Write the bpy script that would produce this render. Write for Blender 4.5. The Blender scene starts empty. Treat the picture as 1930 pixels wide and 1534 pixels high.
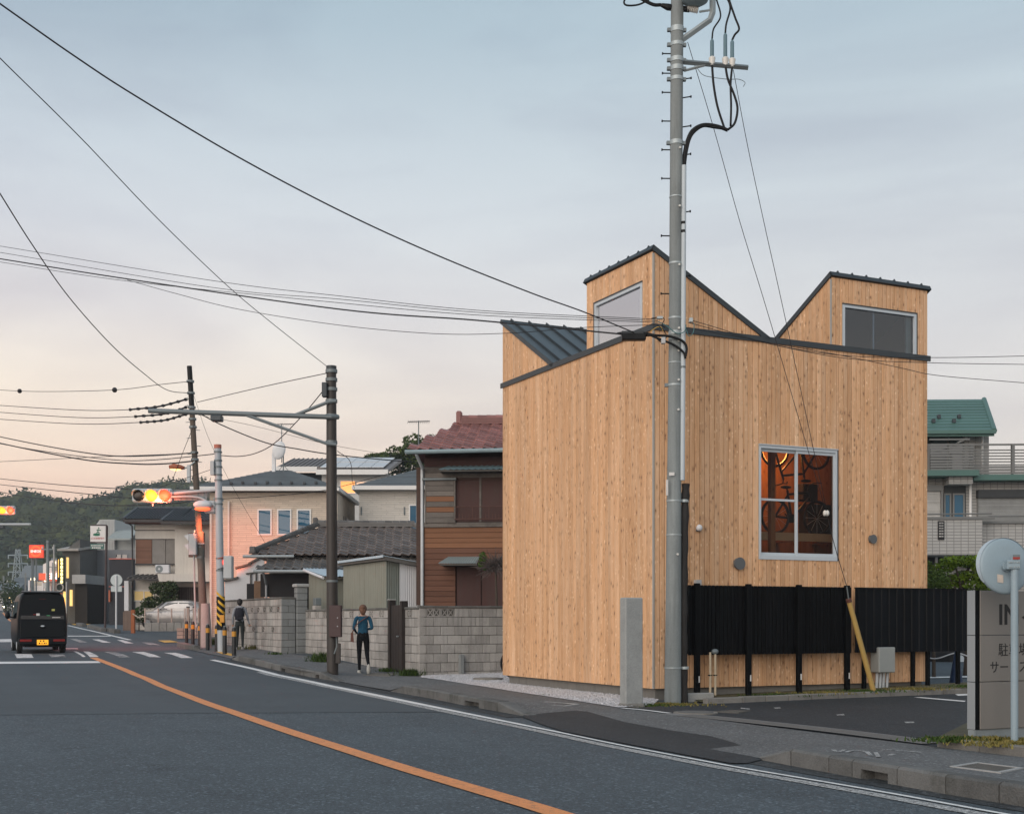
import bpy, bmesh, math, random
from mathutils import Vector, Matrix
R = math.radians
rng = random.Random(7)
scene = bpy.context.scene
C = scene.collection

# ------------------------------------------------------------------ camera
F, CX, Y0, CH = 2390.0, 965.0, 1168.0, 1.41      # focal length and principal row in photo pixels, eye height in m
W_PX, H_PX = 1930.0, 1534.0
cam_data = bpy.data.cameras.new('camera'); cam = bpy.data.objects.new('camera', cam_data); C.objects.link(cam)
cam.location = (0, 0, CH); cam.rotation_euler = (R(90), 0, 0)
cam_data.sensor_width = 36.0; cam_data.lens = 36.0 * F / W_PX
cam_data.shift_y = (Y0 - H_PX / 2) / W_PX
cam_data.clip_end = 3000; cam_data.clip_start = 0.1
scene.camera = cam

# ------------------------------------------------------------------ sky, sun, exposure
SUN_AZ, SUN_EL = R(-148), R(24)                   # azimuth from +Y (negative = left), elevation
world = bpy.data.worlds.new('World'); scene.world = world; world.use_nodes = True
wn, wl = world.node_tree.nodes, world.node_tree.links
wn.clear()
w_out = wn.new('ShaderNodeOutputWorld')
sky = wn.new('ShaderNodeTexSky'); sky.sky_type = 'NISHITA'; sky.sun_disc = False
sky.sun_elevation = R(5); sky.sun_rotation = SUN_AZ; sky.dust_density = 2.5; sky.air_density = 1.0
bg_sky = wn.new('ShaderNodeBackground'); bg_sky.inputs[1].default_value = 0.06
wl.new(sky.outputs[0], bg_sky.inputs[0])
# thin evening cloud veil: colour by height above the horizon, warmer towards the sunset
tc = wn.new('ShaderNodeTexCoord'); sep = wn.new('ShaderNodeSeparateXYZ'); wl.new(tc.outputs['Generated'], sep.inputs[0])
ramp_w = wn.new('ShaderNodeValToRGB'); ramp_c = wn.new('ShaderNodeValToRGB')
def set_ramp(r, stops):
    e = r.color_ramp.elements
    while len(e) > 1: e.remove(e[-1])
    e[0].position, e[0].color = stops[0][0], (*stops[0][1], 1)
    for p, c in stops[1:]:
        n = e.new(p); n.color = (*c, 1)
set_ramp(ramp_w, [(0.0, (1.10, .62, .42)), (.099, (1.16, .81, .60)), (.132, (1.15, .91, .71)), (.172, (1.10, .95, .79)), (.231, (.87, .825, .81)), (.287, (.69, .715, .77)), (.341, (.60, .665, .74)), (.44, (.36, .475, .57)), (.7, (.30, .42, .53)), (1.0, (.28, .40, .52))])
set_ramp(ramp_c, [(0.0, (.82, .69, .61)), (.10, (.86, .78, .72)), (.19, (.82, .80, .785)), (.23, (.77, .78, .79)), (.31, (.66, .72, .765)), (.42, (.47, .58, .66)), (.7, (.33, .44, .54)), (1.0, (.28, .40, .52))])
azd = wn.new('ShaderNodeVectorMath'); azd.operation = 'DOT_PRODUCT'
wl.new(tc.outputs['Generated'], azd.inputs[0]); azd.inputs[1].default_value = (math.sin(R(-55)), math.cos(R(-55)), 0)
azr = wn.new('ShaderNodeMapRange'); azr.inputs[1].default_value = 0.35; azr.inputs[2].default_value = 0.92
wl.new(azd.outputs['Value'], azr.inputs[0])
wl.new(sep.outputs[2], ramp_w.inputs[0]); wl.new(sep.outputs[2], ramp_c.inputs[0])
mixwc = wn.new('ShaderNodeMix'); mixwc.data_type = 'RGBA'
wl.new(azr.outputs[0], mixwc.inputs[0]); wl.new(ramp_c.outputs[0], mixwc.inputs[6]); wl.new(ramp_w.outputs[0], mixwc.inputs[7])
mp = wn.new('ShaderNodeMapping'); mp.inputs['Scale'].default_value = (1.4, 1.4, 6.5); wl.new(tc.outputs['Generated'], mp.inputs[0])
nz = wn.new('ShaderNodeTexNoise'); nz.inputs['Scale'].default_value = 1.7; nz.inputs['Detail'].default_value = 7; nz.inputs['Roughness'].default_value = .55
nz.inputs['Distortion'].default_value = .6
wl.new(mp.outputs[0], nz.inputs[0])
cr = wn.new('ShaderNodeMapRange'); cr.inputs[1].default_value = .38; cr.inputs[2].default_value = .68; cr.inputs[3].default_value = 1.04; cr.inputs[4].default_value = .90
wl.new(nz.outputs[0], cr.inputs[0])
cr.inputs[3].default_value = 0; cr.inputs[4].default_value = 1
cc = wn.new('ShaderNodeMix'); cc.data_type = 'RGBA'; cc.inputs[6].default_value = (1.05, 1.05, 1.04, 1); cc.inputs[7].default_value = (.86, .85, .885, 1); wl.new(cr.outputs[0], cc.inputs[0])
cm = wn.new('ShaderNodeVectorMath'); cm.operation = 'MULTIPLY'; wl.new(mixwc.outputs[2], cm.inputs[0]); wl.new(cc.outputs[2], cm.inputs[1])
bg_veil = wn.new('ShaderNodeBackground'); bg_veil.inputs[1].default_value = 0.665
wl.new(cm.outputs[0], bg_veil.inputs[0])
w_add = wn.new('ShaderNodeMixShader'); w_add.inputs[0].default_value = .9
wl.new(bg_sky.outputs[0], w_add.inputs[1]); wl.new(bg_veil.outputs[0], w_add.inputs[2]); wl.new(w_add.outputs[0], w_out.inputs[0])

sun_d = bpy.data.lights.new('sun', 'SUN'); sun_d.energy = 1.4; sun_d.angle = R(60); sun_d.color = (1.0, .86, .76)
sun = bpy.data.objects.new('sun', sun_d); C.objects.link(sun)
sdir = Vector((math.sin(SUN_AZ) * math.cos(SUN_EL), math.cos(SUN_AZ) * math.cos(SUN_EL), math.sin(SUN_EL)))
sun.rotation_euler = sdir.to_track_quat('Z', 'Y').to_euler()
vs = scene.view_settings
vs.view_transform = 'Standard'; vs.look = 'None'; vs.gamma = 1.0; vs.use_curve_mapping = False
vs.exposure = 0.72
scene.cycles.max_bounces = 6; scene.cycles.diffuse_bounces = 3; scene.cycles.glossy_bounces = 3
scene.cycles.transparent_max_bounces = 12; scene.cycles.sample_clamp_indirect = 4

# ------------------------------------------------------------------ geometry of the place
PROFILE = [(-50, 0), (27, 0), (31, .06), (38, .36), (45, .5), (68, .84), (116, 1.33), (172, 2.6), (260, 3.6), (420, 5.0), (2000, 6.0)]
def gz(y):
    """height of the ground at distance y up the street"""
    for (a, za), (b, zb) in zip(PROFILE, PROFILE[1:]):
        if y <= b: return za + (zb - za) * (y - a) / (b - a)
    return PROFILE[-1][1]
def D(px, py, y): return Vector(((px - CX) * y / F, y, CH - (py - Y0) * y / F))
def XD(px, y): return (px - CX) * y / F
def ZD(py, y): return CH - (py - Y0) * y / F
def G(px, py, up=0.0):
    """ground point seen at a measured position of the photograph"""
    f = lambda y: CH - (py - Y0) * y / F - gz(y) - up
    y = 3.0
    while f(y) > 0 and y < 420: y += .25
    a, b = y - .25, y
    for _ in range(30):
        m = (a + b) / 2
        if f(m) > 0: a = m
        else: b = m
    return Vector(((px - CX) * a / F, a, gz(a) + up))
TH = R(25.57)                                     # the plot grid is turned by this angle
BX, BY = Vector((math.cos(TH), math.sin(TH), 0)), Vector((-math.sin(TH), math.cos(TH), 0))

# ------------------------------------------------------------------ helpers
class MB:
    def __init__(s): s.v = []; s.f = []; s.m = []
    def add(s, vs_, fs, mi=0):
        o = len(s.v); s.v += [tuple(p) for p in vs_]; s.f += [tuple(o + i for i in f) for f in fs]; s.m += [mi] * len(fs); return s
    def quad(s, a, b, c, d, mi=0): return s.add([a, b, c, d], [(0, 1, 2, 3)], mi)
    def hexa(s, p, mi=0): return s.add(p, [(0, 3, 2, 1), (4, 5, 6, 7), (0, 1, 5, 4), (1, 2, 6, 5), (2, 3, 7, 6), (3, 0, 4, 7)], mi)
    def box(s, x0, x1, y0, y1, z0, z1, mi=0):
        return s.hexa([(x0, y0, z0), (x1, y0, z0), (x1, y1, z0), (x0, y1, z0), (x0, y0, z1), (x1, y0, z1), (x1, y1, z1), (x0, y1, z1)], mi)
    def cbox(s, x0, x1, y0, y1, z0, z1, b=.01, mi=0):
        """box with chamfered edges"""
        pts = []; X = (x0, x1); Yv = (y0, y1); Z = (z0, z1); idx = {}
        for i in (0, 1):
            for j in (0, 1):
                for k in (0, 1):
                    sx, sy, sz = (1, -1)[i], (1, -1)[j], (1, -1)[k]
                    for ax, d in (('x', (0, b * sy, b * sz)), ('y', (b * sx, 0, b * sz)), ('z', (b * sx, b * sy, 0))):
                        idx[i, j, k, ax] = len(pts); pts.append((X[i] + d[0], Yv[j] + d[1], Z[k] + d[2]))
        fs = []
        for i in (0, 1): fs.append([idx[i, j, k, 'x'] for j, k in ((0, 0), (1, 0), (1, 1), (0, 1))])
        for j in (0, 1): fs.append([idx[i, j, k, 'y'] for i, k in ((0, 0), (1, 0), (1, 1), (0, 1))])
        for k in (0, 1): fs.append([idx[i, j, k, 'z'] for i, j in ((0, 0), (1, 0), (1, 1), (0, 1))])
        for i in (0, 1):
            for j in (0, 1): fs.append([idx[i, j, 0, 'x'], idx[i, j, 1, 'x'], idx[i, j, 1, 'y'], idx[i, j, 0, 'y']])
            for k in (0, 1): fs.append([idx[i, 0, k, 'x'], idx[i, 1, k, 'x'], idx[i, 1, k, 'z'], idx[i, 0, k, 'z']])
        for j in (0, 1):
            for k in (0, 1): fs.append([idx[0, j, k, 'y'], idx[1, j, k, 'y'], idx[1, j, k, 'z'], idx[0, j, k, 'z']])
        for i in (0, 1):
            for j in (0, 1):
                for k in (0, 1): fs.append([idx[i, j, k, a] for a in 'xyz'])
        return s.add(pts, fs, mi)
    def cyl(s, p0, p1, r0, r1=None, n=10, mi=0, caps=True):
        return s.tube([p0, p1], [r0, r0 if r1 is None else r1], n, mi, caps)
    def tube(s, pts, r, n=6, mi=0, caps=True):
        pts = [Vector(p) for p in pts]; k = len(pts)
        rs = r if isinstance(r, (list, tuple)) else [r] * k
        t0 = (pts[1] - pts[0]).normalized()
        nrm = t0.cross(Vector((0, 0, 1)) if abs(t0.z) < .9 else Vector((1, 0, 0))).normalized()
        vs_ = []
        for i in range(k):
            t = (pts[min(i + 1, k - 1)] - pts[max(i - 1, 0)])
            t = t.normalized() if t.length > 1e-9 else t0
            nrm = (nrm - t * nrm.dot(t))
            nrm = nrm.normalized() if nrm.length > 1e-6 else t.orthogonal().normalized()
            bn = t.cross(nrm)
            for j in range(n):
                a = 2 * math.pi * j / n
                vs_.append(pts[i] + (nrm * math.cos(a) + bn * math.sin(a)) * rs[i])
        fs = [(i * n + j, i * n + (j + 1) % n, (i + 1) * n + (j + 1) % n, (i + 1) * n + j) for i in range(k - 1) for j in range(n)]
        if caps: fs += [tuple(range(n - 1, -1, -1)), tuple((k - 1) * n + j for j in range(n))]
        return s.add(vs_, fs, mi)
    def prism(s, poly, vec, mi=0):
        poly = [Vector(p) for p in poly]; v = Vector(vec); n = len(poly)
        fs = [tuple(range(n - 1, -1, -1)), tuple(range(n, 2 * n))] + [(i, (i + 1) % n, n + (i + 1) % n, n + i) for i in range(n)]
        return s.add(poly + [p + v for p in poly], fs, mi)
    def sphere(s, c, r, nu=10, nv=6, mi=0):
        r = r if isinstance(r, (tuple, list)) else (r, r, r); vs_ = [(c[0], c[1], c[2] - r[2])]
        for j in range(1, nv):
            p = math.pi * j / nv
            for i in range(nu):
                a = 2 * math.pi * i / nu
                vs_.append((c[0] + r[0] * math.sin(p) * math.cos(a), c[1] + r[1] * math.sin(p) * math.sin(a), c[2] - r[2] * math.cos(p)))
        vs_.append((c[0], c[1], c[2] + r[2])); T = len(vs_) - 1
        fs = [(0, 1 + (i + 1) % nu, 1 + i) for i in range(nu)]
        for j in range(nv - 2):
            o = 1 + j * nu
            fs += [(o + i, o + (i + 1) % nu, o + nu + (i + 1) % nu, o + nu + i) for i in range(nu)]
        o = 1 + (nv - 2) * nu
        fs += [(o + i, o + (i + 1) % nu, T) for i in range(nu)]
        return s.add(vs_, fs, mi)
    def xf(s, M):
        s.v = [tuple(M @ Vector(p)) for p in s.v]; return s
    def mesh(s, name, mats, smooth=False):
        me = bpy.data.meshes.new(name); me.from_pydata(s.v, [], s.f)
        for m in (mats if isinstance(mats, (list, tuple)) else [mats]): me.materials.append(m)
        if any(s.m): me.polygons.foreach_set('material_index', s.m)
        bm = bmesh.new(); bm.from_mesh(me); bmesh.ops.recalc_face_normals(bm, faces=bm.faces); bm.to_mesh(me); bm.free()
        if smooth:
            me.polygons.foreach_set('use_smooth', [True] * len(me.polygons))
            if smooth != 'all':
                me.set_sharp_from_angle(angle=R(40))
        return me
    def build(s, name, mats, parent=None, smooth=False):
        return link(name, s.mesh(name, mats, smooth), parent)
def link(name, me, parent=None, loc=None, rot=None):
    o = bpy.data.objects.new(name, me); C.objects.link(o)
    if parent is not None: o.parent = parent
    if loc is not None: o.location = loc
    if rot is not None: o.rotation_euler = rot
    return o
def tag(o, label, cat, group=None, kind=None):
    o['label'] = label
    if cat: o['category'] = cat
    if group: o['group'] = group
    if kind: o['kind'] = kind
    return o
def thing(name, label, cat, loc=(0, 0, 0), rotz=0.0, group=None):
    o = bpy.data.objects.new(name, None); C.objects.link(o); o.empty_display_size = .2
    o.location = loc; o.rotation_euler = (0, 0, rotz)
    return tag(o, label, cat, group)
def struct(o): o['kind'] = 'structure'; return o
def stuff(o): o['kind'] = 'stuff'; return o
def copy_tree(o, parent=None):
    c = o.copy(); C.objects.link(c); c.parent = parent
    for ch in o.children: copy_tree(ch, c)
    return c
def smooth_path(pts, n=10):
    pts = [Vector(p) for p in pts]
    P = [pts[0] * 2 - pts[1]] + pts + [pts[-1] * 2 - pts[-2]]; out = []
    for i in range(1, len(P) - 2):
        a, b, c, d = P[i - 1:i + 3]
        for k in range(n):
            t = k / n
            out.append(.5 * (2 * b + (c - a) * t + (2 * a - 5 * b + 4 * c - d) * t * t + (3 * b - a - 3 * c + d) * t ** 3))
    return out + [pts[-1]]
def text_mesh(body, size, mat, name='lettering', parent=None, loc=(0, 0, 0), rot=(R(90), 0, 0), align='LEFT', extrude=.002, bold=0.0, sx=1.0):
    cu = bpy.data.curves.new('txt', 'FONT'); cu.body = body; cu.size = size; cu.extrude = extrude; cu.align_x = align; cu.offset = bold; cu.resolution_u = 3
    t = bpy.data.objects.new('txt', cu); C.objects.link(t)
    dg = bpy.context.evaluated_depsgraph_get()
    me = bpy.data.meshes.new_from_object(t.evaluated_get(dg)); me.name = name
    bpy.data.objects.remove(t); bpy.data.curves.remove(cu)
    me.materials.clear(); me.materials.append(mat)
    o = link(name, me, parent, loc, rot); o.scale = (sx, 1, 1)
    return o

# ------------------------------------------------------------------ materials
def nt(name):
    m = bpy.data.materials.new(name); m.use_nodes = True
    n, l = m.node_tree.nodes, m.node_tree.links
    return m, n, l, n['Principled BSDF']
def mathn(n, l, op, a, b=None, clamp=False):
    x = n.new('ShaderNodeMath'); x.operation = op; x.use_clamp = clamp
    for i, s in enumerate((a, b)):
        if s is None: continue
        if isinstance(s, (int, float)): x.inputs[i].default_value = s
        else: l.new(s, x.inputs[i])
    return x.outputs[0]
def noise(n, l, vec, scale, detail=4, rough=.55, stretch=None):
    if stretch:
        m = n.new('ShaderNodeMapping'); m.inputs['Scale'].default_value = stretch; l.new(vec, m.inputs[0]); vec = m.outputs[0]
    t = n.new('ShaderNodeTexNoise'); t.inputs['Scale'].default_value = scale; t.inputs['Detail'].default_value = detail; t.inputs['Roughness'].default_value = rough
    l.new(vec, t.inputs['Vector']); return t.outputs['Fac']
def mixc(n, l, fac, a, b, mode='MIX'):
    x = n.new('ShaderNodeMix'); x.data_type = 'RGBA'; x.blend_type = mode
    if isinstance(fac, (int, float)): x.inputs[0].default_value = fac
    else: l.new(fac, x.inputs[0])
    for i, s in ((6, a), (7, b)):
        if isinstance(s, tuple): x.inputs[i].default_value = (*s[:3], 1)
        else: l.new(s, x.inputs[i])
    return x.outputs[2]
def rng_n(n, l, v, a, b, c=0., d=1.):
    x = n.new('ShaderNodeMapRange'); l.new(v, x.inputs[0])
    for i, s in enumerate((a, b, c, d)): x.inputs[i + 1].default_value = s
    return x.outputs[0]
MATS = {}
def pm(name, col, rough=.7, var=.25, scale=3., fine=40., finev=.15, bump=.15, rnd=.12, metal=0., stain=0., stain_col=(.05, .05, .045), spec=.4, stretch=None, coord='pos', streak=0., coat=0.):
    """weathered surface: broad mottling, fine grain, per-object brightness, optional dirt and rain streaks"""
    if name in MATS: return MATS[name]
    m, n, l, b = nt(name)
    if coord == 'pos': vec = n.new('ShaderNodeNewGeometry').outputs['Position']
    else: vec = n.new('ShaderNodeTexCoord').outputs['Object']
    big = noise(n, l, vec, scale, 5, .6, stretch); fin = noise(n, l, vec, fine, 3, .6, stretch)
    fac = mathn(n, l, 'ADD', mathn(n, l, 'MULTIPLY', mathn(n, l, 'SUBTRACT', big, .5), 2 * var), mathn(n, l, 'MULTIPLY', mathn(n, l, 'SUBTRACT', fin, .5), 2 * finev))
    inf = n.new('ShaderNodeObjectInfo')
    fac = mathn(n, l, 'ADD', fac, mathn(n, l, 'MULTIPLY', mathn(n, l, 'SUBTRACT', inf.outputs['Random'], .5), 2 * rnd))
    fac = mathn(n, l, 'ADD', fac, 1.0)
    sc = n.new('ShaderNodeVectorMath'); sc.operation = 'SCALE'; sc.inputs[0].default_value = col; l.new(fac, sc.inputs['Scale'])
    c = sc.outputs[0]
    if stain:
        sn = noise(n, l, vec, scale * .6, 7, .7)
        c = mixc(n, l, rng_n(n, l, sn, .5, .72, 0, stain), c, stain_col)
    if streak:
        st = noise(n, l, vec, 1.0, 5, .65, (9, 9, .7))
        c = mixc(n, l, rng_n(n, l, st, .48, .75, 0, streak), c, stain_col)
    l.new(c, b.inputs['Base Color'])
    b.inputs['Roughness'].default_value = rough; b.inputs['Metallic'].default_value = metal
    b.inputs['Specular IOR Level'].default_value = spec; b.inputs['Coat Weight'].default_value = coat
    if bump:
        bn = n.new('ShaderNodeBump'); bn.inputs['Strength'].default_value = bump; bn.inputs['Distance'].default_value = .02
        l.new(fin, bn.inputs['Height']); l.new(bn.outputs[0], b.inputs['Normal'])
    MATS[name] = m; return m
def em(name, col, strength, base=None):
    if name in MATS: return MATS[name]
    m, n, l, b = nt(name); b.inputs['Base Color'].default_value = (*(base or col), 1)
    b.inputs['Emission Color'].default_value = (*col, 1); b.inputs['Emission Strength'].default_value = strength
    MATS[name] = m; return m
def glass(name, tint=(.05, .06, .07), refl=.12, clear=0., rough=.02, ior=1.5):
    """window pane: mirror-like over either a dark room or a see-through body"""
    m, n, l, b = nt(name); out = n['Material Output']; n.remove(b)
    g = n.new('ShaderNodeBsdfGlossy'); g.inputs['Roughness'].default_value = rough; g.inputs['Color'].default_value = (.95, .97, 1, 1)
    if clear:
        t = n.new('ShaderNodeBsdfTransparent'); t.inputs['Color'].default_value = (*tint, 1)
    else:
        t = n.new('ShaderNodeBsdfDiffuse'); t.inputs['Color'].default_value = (*tint, 1)
    lw = n.new('ShaderNodeFresnel'); lw.inputs['IOR'].default_value = ior
    f = mathn(n, l, 'ADD', lw.outputs[0], refl, True)
    mx = n.new('ShaderNodeMixShader'); l.new(f, mx.inputs[0]); l.new(t.outputs[0], mx.inputs[1]); l.new(g.outputs[0], mx.inputs[2])
    l.new(mx.outputs[0], out.inputs[0]); MATS[name] = m; return m
def lerp(a, b, t): return a + (b - a) * t
# ================================================================== ground, street, kerbs
def big_y(n, l, vec):
    s = n.new('ShaderNodeSeparateXYZ'); l.new(vec, s.inputs[0]); return s.outputs[1]
def asphalt(name, col, speck=.5, patch=.18, fine=160., bump=.35, crack=0.):
    m, n, l, b = nt(name)
    vec = n.new('ShaderNodeNewGeometry').outputs['Position']
    v = n.new('ShaderNodeTexVoronoi'); v.inputs['Scale'].default_value = fine * .55; l.new(vec, v.inputs['Vector'])
    sepc = n.new('ShaderNodeSeparateColor'); l.new(v.outputs['Color'], sepc.inputs[0])
    stone = rng_n(n, l, sepc.outputs[0], .3, 1., -.5, 1.)
    bigv = n.new('ShaderNodeTexVoronoi'); bigv.inputs['Scale'].default_value = fine * .3; l.new(vec, bigv.inputs['Vector'])
    sb = n.new('ShaderNodeSeparateColor'); l.new(bigv.outputs['Color'], sb.inputs[0])
    light = rng_n(n, l, sb.outputs[1], .86, 1., 0., 1.2)
    big = noise(n, l, vec, .45, 6, .62); mid = noise(n, l, vec, 2.6, 5, .6)
    du = n.new('ShaderNodeVectorMath'); du.operation = 'DOT_PRODUCT'; l.new(vec, du.inputs[0]); du.inputs[1].default_value = (BX.x, BX.y, 0)
    cu_ = n.new('ShaderNodeCombineXYZ'); l.new(du.outputs['Value'], cu_.inputs[0]); l.new(mathn(n, l, 'MULTIPLY', big_y(n, l, vec), .06), cu_.inputs[1])
    tyre = noise(n, l, cu_.outputs[0], .9, 3, .5)
    spot = rng_n(n, l, noise(n, l, vec, 1.1, 4, .65), .60, .74, 0, .28)
    f = mathn(n, l, 'ADD', mathn(n, l, 'MULTIPLY', mathn(n, l, 'SUBTRACT', big, .5), 2.4 * patch), mathn(n, l, 'MULTIPLY', mathn(n, l, 'SUBTRACT', mid, .5), 1.2 * patch))
    f = mathn(n, l, 'ADD', f, mathn(n, l, 'MULTIPLY', mathn(n, l, 'SUBTRACT', tyre, .5), 2. * patch))
    f = mathn(n, l, 'SUBTRACT', f, spot)
    f = mathn(n, l, 'ADD', f, mathn(n, l, 'MULTIPLY', stone, speck * .6))
    f = mathn(n, l, 'ADD', f, mathn(n, l, 'MULTIPLY', light, speck * 1.5))
    f = mathn(n, l, 'ADD', f, 1.0)
    sc = n.new('ShaderNodeVectorMath'); sc.operation = 'SCALE'; sc.inputs[0].default_value = col; l.new(f, sc.inputs['Scale'])
    l.new(sc.outputs[0], b.inputs['Base Color']); b.inputs['Roughness'].default_value = .78; b.inputs['Specular IOR Level'].default_value = .35
    bn = n.new('ShaderNodeBump'); bn.inputs['Strength'].default_value = bump; bn.inputs['Distance'].default_value = .01
    l.new(v.outputs['Distance'], bn.inputs['Height']); l.new(bn.outputs[0], b.inputs['Normal'])
    MATS[name] = m; return m
def paint(name, col, under, wear=.5, sc1=14., thr=.5, soft=.12):
    """road paint worn through to the asphalt"""
    m, n, l, b = nt(name)
    vec = n.new('ShaderNodeNewGeometry').outputs['Position']
    a = noise(n, l, vec, sc1, 6, .7); c = noise(n, l, vec, sc1 * 8, 3, .7)
    s = mathn(n, l, 'ADD', mathn(n, l, 'MULTIPLY', a, .6), mathn(n, l, 'MULTIPLY', c, .4))
    fac = rng_n(n, l, s, thr - soft, thr + soft, 0, wear)
    dirt = noise(n, l, vec, 3., 5, .6)
    pc = mixc(n, l, rng_n(n, l, dirt, .35, .75, 0, .35), col, tuple(x * .62 for x in col))
    l.new(mixc(n, l, fac, pc, under), b.inputs['Base Color']); b.inputs['Roughness'].default_value = .7
    MATS[name] = m; return m
A_ROAD = asphalt('asphalt', (.064, .080, .091), .8, .24, 150., .4)
A_SMOOTH = asphalt('asphalt_smooth', (.062, .077, .087), .22, .16, 300., .15)
A_SIDE = asphalt('asphalt_sidewalk', (.118, .121, .121), .7, .22, 140., .4)
A_DARK = asphalt('asphalt_fresh', (.030, .033, .036), .6, .3, 150., .4)
A_LOT = asphalt('asphalt_lot', (.028, .032, .036), .8, .2, 150., .4)
P_WHITE = paint('paint_white', (.78, .78, .76), (.09, .095, .1), .9, 9., .62, .06)
P_WORN = paint('paint_worn', (.60, .60, .58), (.06, .064, .068), 1., 30., .5, .05)
P_CROSS = paint('paint_crossing', (.74, .73, .71), (.08, .08, .085), .95, 3.5, .57, .07)
P_CROSSW = paint('paint_crossing_worn', (.66, .65, .63), (.08, .08, .085), 1., 3., .46, .08)
P_ORANGE = paint('paint_orange', (.80, .30, .10), (.17, .11, .08), .85, 16., .575, .07)
P_YELLOW = paint('paint_yellow', (.72, .42, .08), (.2, .14, .07), .8, 8., .6, .1)

ys = sorted(set([p[0] for p in PROFILE] + list(range(-20, 60, 4)) + [80, 140, 200, 320, 600]))
ys = [y for y in ys if -20 <= y <= 600]
mb = MB(); xs = [-640, -300, -120, -60, -30, -15, 0, 15, 30, 60, 120, 300, 640]
for y in ys:
    for x in xs: mb.v.append((x, y, gz(y)))
nx = len(xs)
for j in range(len(ys) - 1):
    for i in range(nx - 1):
        mb.f.append((j * nx + i, j * nx + i + 1, (j + 1) * nx + i + 1, (j + 1) * nx + i)); mb.m.append(0)
struct(mb.build('road', A_ROAD))
def sheet(name, pts, h, mat, kind='structure', parent=None):
    """flat layer lying h above the ground, cut where the slope of the ground changes"""
    bm = bmesh.new(); vs_ = [bm.verts.new((p[0], p[1], 0)) for p in pts]
    try: bm.faces.new(vs_)
    except ValueError: pass
    bmesh.ops.triangulate(bm, faces=bm.faces)
    for k, _ in PROFILE:
        bmesh.ops.bisect_plane(bm, geom=bm.verts[:] + bm.edges[:] + bm.faces[:], plane_co=(0, k, 0), plane_no=(0, 1, 0))
    for v in bm.verts: v.co.z = gz(v.co.y) + h
    bmesh.ops.recalc_face_normals(bm, faces=bm.faces)
    me = bpy.data.meshes.new(name); bm.to_mesh(me); bm.free(); me.materials.append(mat)
    if me.polygons and me.polygons[0].normal.z < 0: me.flip_normals()
    o = link(name, me, parent)
    if parent is None: o['kind'] = kind
    return o
def strip(name, centre, w, h, mat, off=0.0, parent=None, n=6):
    """painted line of width w (number or function) following ground points"""
    c = smooth_path([(p[0], p[1], 0) for p in centre], n); mb = MB(); L = []; k = len(c)
    # extra stations at slope changes
    out = []
    for i in range(k):
        if i:
            for kn, _ in PROFILE:
                a, b = c[i - 1], c[i]
                if min(a.y, b.y) < kn < max(a.y, b.y): out.append(a.lerp(b, (kn - a.y) / (b.y - a.y)))
        out.append(c[i])
    c = out; k = len(c)
    for i in range(k):
        t = (c[min(i + 1, k - 1)] - c[max(i - 1, 0)]).normalized(); nrm = Vector((t.y, -t.x, 0))
        ww = w(i / (k - 1)) if callable(w) else w
        for s in (-.5, .5):
            p = c[i] + nrm * (off + s * ww); mb.v.append((p.x, p.y, gz(p.y) + h))
    for i in range(k - 1): mb.f.append((2 * i, 2 * i + 1, 2 * i + 3, 2 * i + 2)); mb.m.append(0)
    o = mb.build(name, mat, parent)
    if parent is None: o['kind'] = 'structure'
    return o
def quad_sheet(name, px, h, mat): return sheet(name, [G(*p) for p in px], h, mat)

# smoother resurfaced stretch of the carriageway beyond the join
sheet('road_patch', [G(*p) for p in ((-900, 1352), (0, 1347), (300, 1344), (620, 1342), (915, 1341), (640, 1291), (400, 1240), (330, 1222), (180, 1224), (0, 1226), (-500, 1230))], .003, A_SMOOTH)
strip('road_seam', [G(*p) for p in ((-60, 1348), (150, 1346), (300, 1344.5), (470, 1343.5), (620, 1342.5), (800, 1342), (905, 1341))], .035, .0045, A_DARK)
strip('road_seam', [G(*p) for p in ((905, 1341), (800, 1320), (690, 1299), (560, 1275))], .03, .0045, A_DARK)
# lines
EDGE = [(300, 1219), (400, 1243.5), (500, 1266), (608, 1289.5), (713, 1311), (850, 1339), (1040, 1377.5), (1157, 1402), (1340, 1437), (1400, 1448), (1647, 1490), (1867, 1530), (2100, 1570)]
edge_g = [G(*p) for p in EDGE]
strip('edge_line', edge_g[1:], lambda t: lerp(.17, .055, min(1, max(0, (t - .3) / .2))), .008, P_WHITE)
strip('edge_line_worn', edge_g[2:], .15, .006, P_WORN, off=.16)
ORANGE = [(158, 1232), (176, 1239.5), (253.6, 1270.5), (305, 1293), (383, 1323), (435, 1341), (538, 1376.5), (650, 1412.5), (755, 1446), (859, 1477), (988, 1515), (1040, 1531), (1300, 1612)]
strip('centre_line', [G(*p) for p in ORANGE[1:]], .21, .009, P_ORANGE)
quad_sheet('stop_line', [(-60, 1247.5), (185, 1246), (190, 1249.5), (-60, 1251.5)], .009, P_WHITE)
def zq(z): return [(0 + x * .2607, 880 + y * .2607) for x, y in z]
for q, mt in (([(105, 1352), (225, 1352), (243, 1380), (122, 1382)], P_CROSS), ([(350, 1355), (460, 1355), (480, 1375), (370, 1375)], P_CROSSW),
              ([(530, 1333), (555, 1333), (620, 1372), (598, 1374)], P_CROSS), ([(600, 1333), (640, 1333), (715, 1373), (650, 1375)], P_CROSS),
              ([(752, 1337), (830, 1337), (940, 1375), (860, 1375)], P_CROSSW), ([(955, 1337), (1040, 1337), (1165, 1376), (1080, 1374)], P_CROSS),
              ([(1185, 1343), (1270, 1343), (1395, 1381), (1310, 1381)], P_CROSS), ([(-140, 1352), (-20, 1352), (0, 1382), (-130, 1382)], P_CROSS)):
    quad_sheet('crossing_stripe', zq(q), .009, mt)
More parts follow.
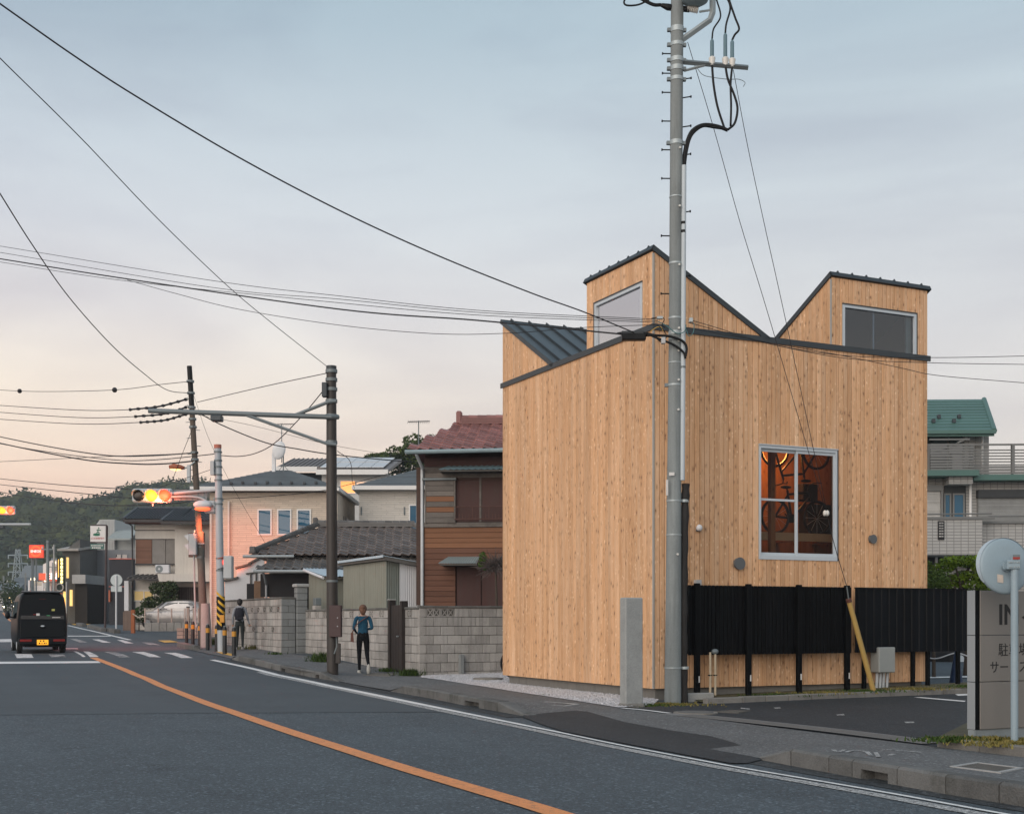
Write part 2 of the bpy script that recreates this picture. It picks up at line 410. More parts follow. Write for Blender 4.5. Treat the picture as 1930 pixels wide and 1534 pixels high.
for q, mt in (([(-60, 1247), (85, 1243), (100, 1265), (-50, 1267)], P_CROSS), ([(505, 1243), (555, 1243), (635, 1268), (575, 1268)], P_CROSSW),
              ([(665, 1246), (715, 1246), (805, 1270), (745, 1270)], P_CROSS), ([(845, 1250), (885, 1250), (968, 1276), (905, 1274)], P_CROSS),
              ([(1020, 1268), (1090, 1268), (1160, 1288), (1080, 1286)], P_CROSSW)):
    quad_sheet('crossing_stripe', zq(q), .009, mt)
quad_sheet('side_road_line', zq([(490, 1220), (800, 1220), (800, 1225), (490, 1225)]), .009, P_WHITE)
quad_sheet('side_road_line', zq([(440, 1311), (560, 1311), (565, 1316), (440, 1316)]), .009, P_WHITE)
strip('edge_line', [G(*p) for p in ((128, 1178.5), (160, 1186), (195, 1194), (245, 1206))], .18, .009, P_WHITE)
strip('centre_line', [G(*p) for p in ((6, 1154.5), (10, 1160), (24, 1172))], .2, .009, P_ORANGE)
quad_sheet('guide_paving', zq([(1140, 1256), (1230, 1255), (1290, 1268), (1190, 1272)]), .02, P_YELLOW)
quad_sheet('guide_paving', [(406, 1228.5), (424, 1230), (441, 1233.5), (436, 1237), (418, 1233)], .02, P_YELLOW)
quad_sheet('guide_paving', [(131, 1174.5), (176, 1173.5), (166, 1177.5), (140, 1178)], .02, P_YELLOW)

# sidewalk: stations (kerb side pixel, property side pixel, height behind the kerb)
ST = [((2150, 1558), (2150, 1458), .14), ((1930, 1521), (1930, 1430), .14), ((1606, 1465), (1700, 1402), .14), ((1500, 1445), (1600, 1390), .13), ((1440, 1434), (1500, 1378), .02),
      ((1200, 1388), (1330, 1356), .012), ((1005, 1350), (1175, 1337), .012), ((968, 1345), (1150, 1333), .03), ((930, 1340), (1120, 1328), .13), ((800, 1314.5), (950, 1302), .13), ((757, 1307), (880, 1290), .12),
      ((735, 1303), (850, 1286), .02), ((650, 1287), (760, 1270), .012), ((637, 1284), (740, 1266), .012), ((608, 1280), (700, 1258), .12), ((460, 1248), (540, 1232), .12), ((442, 1243.5), (500, 1223), .10),
      ((436, 1242), (490, 1221), .012), ((395, 1233), (440, 1211), .012), ((350, 1223), (415, 1206), .012)]
NC = 7; mb = MB()
rows = []
for a, b, h in ST: rows.append((G(*a), G(*b), h))
dense = []
for (a0, b0, h0), (a1, b1, h1) in zip(rows, rows[1:]):
    for k in range(5):
        t = k / 5; dense.append((a0.lerp(a1, t), b0.lerp(b1, t), lerp(h0, h1, t)))
dense.append(rows[-1])
def side_h(t, h): return .012 + (h - .012) * (1 - t) ** .8
for a, b, h in dense:
    for i in range(NC):
        t = i / (NC - 1); p = a.lerp(b, t); mb.v.append((p.x, p.y, gz(p.y) + side_h(t, h) + .006))
for j in range(len(dense) - 1):
    for i in range(NC - 1): mb.f.append((j * NC + i, j * NC + i + 1, (j + 1) * NC + i + 1, (j + 1) * NC + i)); mb.m.append(0)
sw = struct(mb.build('sidewalk', A_SIDE, smooth='all'))
def side_up(p):
    """height of the sidewalk surface above the ground profile near p"""
    best = None
    for a, b, h in dense:
        d = b - a; t = max(0, min(1, (p - a).dot(d) / d.length_squared)); e = ((a + d * t) - p).length
        if best is None or e < best[0]: best = (e, side_h(t, h) + .006)
    return best[1]
def on_side(px, py):
    p = G(px, py)
    for _ in range(4): p = G(px, py, side_up(p))
    return p
# fresh dark patch at the driveway, lying on the sidewalk
mb = MB()
PT = [((997, 1336), (985, 1352)), ((1030, 1337), (1020, 1366)), ((1107, 1343), (1060, 1379)), ((1178, 1363), (1160, 1399)), ((1259, 1378), (1245, 1415)), ((1340, 1390), (1330, 1431)), ((1385, 1403), (1378, 1440)), ((1415, 1417), (1408, 1440)), ((1440, 1429), (1438, 1433))]
tri = [(G(*a), G(*b)) for a, b in PT]
for i, (a, b) in enumerate(tri):
    for k in range(5):
        p = a.lerp(b, k / 4); jx = rng.uniform(-.03, .03) if k == 0 else 0
        mb.v.append((p.x, p.y + jx, gz(p.y) + min(side_up(p) if k < 4 else .01, .019) + .004))
for i in range(len(tri) - 1):
    for k in range(4): mb.f.append((i * 5 + k, i * 5 + k + 1, i * 5 + 6 + k, i * 5 + 5 + k)); mb.m.append(0)
struct(mb.build('driveway_patch', A_DARK))

# dirty gutter between the edge line and the kerbs
M_GUT = asphalt('gutter_dirt', (.038, .042, .044), .9, .4, 90., .6)
def gutter(pa, pb, n=14):
    m = MB()
    for i in range(n + 1):
        px = lerp(pa, pb, i / n); k_ = G(px, ky(px)); e_ = min(edge_g, key=lambda q: (q - k_).length)
        best = None
        for a, b in zip(edge_g, edge_g[1:]):
            d = b - a; t = max(0, min(1, (k_ - a).dot(d) / d.length_squared)); q = a + d * t
            if best is None or (q - k_).length < (best - k_).length: best = q
        dv = (k_ - best); e2 = best + dv.normalized() * min(.28, dv.length * .5); kk = k_ + dv.normalized() * .03
        m.v += [(e2.x, e2.y, gz(e2.y) + .0055), (kk.x, kk.y, gz(kk.y) + .0055)]
    for i in range(n): m.f.append((2 * i, 2 * i + 1, 2 * i + 3, 2 * i + 2)); m.m.append(0)
    struct(m.build('gutter', M_GUT))
# kerb stones
M_KERB = pm('kerb_concrete', (.118, .121, .118), .85, .35, 4., 60., .4, .6, .22, stain=.9, stain_col=(.045, .047, .04))
KB = [(333, 1218.6), (365, 1226), (382, 1226), (437, 1243), (533, 1266), (612, 1281), (640, 1285), (735, 1303), (817, 1317.5), (867, 1328), (937, 1341), (995, 1351), (1200, 1388), (1425, 1431), (1606, 1465), (1782, 1497), (1930, 1521), (2150, 1558)]
def ky(px):
    for (a, ya), (b, yb) in zip(KB, KB[1:]):
        if a <= px <= b: return ya + (yb - ya) * (px - a) / (b - a)
gutter(437, 640); gutter(640, 995, 24); gutter(1418, 2140, 24)
def stone(parent, pa, pb, h0=.165, h1=.165, w=.19, inlet=False, name='kerb_stone'):
    a, b = G(pa, ky(pa)), G(pb, ky(pb)); d = (b - a); L = d.length; ang = math.atan2(d.y, d.x)
    mb = MB(); g = .006
    # local x runs along the kerb towards the right of the picture, y towards the road is negative
    def blk(x0, x1, z00, z01, z10, z11, y0=0., y1=w):
        bb = MB().cbox(0, 1, y0, y1, 0, 1, .0001)
        return None
    sl = gz(b.y) - gz(a.y)
    def pris(x0, x1, zb, t0, t1, y0=0., y1=w):
        c = .022
        ps = []
        for x, t in ((x0, t0), (x1, t1)):
            zz = sl * x / L
            ps.append([(x, y0, zz + zb), (x, y0, zz + t - c), (x, y0 + c * 1.2, zz + t), (x, y1 - .01, zz + t), (x, y1, zz + t - .01), (x, y1, zz + zb)])
        vs_ = ps[0] + ps[1]; n = 6
        mb.add(vs_, [tuple(range(n)), tuple(range(2 * n - 1, n - 1, -1))] + [(i, n + i, n + (i + 1) % n, (i + 1) % n) for i in range(n)])
    if inlet:
        pris(g, L * .2, -.05, h0, h1); pris(L * .8, L - g, -.05, h0, h1); pris(L * .2, L * .8, h0 * .55, h0, h1)
        mb.box(L * .2, L * .8, w * .8, w, -.05, h0 * .55)
    else: pris(g, L - g, -.05, h0, h1)
    o = mb.build(name, M_KERB, parent); o.location = a - Vector(parent.location); o.rotation_euler = (0, 0, ang)
    return o
def kerb_run(segs, label):
    p0 = G(segs[0][0], ky(segs[0][0]))
    k = thing('kerb', label, 'kerb', p0); 
    for s in segs: stone(k, *s[:2], **(s[2] if len(s) > 2 else {}))
    return k
kerb_run([(1425, 1490, dict(h0=.03, h1=.165)), (1491, 1562), (1562, 1606), (1606, 1691, dict(inlet=True)), (1691, 1782), (1782, 1883), (1883, 1990), (1990, 2140)], 'rough concrete kerb with a long drain slot beside the mirror post')
kerb_run([(735, 760, dict(h0=.02, h1=.16)), (760, 790), (790, 818), (818, 843), (843, 867), (867, 912, dict(inlet=True)), (912, 938), (938, 993, dict(h0=.16, h1=.02))], 'short concrete kerb with one drain hole and sloping ends beside the gravel')
kerb_run([(437, 450, dict(h0=.05, h1=.155)), (450, 480), (480, 508), (508, 528), (528, 540, dict(inlet=True)), (540, 566), (566, 592), (592, 604, dict(inlet=True)), (604, 637, dict(h0=.155, h1=.02))], 'stained concrete kerb with two small drain holes at the brown steel pole')
kerb_run([(333, 349), (349, 366), (366, 382, dict(h0=.15, h1=.02))], 'short kerb end in front of the first striped bollards')
# kerbs beyond the junction
def far_kerb(p, q, label):
    a, b = G(*p), G(*q); d = b - a; L = d.length
    k = thing('kerb', label, 'kerb', a, math.atan2(d.y, d.x)); n = max(1, round(L / 1.2)); sl = (b.z - a.z) / L
    for i in range(n):
        x0, x1 = L * i / n + .01, L * (i + 1) / n - .01
        m_ = MB().cbox(x0, x1, 0, .3, -.05, .2, .025); m_.v = [(x, y, z + sl * x) for x, y, z in m_.v]; m_.build('kerb_stone', M_KERB, k)
far_kerb((143, 1178.5), (154, 1181), 'stub of kerb by the lit shop front')
far_kerb((164, 1182.5), (190, 1190.5), 'kerb at the foot of the green evacuation sign')
far_kerb((200, 1190), (215, 1193.5), 'low kerb end at the back of the round road sign')

# gravel apron along the wooden house
def gravel_mat():
    m, n, l, b = nt('gravel')
    vec = n.new('ShaderNodeNewGeometry').outputs['Position']
    v = n.new('ShaderNodeTexVoronoi'); v.inputs['Scale'].default_value = 38; l.new(vec, v.inputs['Vector'])
    s = n.new('ShaderNodeSeparateColor'); l.new(v.outputs['Color'], s.inputs[0])
    c = mixc(n, l, s.outputs[0], (.30, .30, .31), (.62, .62, .64)); l.new(c, b.inputs['Base Color']); b.inputs['Roughness'].default_value = .9
    MATS['gravel'] = m; return m
M_GRAVEL = gravel_mat()
gpoly = [G(*p) for p in ((792, 1278), (830, 1283), (900, 1294), (980, 1307), (1080, 1322), (1166, 1336), (1232, 1331), (1240, 1322), (1232, 1318), (1100, 1300), (962, 1284), (960, 1268), (860, 1271.5), (796, 1275))]
sheet('gravel_bed', gpoly, .028, M_GRAVEL)
def in_poly(p, poly):
    c = False; j = len(poly) - 1
    for i in range(len(poly)):
        a, b = poly[i], poly[j]
        if (a.y > p.y) != (b.y > p.y) and p.x < (b.x - a.x) * (p.y - a.y) / (b.y - a.y) + a.x: c = not c
        j = i
    return c
mb = MB(); x0, x1 = min(p.x for p in gpoly), max(p.x for p in gpoly); y0, y1 = min(p.y for p in gpoly), max(p.y for p in gpoly); cnt = 0
while cnt < 9000:
    p = Vector((rng.uniform(x0, x1), rng.uniform(y0, y1), 0))
    if not in_poly(p, gpoly): continue
    cnt += 1; s = rng.uniform(.010, .022); z = gz(p.y) + .028 + s * .3
    vs_ = [(p.x + s * rng.uniform(.6, 1.2), p.y, z), (p.x, p.y + s * rng.uniform(.6, 1.2), z), (p.x - s * rng.uniform(.6, 1.2), p.y, z), (p.x, p.y - s, z), (p.x, p.y, z + s * rng.uniform(.5, .9))]
    mb.add(vs_, [(0, 1, 4), (1, 2, 4), (2, 3, 4), (3, 0, 4)])
tag(mb.build('gravel', M_GRAVEL), 'loose pale gravel spread along the wooden house', 'gravel', kind='stuff')
def disc(name, px, py, r, h, mat, label, ring=None):
    p = on_side(px, py); t = thing(name, label, 'manhole cover', p)
    MB().cyl((0, 0, -.02), (0, 0, h), r, r, 28).build('frame', pm('cover_concrete', (.2, .19, .17), .85, .3, 8, 60, .3, .4, 0), t)
    MB().cyl((0, 0, h), (0, 0, h + .006), r * .82, r * .82, 28).build('lid', mat, t)
    return t
M_IRON = pm('cast_iron', (.10, .098, .09), .7, .3, 10, 70, .4, .5, .1)
disc('manhole_cover', 920, 1281, .34, .045, pm('cover_lid', (.24, .22, .19), .8, .3, 8, 50, .3, .3, 0), 'round concrete manhole cover in the pale gravel')
disc('manhole_cover', 1311, 1343, .33, .012, pm('cover_lid2', (.13, .13, .125), .8, .3, 8, 50, .3, .3, 0), 'round manhole cover in the asphalt by the concrete utility pole')

# parking lot
lot = [G(*p) for p in ((1290, 1327), (1420, 1323), (1600, 1315), (1830, 1305), (2150, 1290), (2300, 1400), (1930, 1424), (1764, 1408), (1400, 1362), (1256, 1347), (1180, 1337), (1215, 1333))]
sheet('parking_lot', lot, .012, A_LOT)
strip('lot_line', [G(*p) for p in ((1172, 1337), (1215, 1341), (1262, 1347))], .09, .03, P_WHITE)
quad_sheet('lot_line', [(1722, 1315.5), (1735, 1315), (1820, 1322), (1818, 1324)], .018, P_WHITE)
quad_sheet('lot_line', [(1800, 1309.5), (1840, 1308), (1840, 1311), (1806, 1312.5)], .018, P_WHITE)
for q in ([(1396, 1335), (1414, 1337), (1412, 1338.5), (1396, 1337)], [(1458, 1335), (1470, 1334.5), (1472, 1336.5), (1461, 1337)], [(1576, 1348), (1590, 1347), (1592, 1349.5), (1578, 1350)], [(1704, 1362), (1722, 1361.5), (1724, 1364), (1707, 1364.5)]):
    quad_sheet('lot_line', q, .018, P_WORN)
strip('driveway_channel', [G(*p) for p in ((1262, 1347), (1330, 1353), (1400, 1360), (1580, 1380), (1764, 1403))], .42, .022, pm('channel_concrete', (.20, .20, .195), .85, .25, 4, 60, .35, .4, 0))
dr = [G(*p) for p in ((1290, 1350.), (1400, 1360.5), (1580, 1380.5), (1764, 1403.5))]
ch = thing('drain_grate', 'long slotted drain channel cover across the driveway', 'drain', dr[0])
for j in range(6):
    c = smooth_path([(p.x, p.y, 0) for p in dr], 8); pts = []
    t = (c[-1] - c[0]).normalized(); nn = Vector((-t.y, t.x, 0))
    pts = [Vector((p.x, p.y, gz(p.y) + .0225)) + nn * (-.14 + .055 * j) - dr[0] for p in c]
    m_ = MB()
    for a, b in zip(pts, pts[1:]): m_.hexa([a - nn * .014, b - nn * .014, b + nn * .014, a + nn * .014] + [q + Vector((0, 0, .005)) for q in (a - nn * .014, b - nn * .014, b + nn * .014, a + nn * .014)])
    m_.build('bar', pm('grate_steel', (.13, .135, .135), .6, .2, 8, 60, .2, .2, .1), ch)
def grate(name, px, label, bars=14, mat=M_IRON, border=None):
    P = [on_side(*p) for p in px]; o = sum(P, Vector()) / 4; t = thing(name, label, 'drain cover', o); up = Vector((0, 0, .004))
    Q = [p - o + up for p in P]; m_ = MB()
    def at(u, v): return Q[0].lerp(Q[1], u).lerp(Q[3].lerp(Q[2], u), v)
    h = Vector((0, 0, .012))
    for (u0, u1, v0, v1) in ((0, 1, 0, .09), (0, 1, .91, 1), (0, .06, .09, .91), (.94, 1, .09, .91)):
        c = [at(u0, v0), at(u1, v0), at(u1, v1), at(u0, v1)]; m_.hexa([q - h for q in c] + [q + h * .5 for q in c])
    m_.build('frame', border or mat, t)
    for i in range(bars):
        u0 = .07 + .86 * i / bars; u1 = u0 + .86 / bars * .55; c = [at(u0, .1), at(u1, .1), at(u1, .9), at(u0, .9)]
        MB().hexa([q - h for q in c] + [q + h * .2 for q in c]).build('bar', mat, t)
grate('drain_grate', [(1345, 1341), (1372, 1338.5), (1416, 1339.5), (1392, 1343.5)], 'small steel grating set in the car park asphalt', 12)
grate('valve_cover', [(1790, 1445), (1840, 1437), (1930, 1448), (1886, 1457)], 'flat rectangular cover in the sidewalk behind the near kerb', 9, border=pm('cover_rim', (.36, .36, .35), .8, .2, 8, 60, .3, .3, 0))
grate('valve_cover', [(1000, 1327), (1030, 1322.5), (1092, 1327), (1066, 1331)], 'pale framed access cover in the sidewalk by the gravel bed', 6, mat=pm('cover_mid', (.11, .11, .105), .8, .2, 8, 60, .3, .3, 0), border=pm('cover_rim', (.36, .36, .35)))
grate('valve_cover', [(683, 1272), (700, 1268.5), (748, 1270), (735, 1274)], 'grey access cover by the feet of the woman in blue', 5, mat=pm('cover_mid2', (.16, .155, .14), .8, .2, 8, 60, .3, .3, 0))

# kerbs of the car park
M_LKERB = pm('lot_kerb', (.19, .185, .17), .85, .25, 5, 60, .25, .4, .14, stain=.5)
def lot_kerb(pts, label, h=.11, w=.13, z0=0., n=None):
    P = [G(*p) for p in pts]; k = thing('kerb', label, 'kerb', P[0])
    for a, b in zip(P, P[1:]):
        d = b - a; L = d.length; c = max(1, round(L / .6))
        for i in range(c):
            o = MB().cbox(L * i / c + .004, L * (i + 1) / c - .004, 0, w, -.03, h + rng.uniform(-.004, .004), .014).build('kerb_stone', M_LKERB, k)
            o.location = a - P[0]; o.rotation_euler = (0, 0, math.atan2(d.y, d.x))
lot_kerb([(1332, 1327.5), (1400, 1325), (1530, 1319), (1680, 1313.), (1826, 1307.5), (1900, 1305)], 'low concrete kerb at the foot of the black slatted fence')
lot_kerb([(1764, 1410), (1930, 1429), (2100, 1447)], 'mossy kerb around the bed of the grey sign', h=.125, w=.14)
# faded survey marks sprayed on the sidewalk
for q in ([(1570, 1413), (1580, 1417), (1592, 1413)], [(1594, 1418), (1612, 1414), (1640, 1418)], [(1634, 1417), (1642, 1424)], [(1650, 1418), (1656, 1427)], [(1662, 1412), (1700, 1415), (1735, 1418)], [(1676, 1424), (1684, 1421)]):
    P = [on_side(*p) for p in q]; m_ = MB(); P = smooth_path(P, 4)
    for a, b in zip(P, P[1:]): d = (b - a).normalized(); n_ = Vector((-d.y, d.x, 0)) * .022; u_ = Vector((0, 0, .006)); m_.quad(a - n_ + u_, b - n_ + u_, b + n_ + u_, a + n_ + u_)
    struct(m_.build('survey_mark', P_WORN))
# ================================================================== wooden house
def cedar(name, base, dark, light, glint_fleck=.0):
    m, n, l, b = nt(name)
    tcn = n.new('ShaderNodeTexCoord'); inf = n.new('ShaderNodeObjectInfo')
    cmb = n.new('ShaderNodeCombineXYZ')
    l.new(mathn(n, l, 'MULTIPLY', inf.outputs['Random'], 37.), cmb.inputs[2]); l.new(mathn(n, l, 'MULTIPLY', inf.outputs['Random'], 11.), cmb.inputs[0])
    ad = n.new('ShaderNodeVectorMath'); ad.operation = 'ADD'; l.new(tcn.outputs['Object'], ad.inputs[0]); l.new(cmb.outputs[0], ad.inputs[1]); vec = ad.outputs[0]
    wv = noise(n, l, vec, 1., 5, .6, (55, 55, 2.2)); slow = noise(n, l, vec, 1., 3, .5, (6, 6, .5))
    c = mixc(n, l, rng_n(n, l, wv, .3, .75), base, dark)
    c = mixc(n, l, rng_n(n, l, slow, .4, .75, 0, .6), c, light)
    # knots: warped, scarce
    wp = n.new('ShaderNodeTexNoise'); wp.inputs['Scale'].default_value = 9; l.new(vec, wp.inputs['Vector'])
    wsc = n.new('ShaderNodeVectorMath'); wsc.operation = 'SCALE'; wsc.inputs['Scale'].default_value = .05; l.new(wp.outputs['Color'], wsc.inputs[0])
    wad = n.new('ShaderNodeVectorMath'); wad.operation = 'ADD'; l.new(vec, wad.inputs[0]); l.new(wsc.outputs[0], wad.inputs[1])
    def spots(sc, stretch, lo, hi, keep):
        mpn = n.new('ShaderNodeMapping'); mpn.inputs['Scale'].default_value = stretch; l.new(wad.outputs[0], mpn.inputs[0])
        v = n.new('ShaderNodeTexVoronoi'); v.inputs['Scale'].default_value = sc; v.inputs['Randomness'].default_value = 1; l.new(mpn.outputs[0], v.inputs['Vector'])
        s = n.new('ShaderNodeSeparateColor'); l.new(v.outputs['Color'], s.inputs[0])
        on = mathn(n, l, 'LESS_THAN', s.outputs[0], keep)
        return mathn(n, l, 'MULTIPLY', rng_n(n, l, v.outputs['Distance'], lo, hi, 1, 0), on)
    dens = rng_n(n, l, noise(n, l, vec, 1., 2, .5, (5, 5, .9)), .32, .55)
    k = mathn(n, l, 'MULTIPLY', spots(1.0, (12.5, 12.5, 6.2), .08, .24, .8), dens)
    ring = mathn(n, l, 'MULTIPLY', spots(1.0, (12.5, 12.5, 6.2), .19, .48, .8), dens)
    c = mixc(n, l, mathn(n, l, 'MULTIPLY', ring, .35), c, tuple(x * .55 for x in dark))
    c = mixc(n, l, mathn(n, l, 'MULTIPLY', k, .75), c, (.12, .05, .024))
    if glint_fleck:
        fl = mathn(n, l, 'MULTIPLY', spots(1.0, (16, 16, 8.), .06, .30, .72), rng_n(n, l, noise(n, l, vec, 1., 2, .5, (4, 4, .7)), .36, .55))
        c = mixc(n, l, mathn(n, l, 'MULTIPLY', fl, glint_fleck), c, tuple(min(1, x * 1.35) for x in light))  # pale resin flecks, their glossy highlights painted into the board colour
    bright = rng_n(n, l, inf.outputs['Random'], 0, 1, .84, 1.10)
    sc = n.new('ShaderNodeVectorMath'); sc.operation = 'SCALE'; l.new(c, sc.inputs[0]); l.new(bright, sc.inputs['Scale'])
    l.new(sc.outputs[0], b.inputs['Base Color']); b.inputs['Roughness'].default_value = .6; b.inputs['Specular IOR Level'].default_value = .3
    bn = n.new('ShaderNodeBump'); bn.inputs['Strength'].default_value = .25; bn.inputs['Distance'].default_value = .004
    l.new(wv, bn.inputs['Height']); l.new(bn.outputs[0], b.inputs['Normal'])
    MATS[name] = m; return m
M_CEDAR = cedar('cedar', (.71, .43, .238), (.51, .275, .13), (.79, .55, .36), .75)
M_SHEATH = pm('sheathing', (.10, .06, .035), .9, .2, 3, 40, .1, 0, 0)
M_FASCIA = pm('dark_steel', (.045, .055, .062), .45, .15, 3, 40, .1, .05, .05, metal=.3)
M_ROOFST = pm('roof_steel', (.085, .11, .125), .5, .15, 1.2, 40, .08, .05, .06, metal=.2)
M_ALU = pm('aluminium', (.50, .56, .60), .45, .08, 3, 40, .04, 0, .03, metal=.1)
M_FOUND = pm('foundation', (.17, .165, .15), .85, .2, 2, 50, .15, .2, 0, streak=.3)
M_GREYCAP = pm('grey_cap', (.10, .11, .115), .5, .1, 3, 40, .05, 0, .05)
LX, LY, ZB, ZT = 6.27, 6.17, .21, 6.47
CORN = Vector(((1232 - CX) * 22.13 / F, 22.13, 0))
house = thing('wooden_house', 'tall cedar board house with three shed roof towers and a lit window', 'house', CORN, TH)
PIT = .104; PD = .018
def plank_x(parent, x0, x1, zlo, zhi0, zhi1, y=0., name='plank'):
    """board on a wall facing -y"""
    g = .004; c = .007; xa, xb = x0 + g, x1 - g
    def zt(x): return lerp(zhi0, zhi1, (x - x0) / (x1 - x0))
    prof = [(xa, y), (xa, y - PD + c), (xa + c, y - PD), (xb - c, y - PD), (xb, y - PD + c), (xb, y)]
    n = 6; vs_ = [(px_, py_, zlo) for px_, py_ in prof] + [(px_, py_, zt(px_)) for px_, py_ in prof]
    MB().add(vs_, [tuple(range(n)), tuple(range(2 * n - 1, n - 1, -1))] + [(i, n + i, n + (i + 1) % n, (i + 1) % n) for i in range(n)]).build(name, M_CEDAR, parent)
def plank_y(parent, y0, y1, zlo, zhi0, zhi1, x=0., name='plank'):
    """board on a wall facing -x"""
    g = .004; c = .007; ya, yb = y0 + g, y1 - g
    def zt(y): return lerp(zhi0, zhi1, (y - y0) / (y1 - y0))
    prof = [(x, ya), (x - PD + c, ya), (x - PD, ya + c), (x - PD, yb - c), (x - PD + c, yb), (x, yb)]
    n = 6; vs_ = [(a, b_, zlo) for a, b_ in prof] + [(a, b_, zt(b_)) for a, b_ in prof]
    MB().add(vs_, [tuple(range(n)), tuple(range(2 * n - 1, n - 1, -1))] + [(i, n + i, n + (i + 1) % n, (i + 1) % n) for i in range(n)]).build(name, M_CEDAR, parent)
def board_wall(fn, L0, L1, ztop, holes=(), zlo=ZB):
    n = round((L1 - L0) / PIT); p = (L1 - L0) / n
    edges = [L0 + i * p for i in range(n + 1)]
    for h in holes:                       # a board joint falls on each side of an opening
        for e in (h[0], h[1]):
            k = min(range(n + 1), key=lambda i: abs(edges[i] - e)); edges[k] = e
    for a, b in zip(edges, edges[1:]):
        m_ = (a + b) / 2; hs = [h for h in holes if h[0] < m_ < h[1]]
        if hs and hs[0][2] <= zlo + .01:
            fn(house, a, b, hs[0][3], ztop(a), ztop(b))
        elif hs:
            fn(house, a, b, zlo, hs[0][2], hs[0][2]); fn(house, a, b, hs[0][3], ztop(a), ztop(b))
        else: fn(house, a, b, zlo, ztop(a), ztop(b))
WIN = (2.232, 4.023, 2.515, 4.597)
W1 = (.35, 2.074, 6.5, 7.385)             # tower window facing the street (y range)
W2 = (4.16, 5.98, 6.5, 7.36)
flat = lambda t: ZT
board_wall(plank_x, .012, LX, flat, [WIN])
board_wall(plank_y, .012, LY, flat)
T1, T1Z, TZ0 = 2.385, 7.84, 6.55
t1top = lambda x: lerp(T1Z, TZ0 - .03, x / 2.38)
board_wall(plank_x, .012, 2.36, t1top, zlo=ZT + .1)
board_wall(plank_y, .012, T1, lambda y: T1Z, [W1], zlo=ZT + .1)
T2X = 3.9
t2top = lambda y: lerp(7.84, TZ0 - .03, y / 2.46)
board_wall(plank_x, T2X, LX, lambda x: 7.84, [W2], zlo=ZT + .1)
board_wall(lambda p, a, b, z0, z1, z2: plank_y(p, a, b, z0, z1, z2, x=T2X), .012, 2.44, t2top, zlo=ZT + .02)
T3Y = 3.8
t3top = lambda y: lerp(TZ0 - .03, 7.87, (y - T3Y) / (LY - T3Y))
board_wall(plank_y, T3Y + .02, LY, t3top, zlo=ZT + .1)
# structural walls behind the boards, with the real openings
w = MB(); e = .001; t = .12
w.box(e, WIN[0], e, t, ZB, ZT); w.box(WIN[1], LX, e, t, ZB, ZT); w.box(WIN[0], WIN[1], e, t, ZB, WIN[2]); w.box(WIN[0], WIN[1], e, t, WIN[3], ZT)
w.box(e, t, t, LY, ZB, ZT); w.box(t, LX, LY - t, LY, ZB, ZT); w.box(LX - t, LX, t, LY - t, ZB, ZT)
w.build('wall', M_SHEATH, house)
MB().box(.03, LX - .03, .03, LY - .03, ZT - .1, ZT - .02).build('main_roof', M_ROOFST, house)
# towers
def tower(parts, name='tower_wall'):
    m_ = MB()
    for p in parts: m_.prism(*p)
    m_.build(name, M_SHEATH, house)
b1 = [(e, 0), (2.36, 0)]
tower([([(e, e, ZT), (2.36, e, ZT), (2.36, e, t1top(2.36)), (e, e, T1Z)], (0, .05, 0)), ([(e, T1 - .05, ZT), (2.36, T1 - .05, ZT), (2.36, T1 - .05, t1top(2.36)), (e, T1 - .05, T1Z)], (0, .05, 0)),
       ([(e, .05, ZT), (e, W1[0], ZT), (e, W1[0], T1Z), (e, .05, T1Z)], (.05, 0, 0)), ([(e, W1[1], ZT), (e, T1 - .05, ZT), (e, T1 - .05, T1Z), (e, W1[1], T1Z)], (.05, 0, 0)), ([(e, W1[0], W1[3]), (e, W1[1], W1[3]), (e, W1[1], T1Z), (e, W1[0], T1Z)], (.05, 0, 0))])
tower([([(T2X + e, e, ZT), (T2X + e, 2.44, ZT), (T2X + e, 2.44, t2top(2.44)), (T2X + e, e, 7.84)], (.05, 0, 0)), ([(LX - .05, e, ZT), (LX - .05, 2.44, ZT), (LX - .05, 2.44, t2top(2.44)), (LX - .05, e, 7.84)], (.05, 0, 0)),
       ([(T2X + .05, e, ZT), (W2[0], e, ZT), (W2[0], e, 7.84), (T2X + .05, e, 7.84)], (0, .05, 0)), ([(W2[1], e, ZT), (LX - .05, e, ZT), (LX - .05, e, 7.84), (W2[1], e, 7.84)], (0, .05, 0)), ([(W2[0], e, W2[3]), (W2[1], e, W2[3]), (W2[1], e, 7.84), (W2[0], e, 7.84)], (0, .05, 0))])
tower([([(e, T3Y, ZT), (e, LY, ZT), (e, LY, 7.87), (e, T3Y, t3top(T3Y))], (.05, 0, 0)), ([(e + .05, LY - .05, ZT), (3.0, LY - .05, ZT), (3.0, LY - .05, 7.87), (e + .05, LY - .05, 7.87)], (0, .05, 0)), ([(3.0, T3Y, ZT), (3.0, LY, ZT), (3.0, LY, 7.87), (3.0, T3Y, t3top(T3Y))], (-.05, 0, 0))])
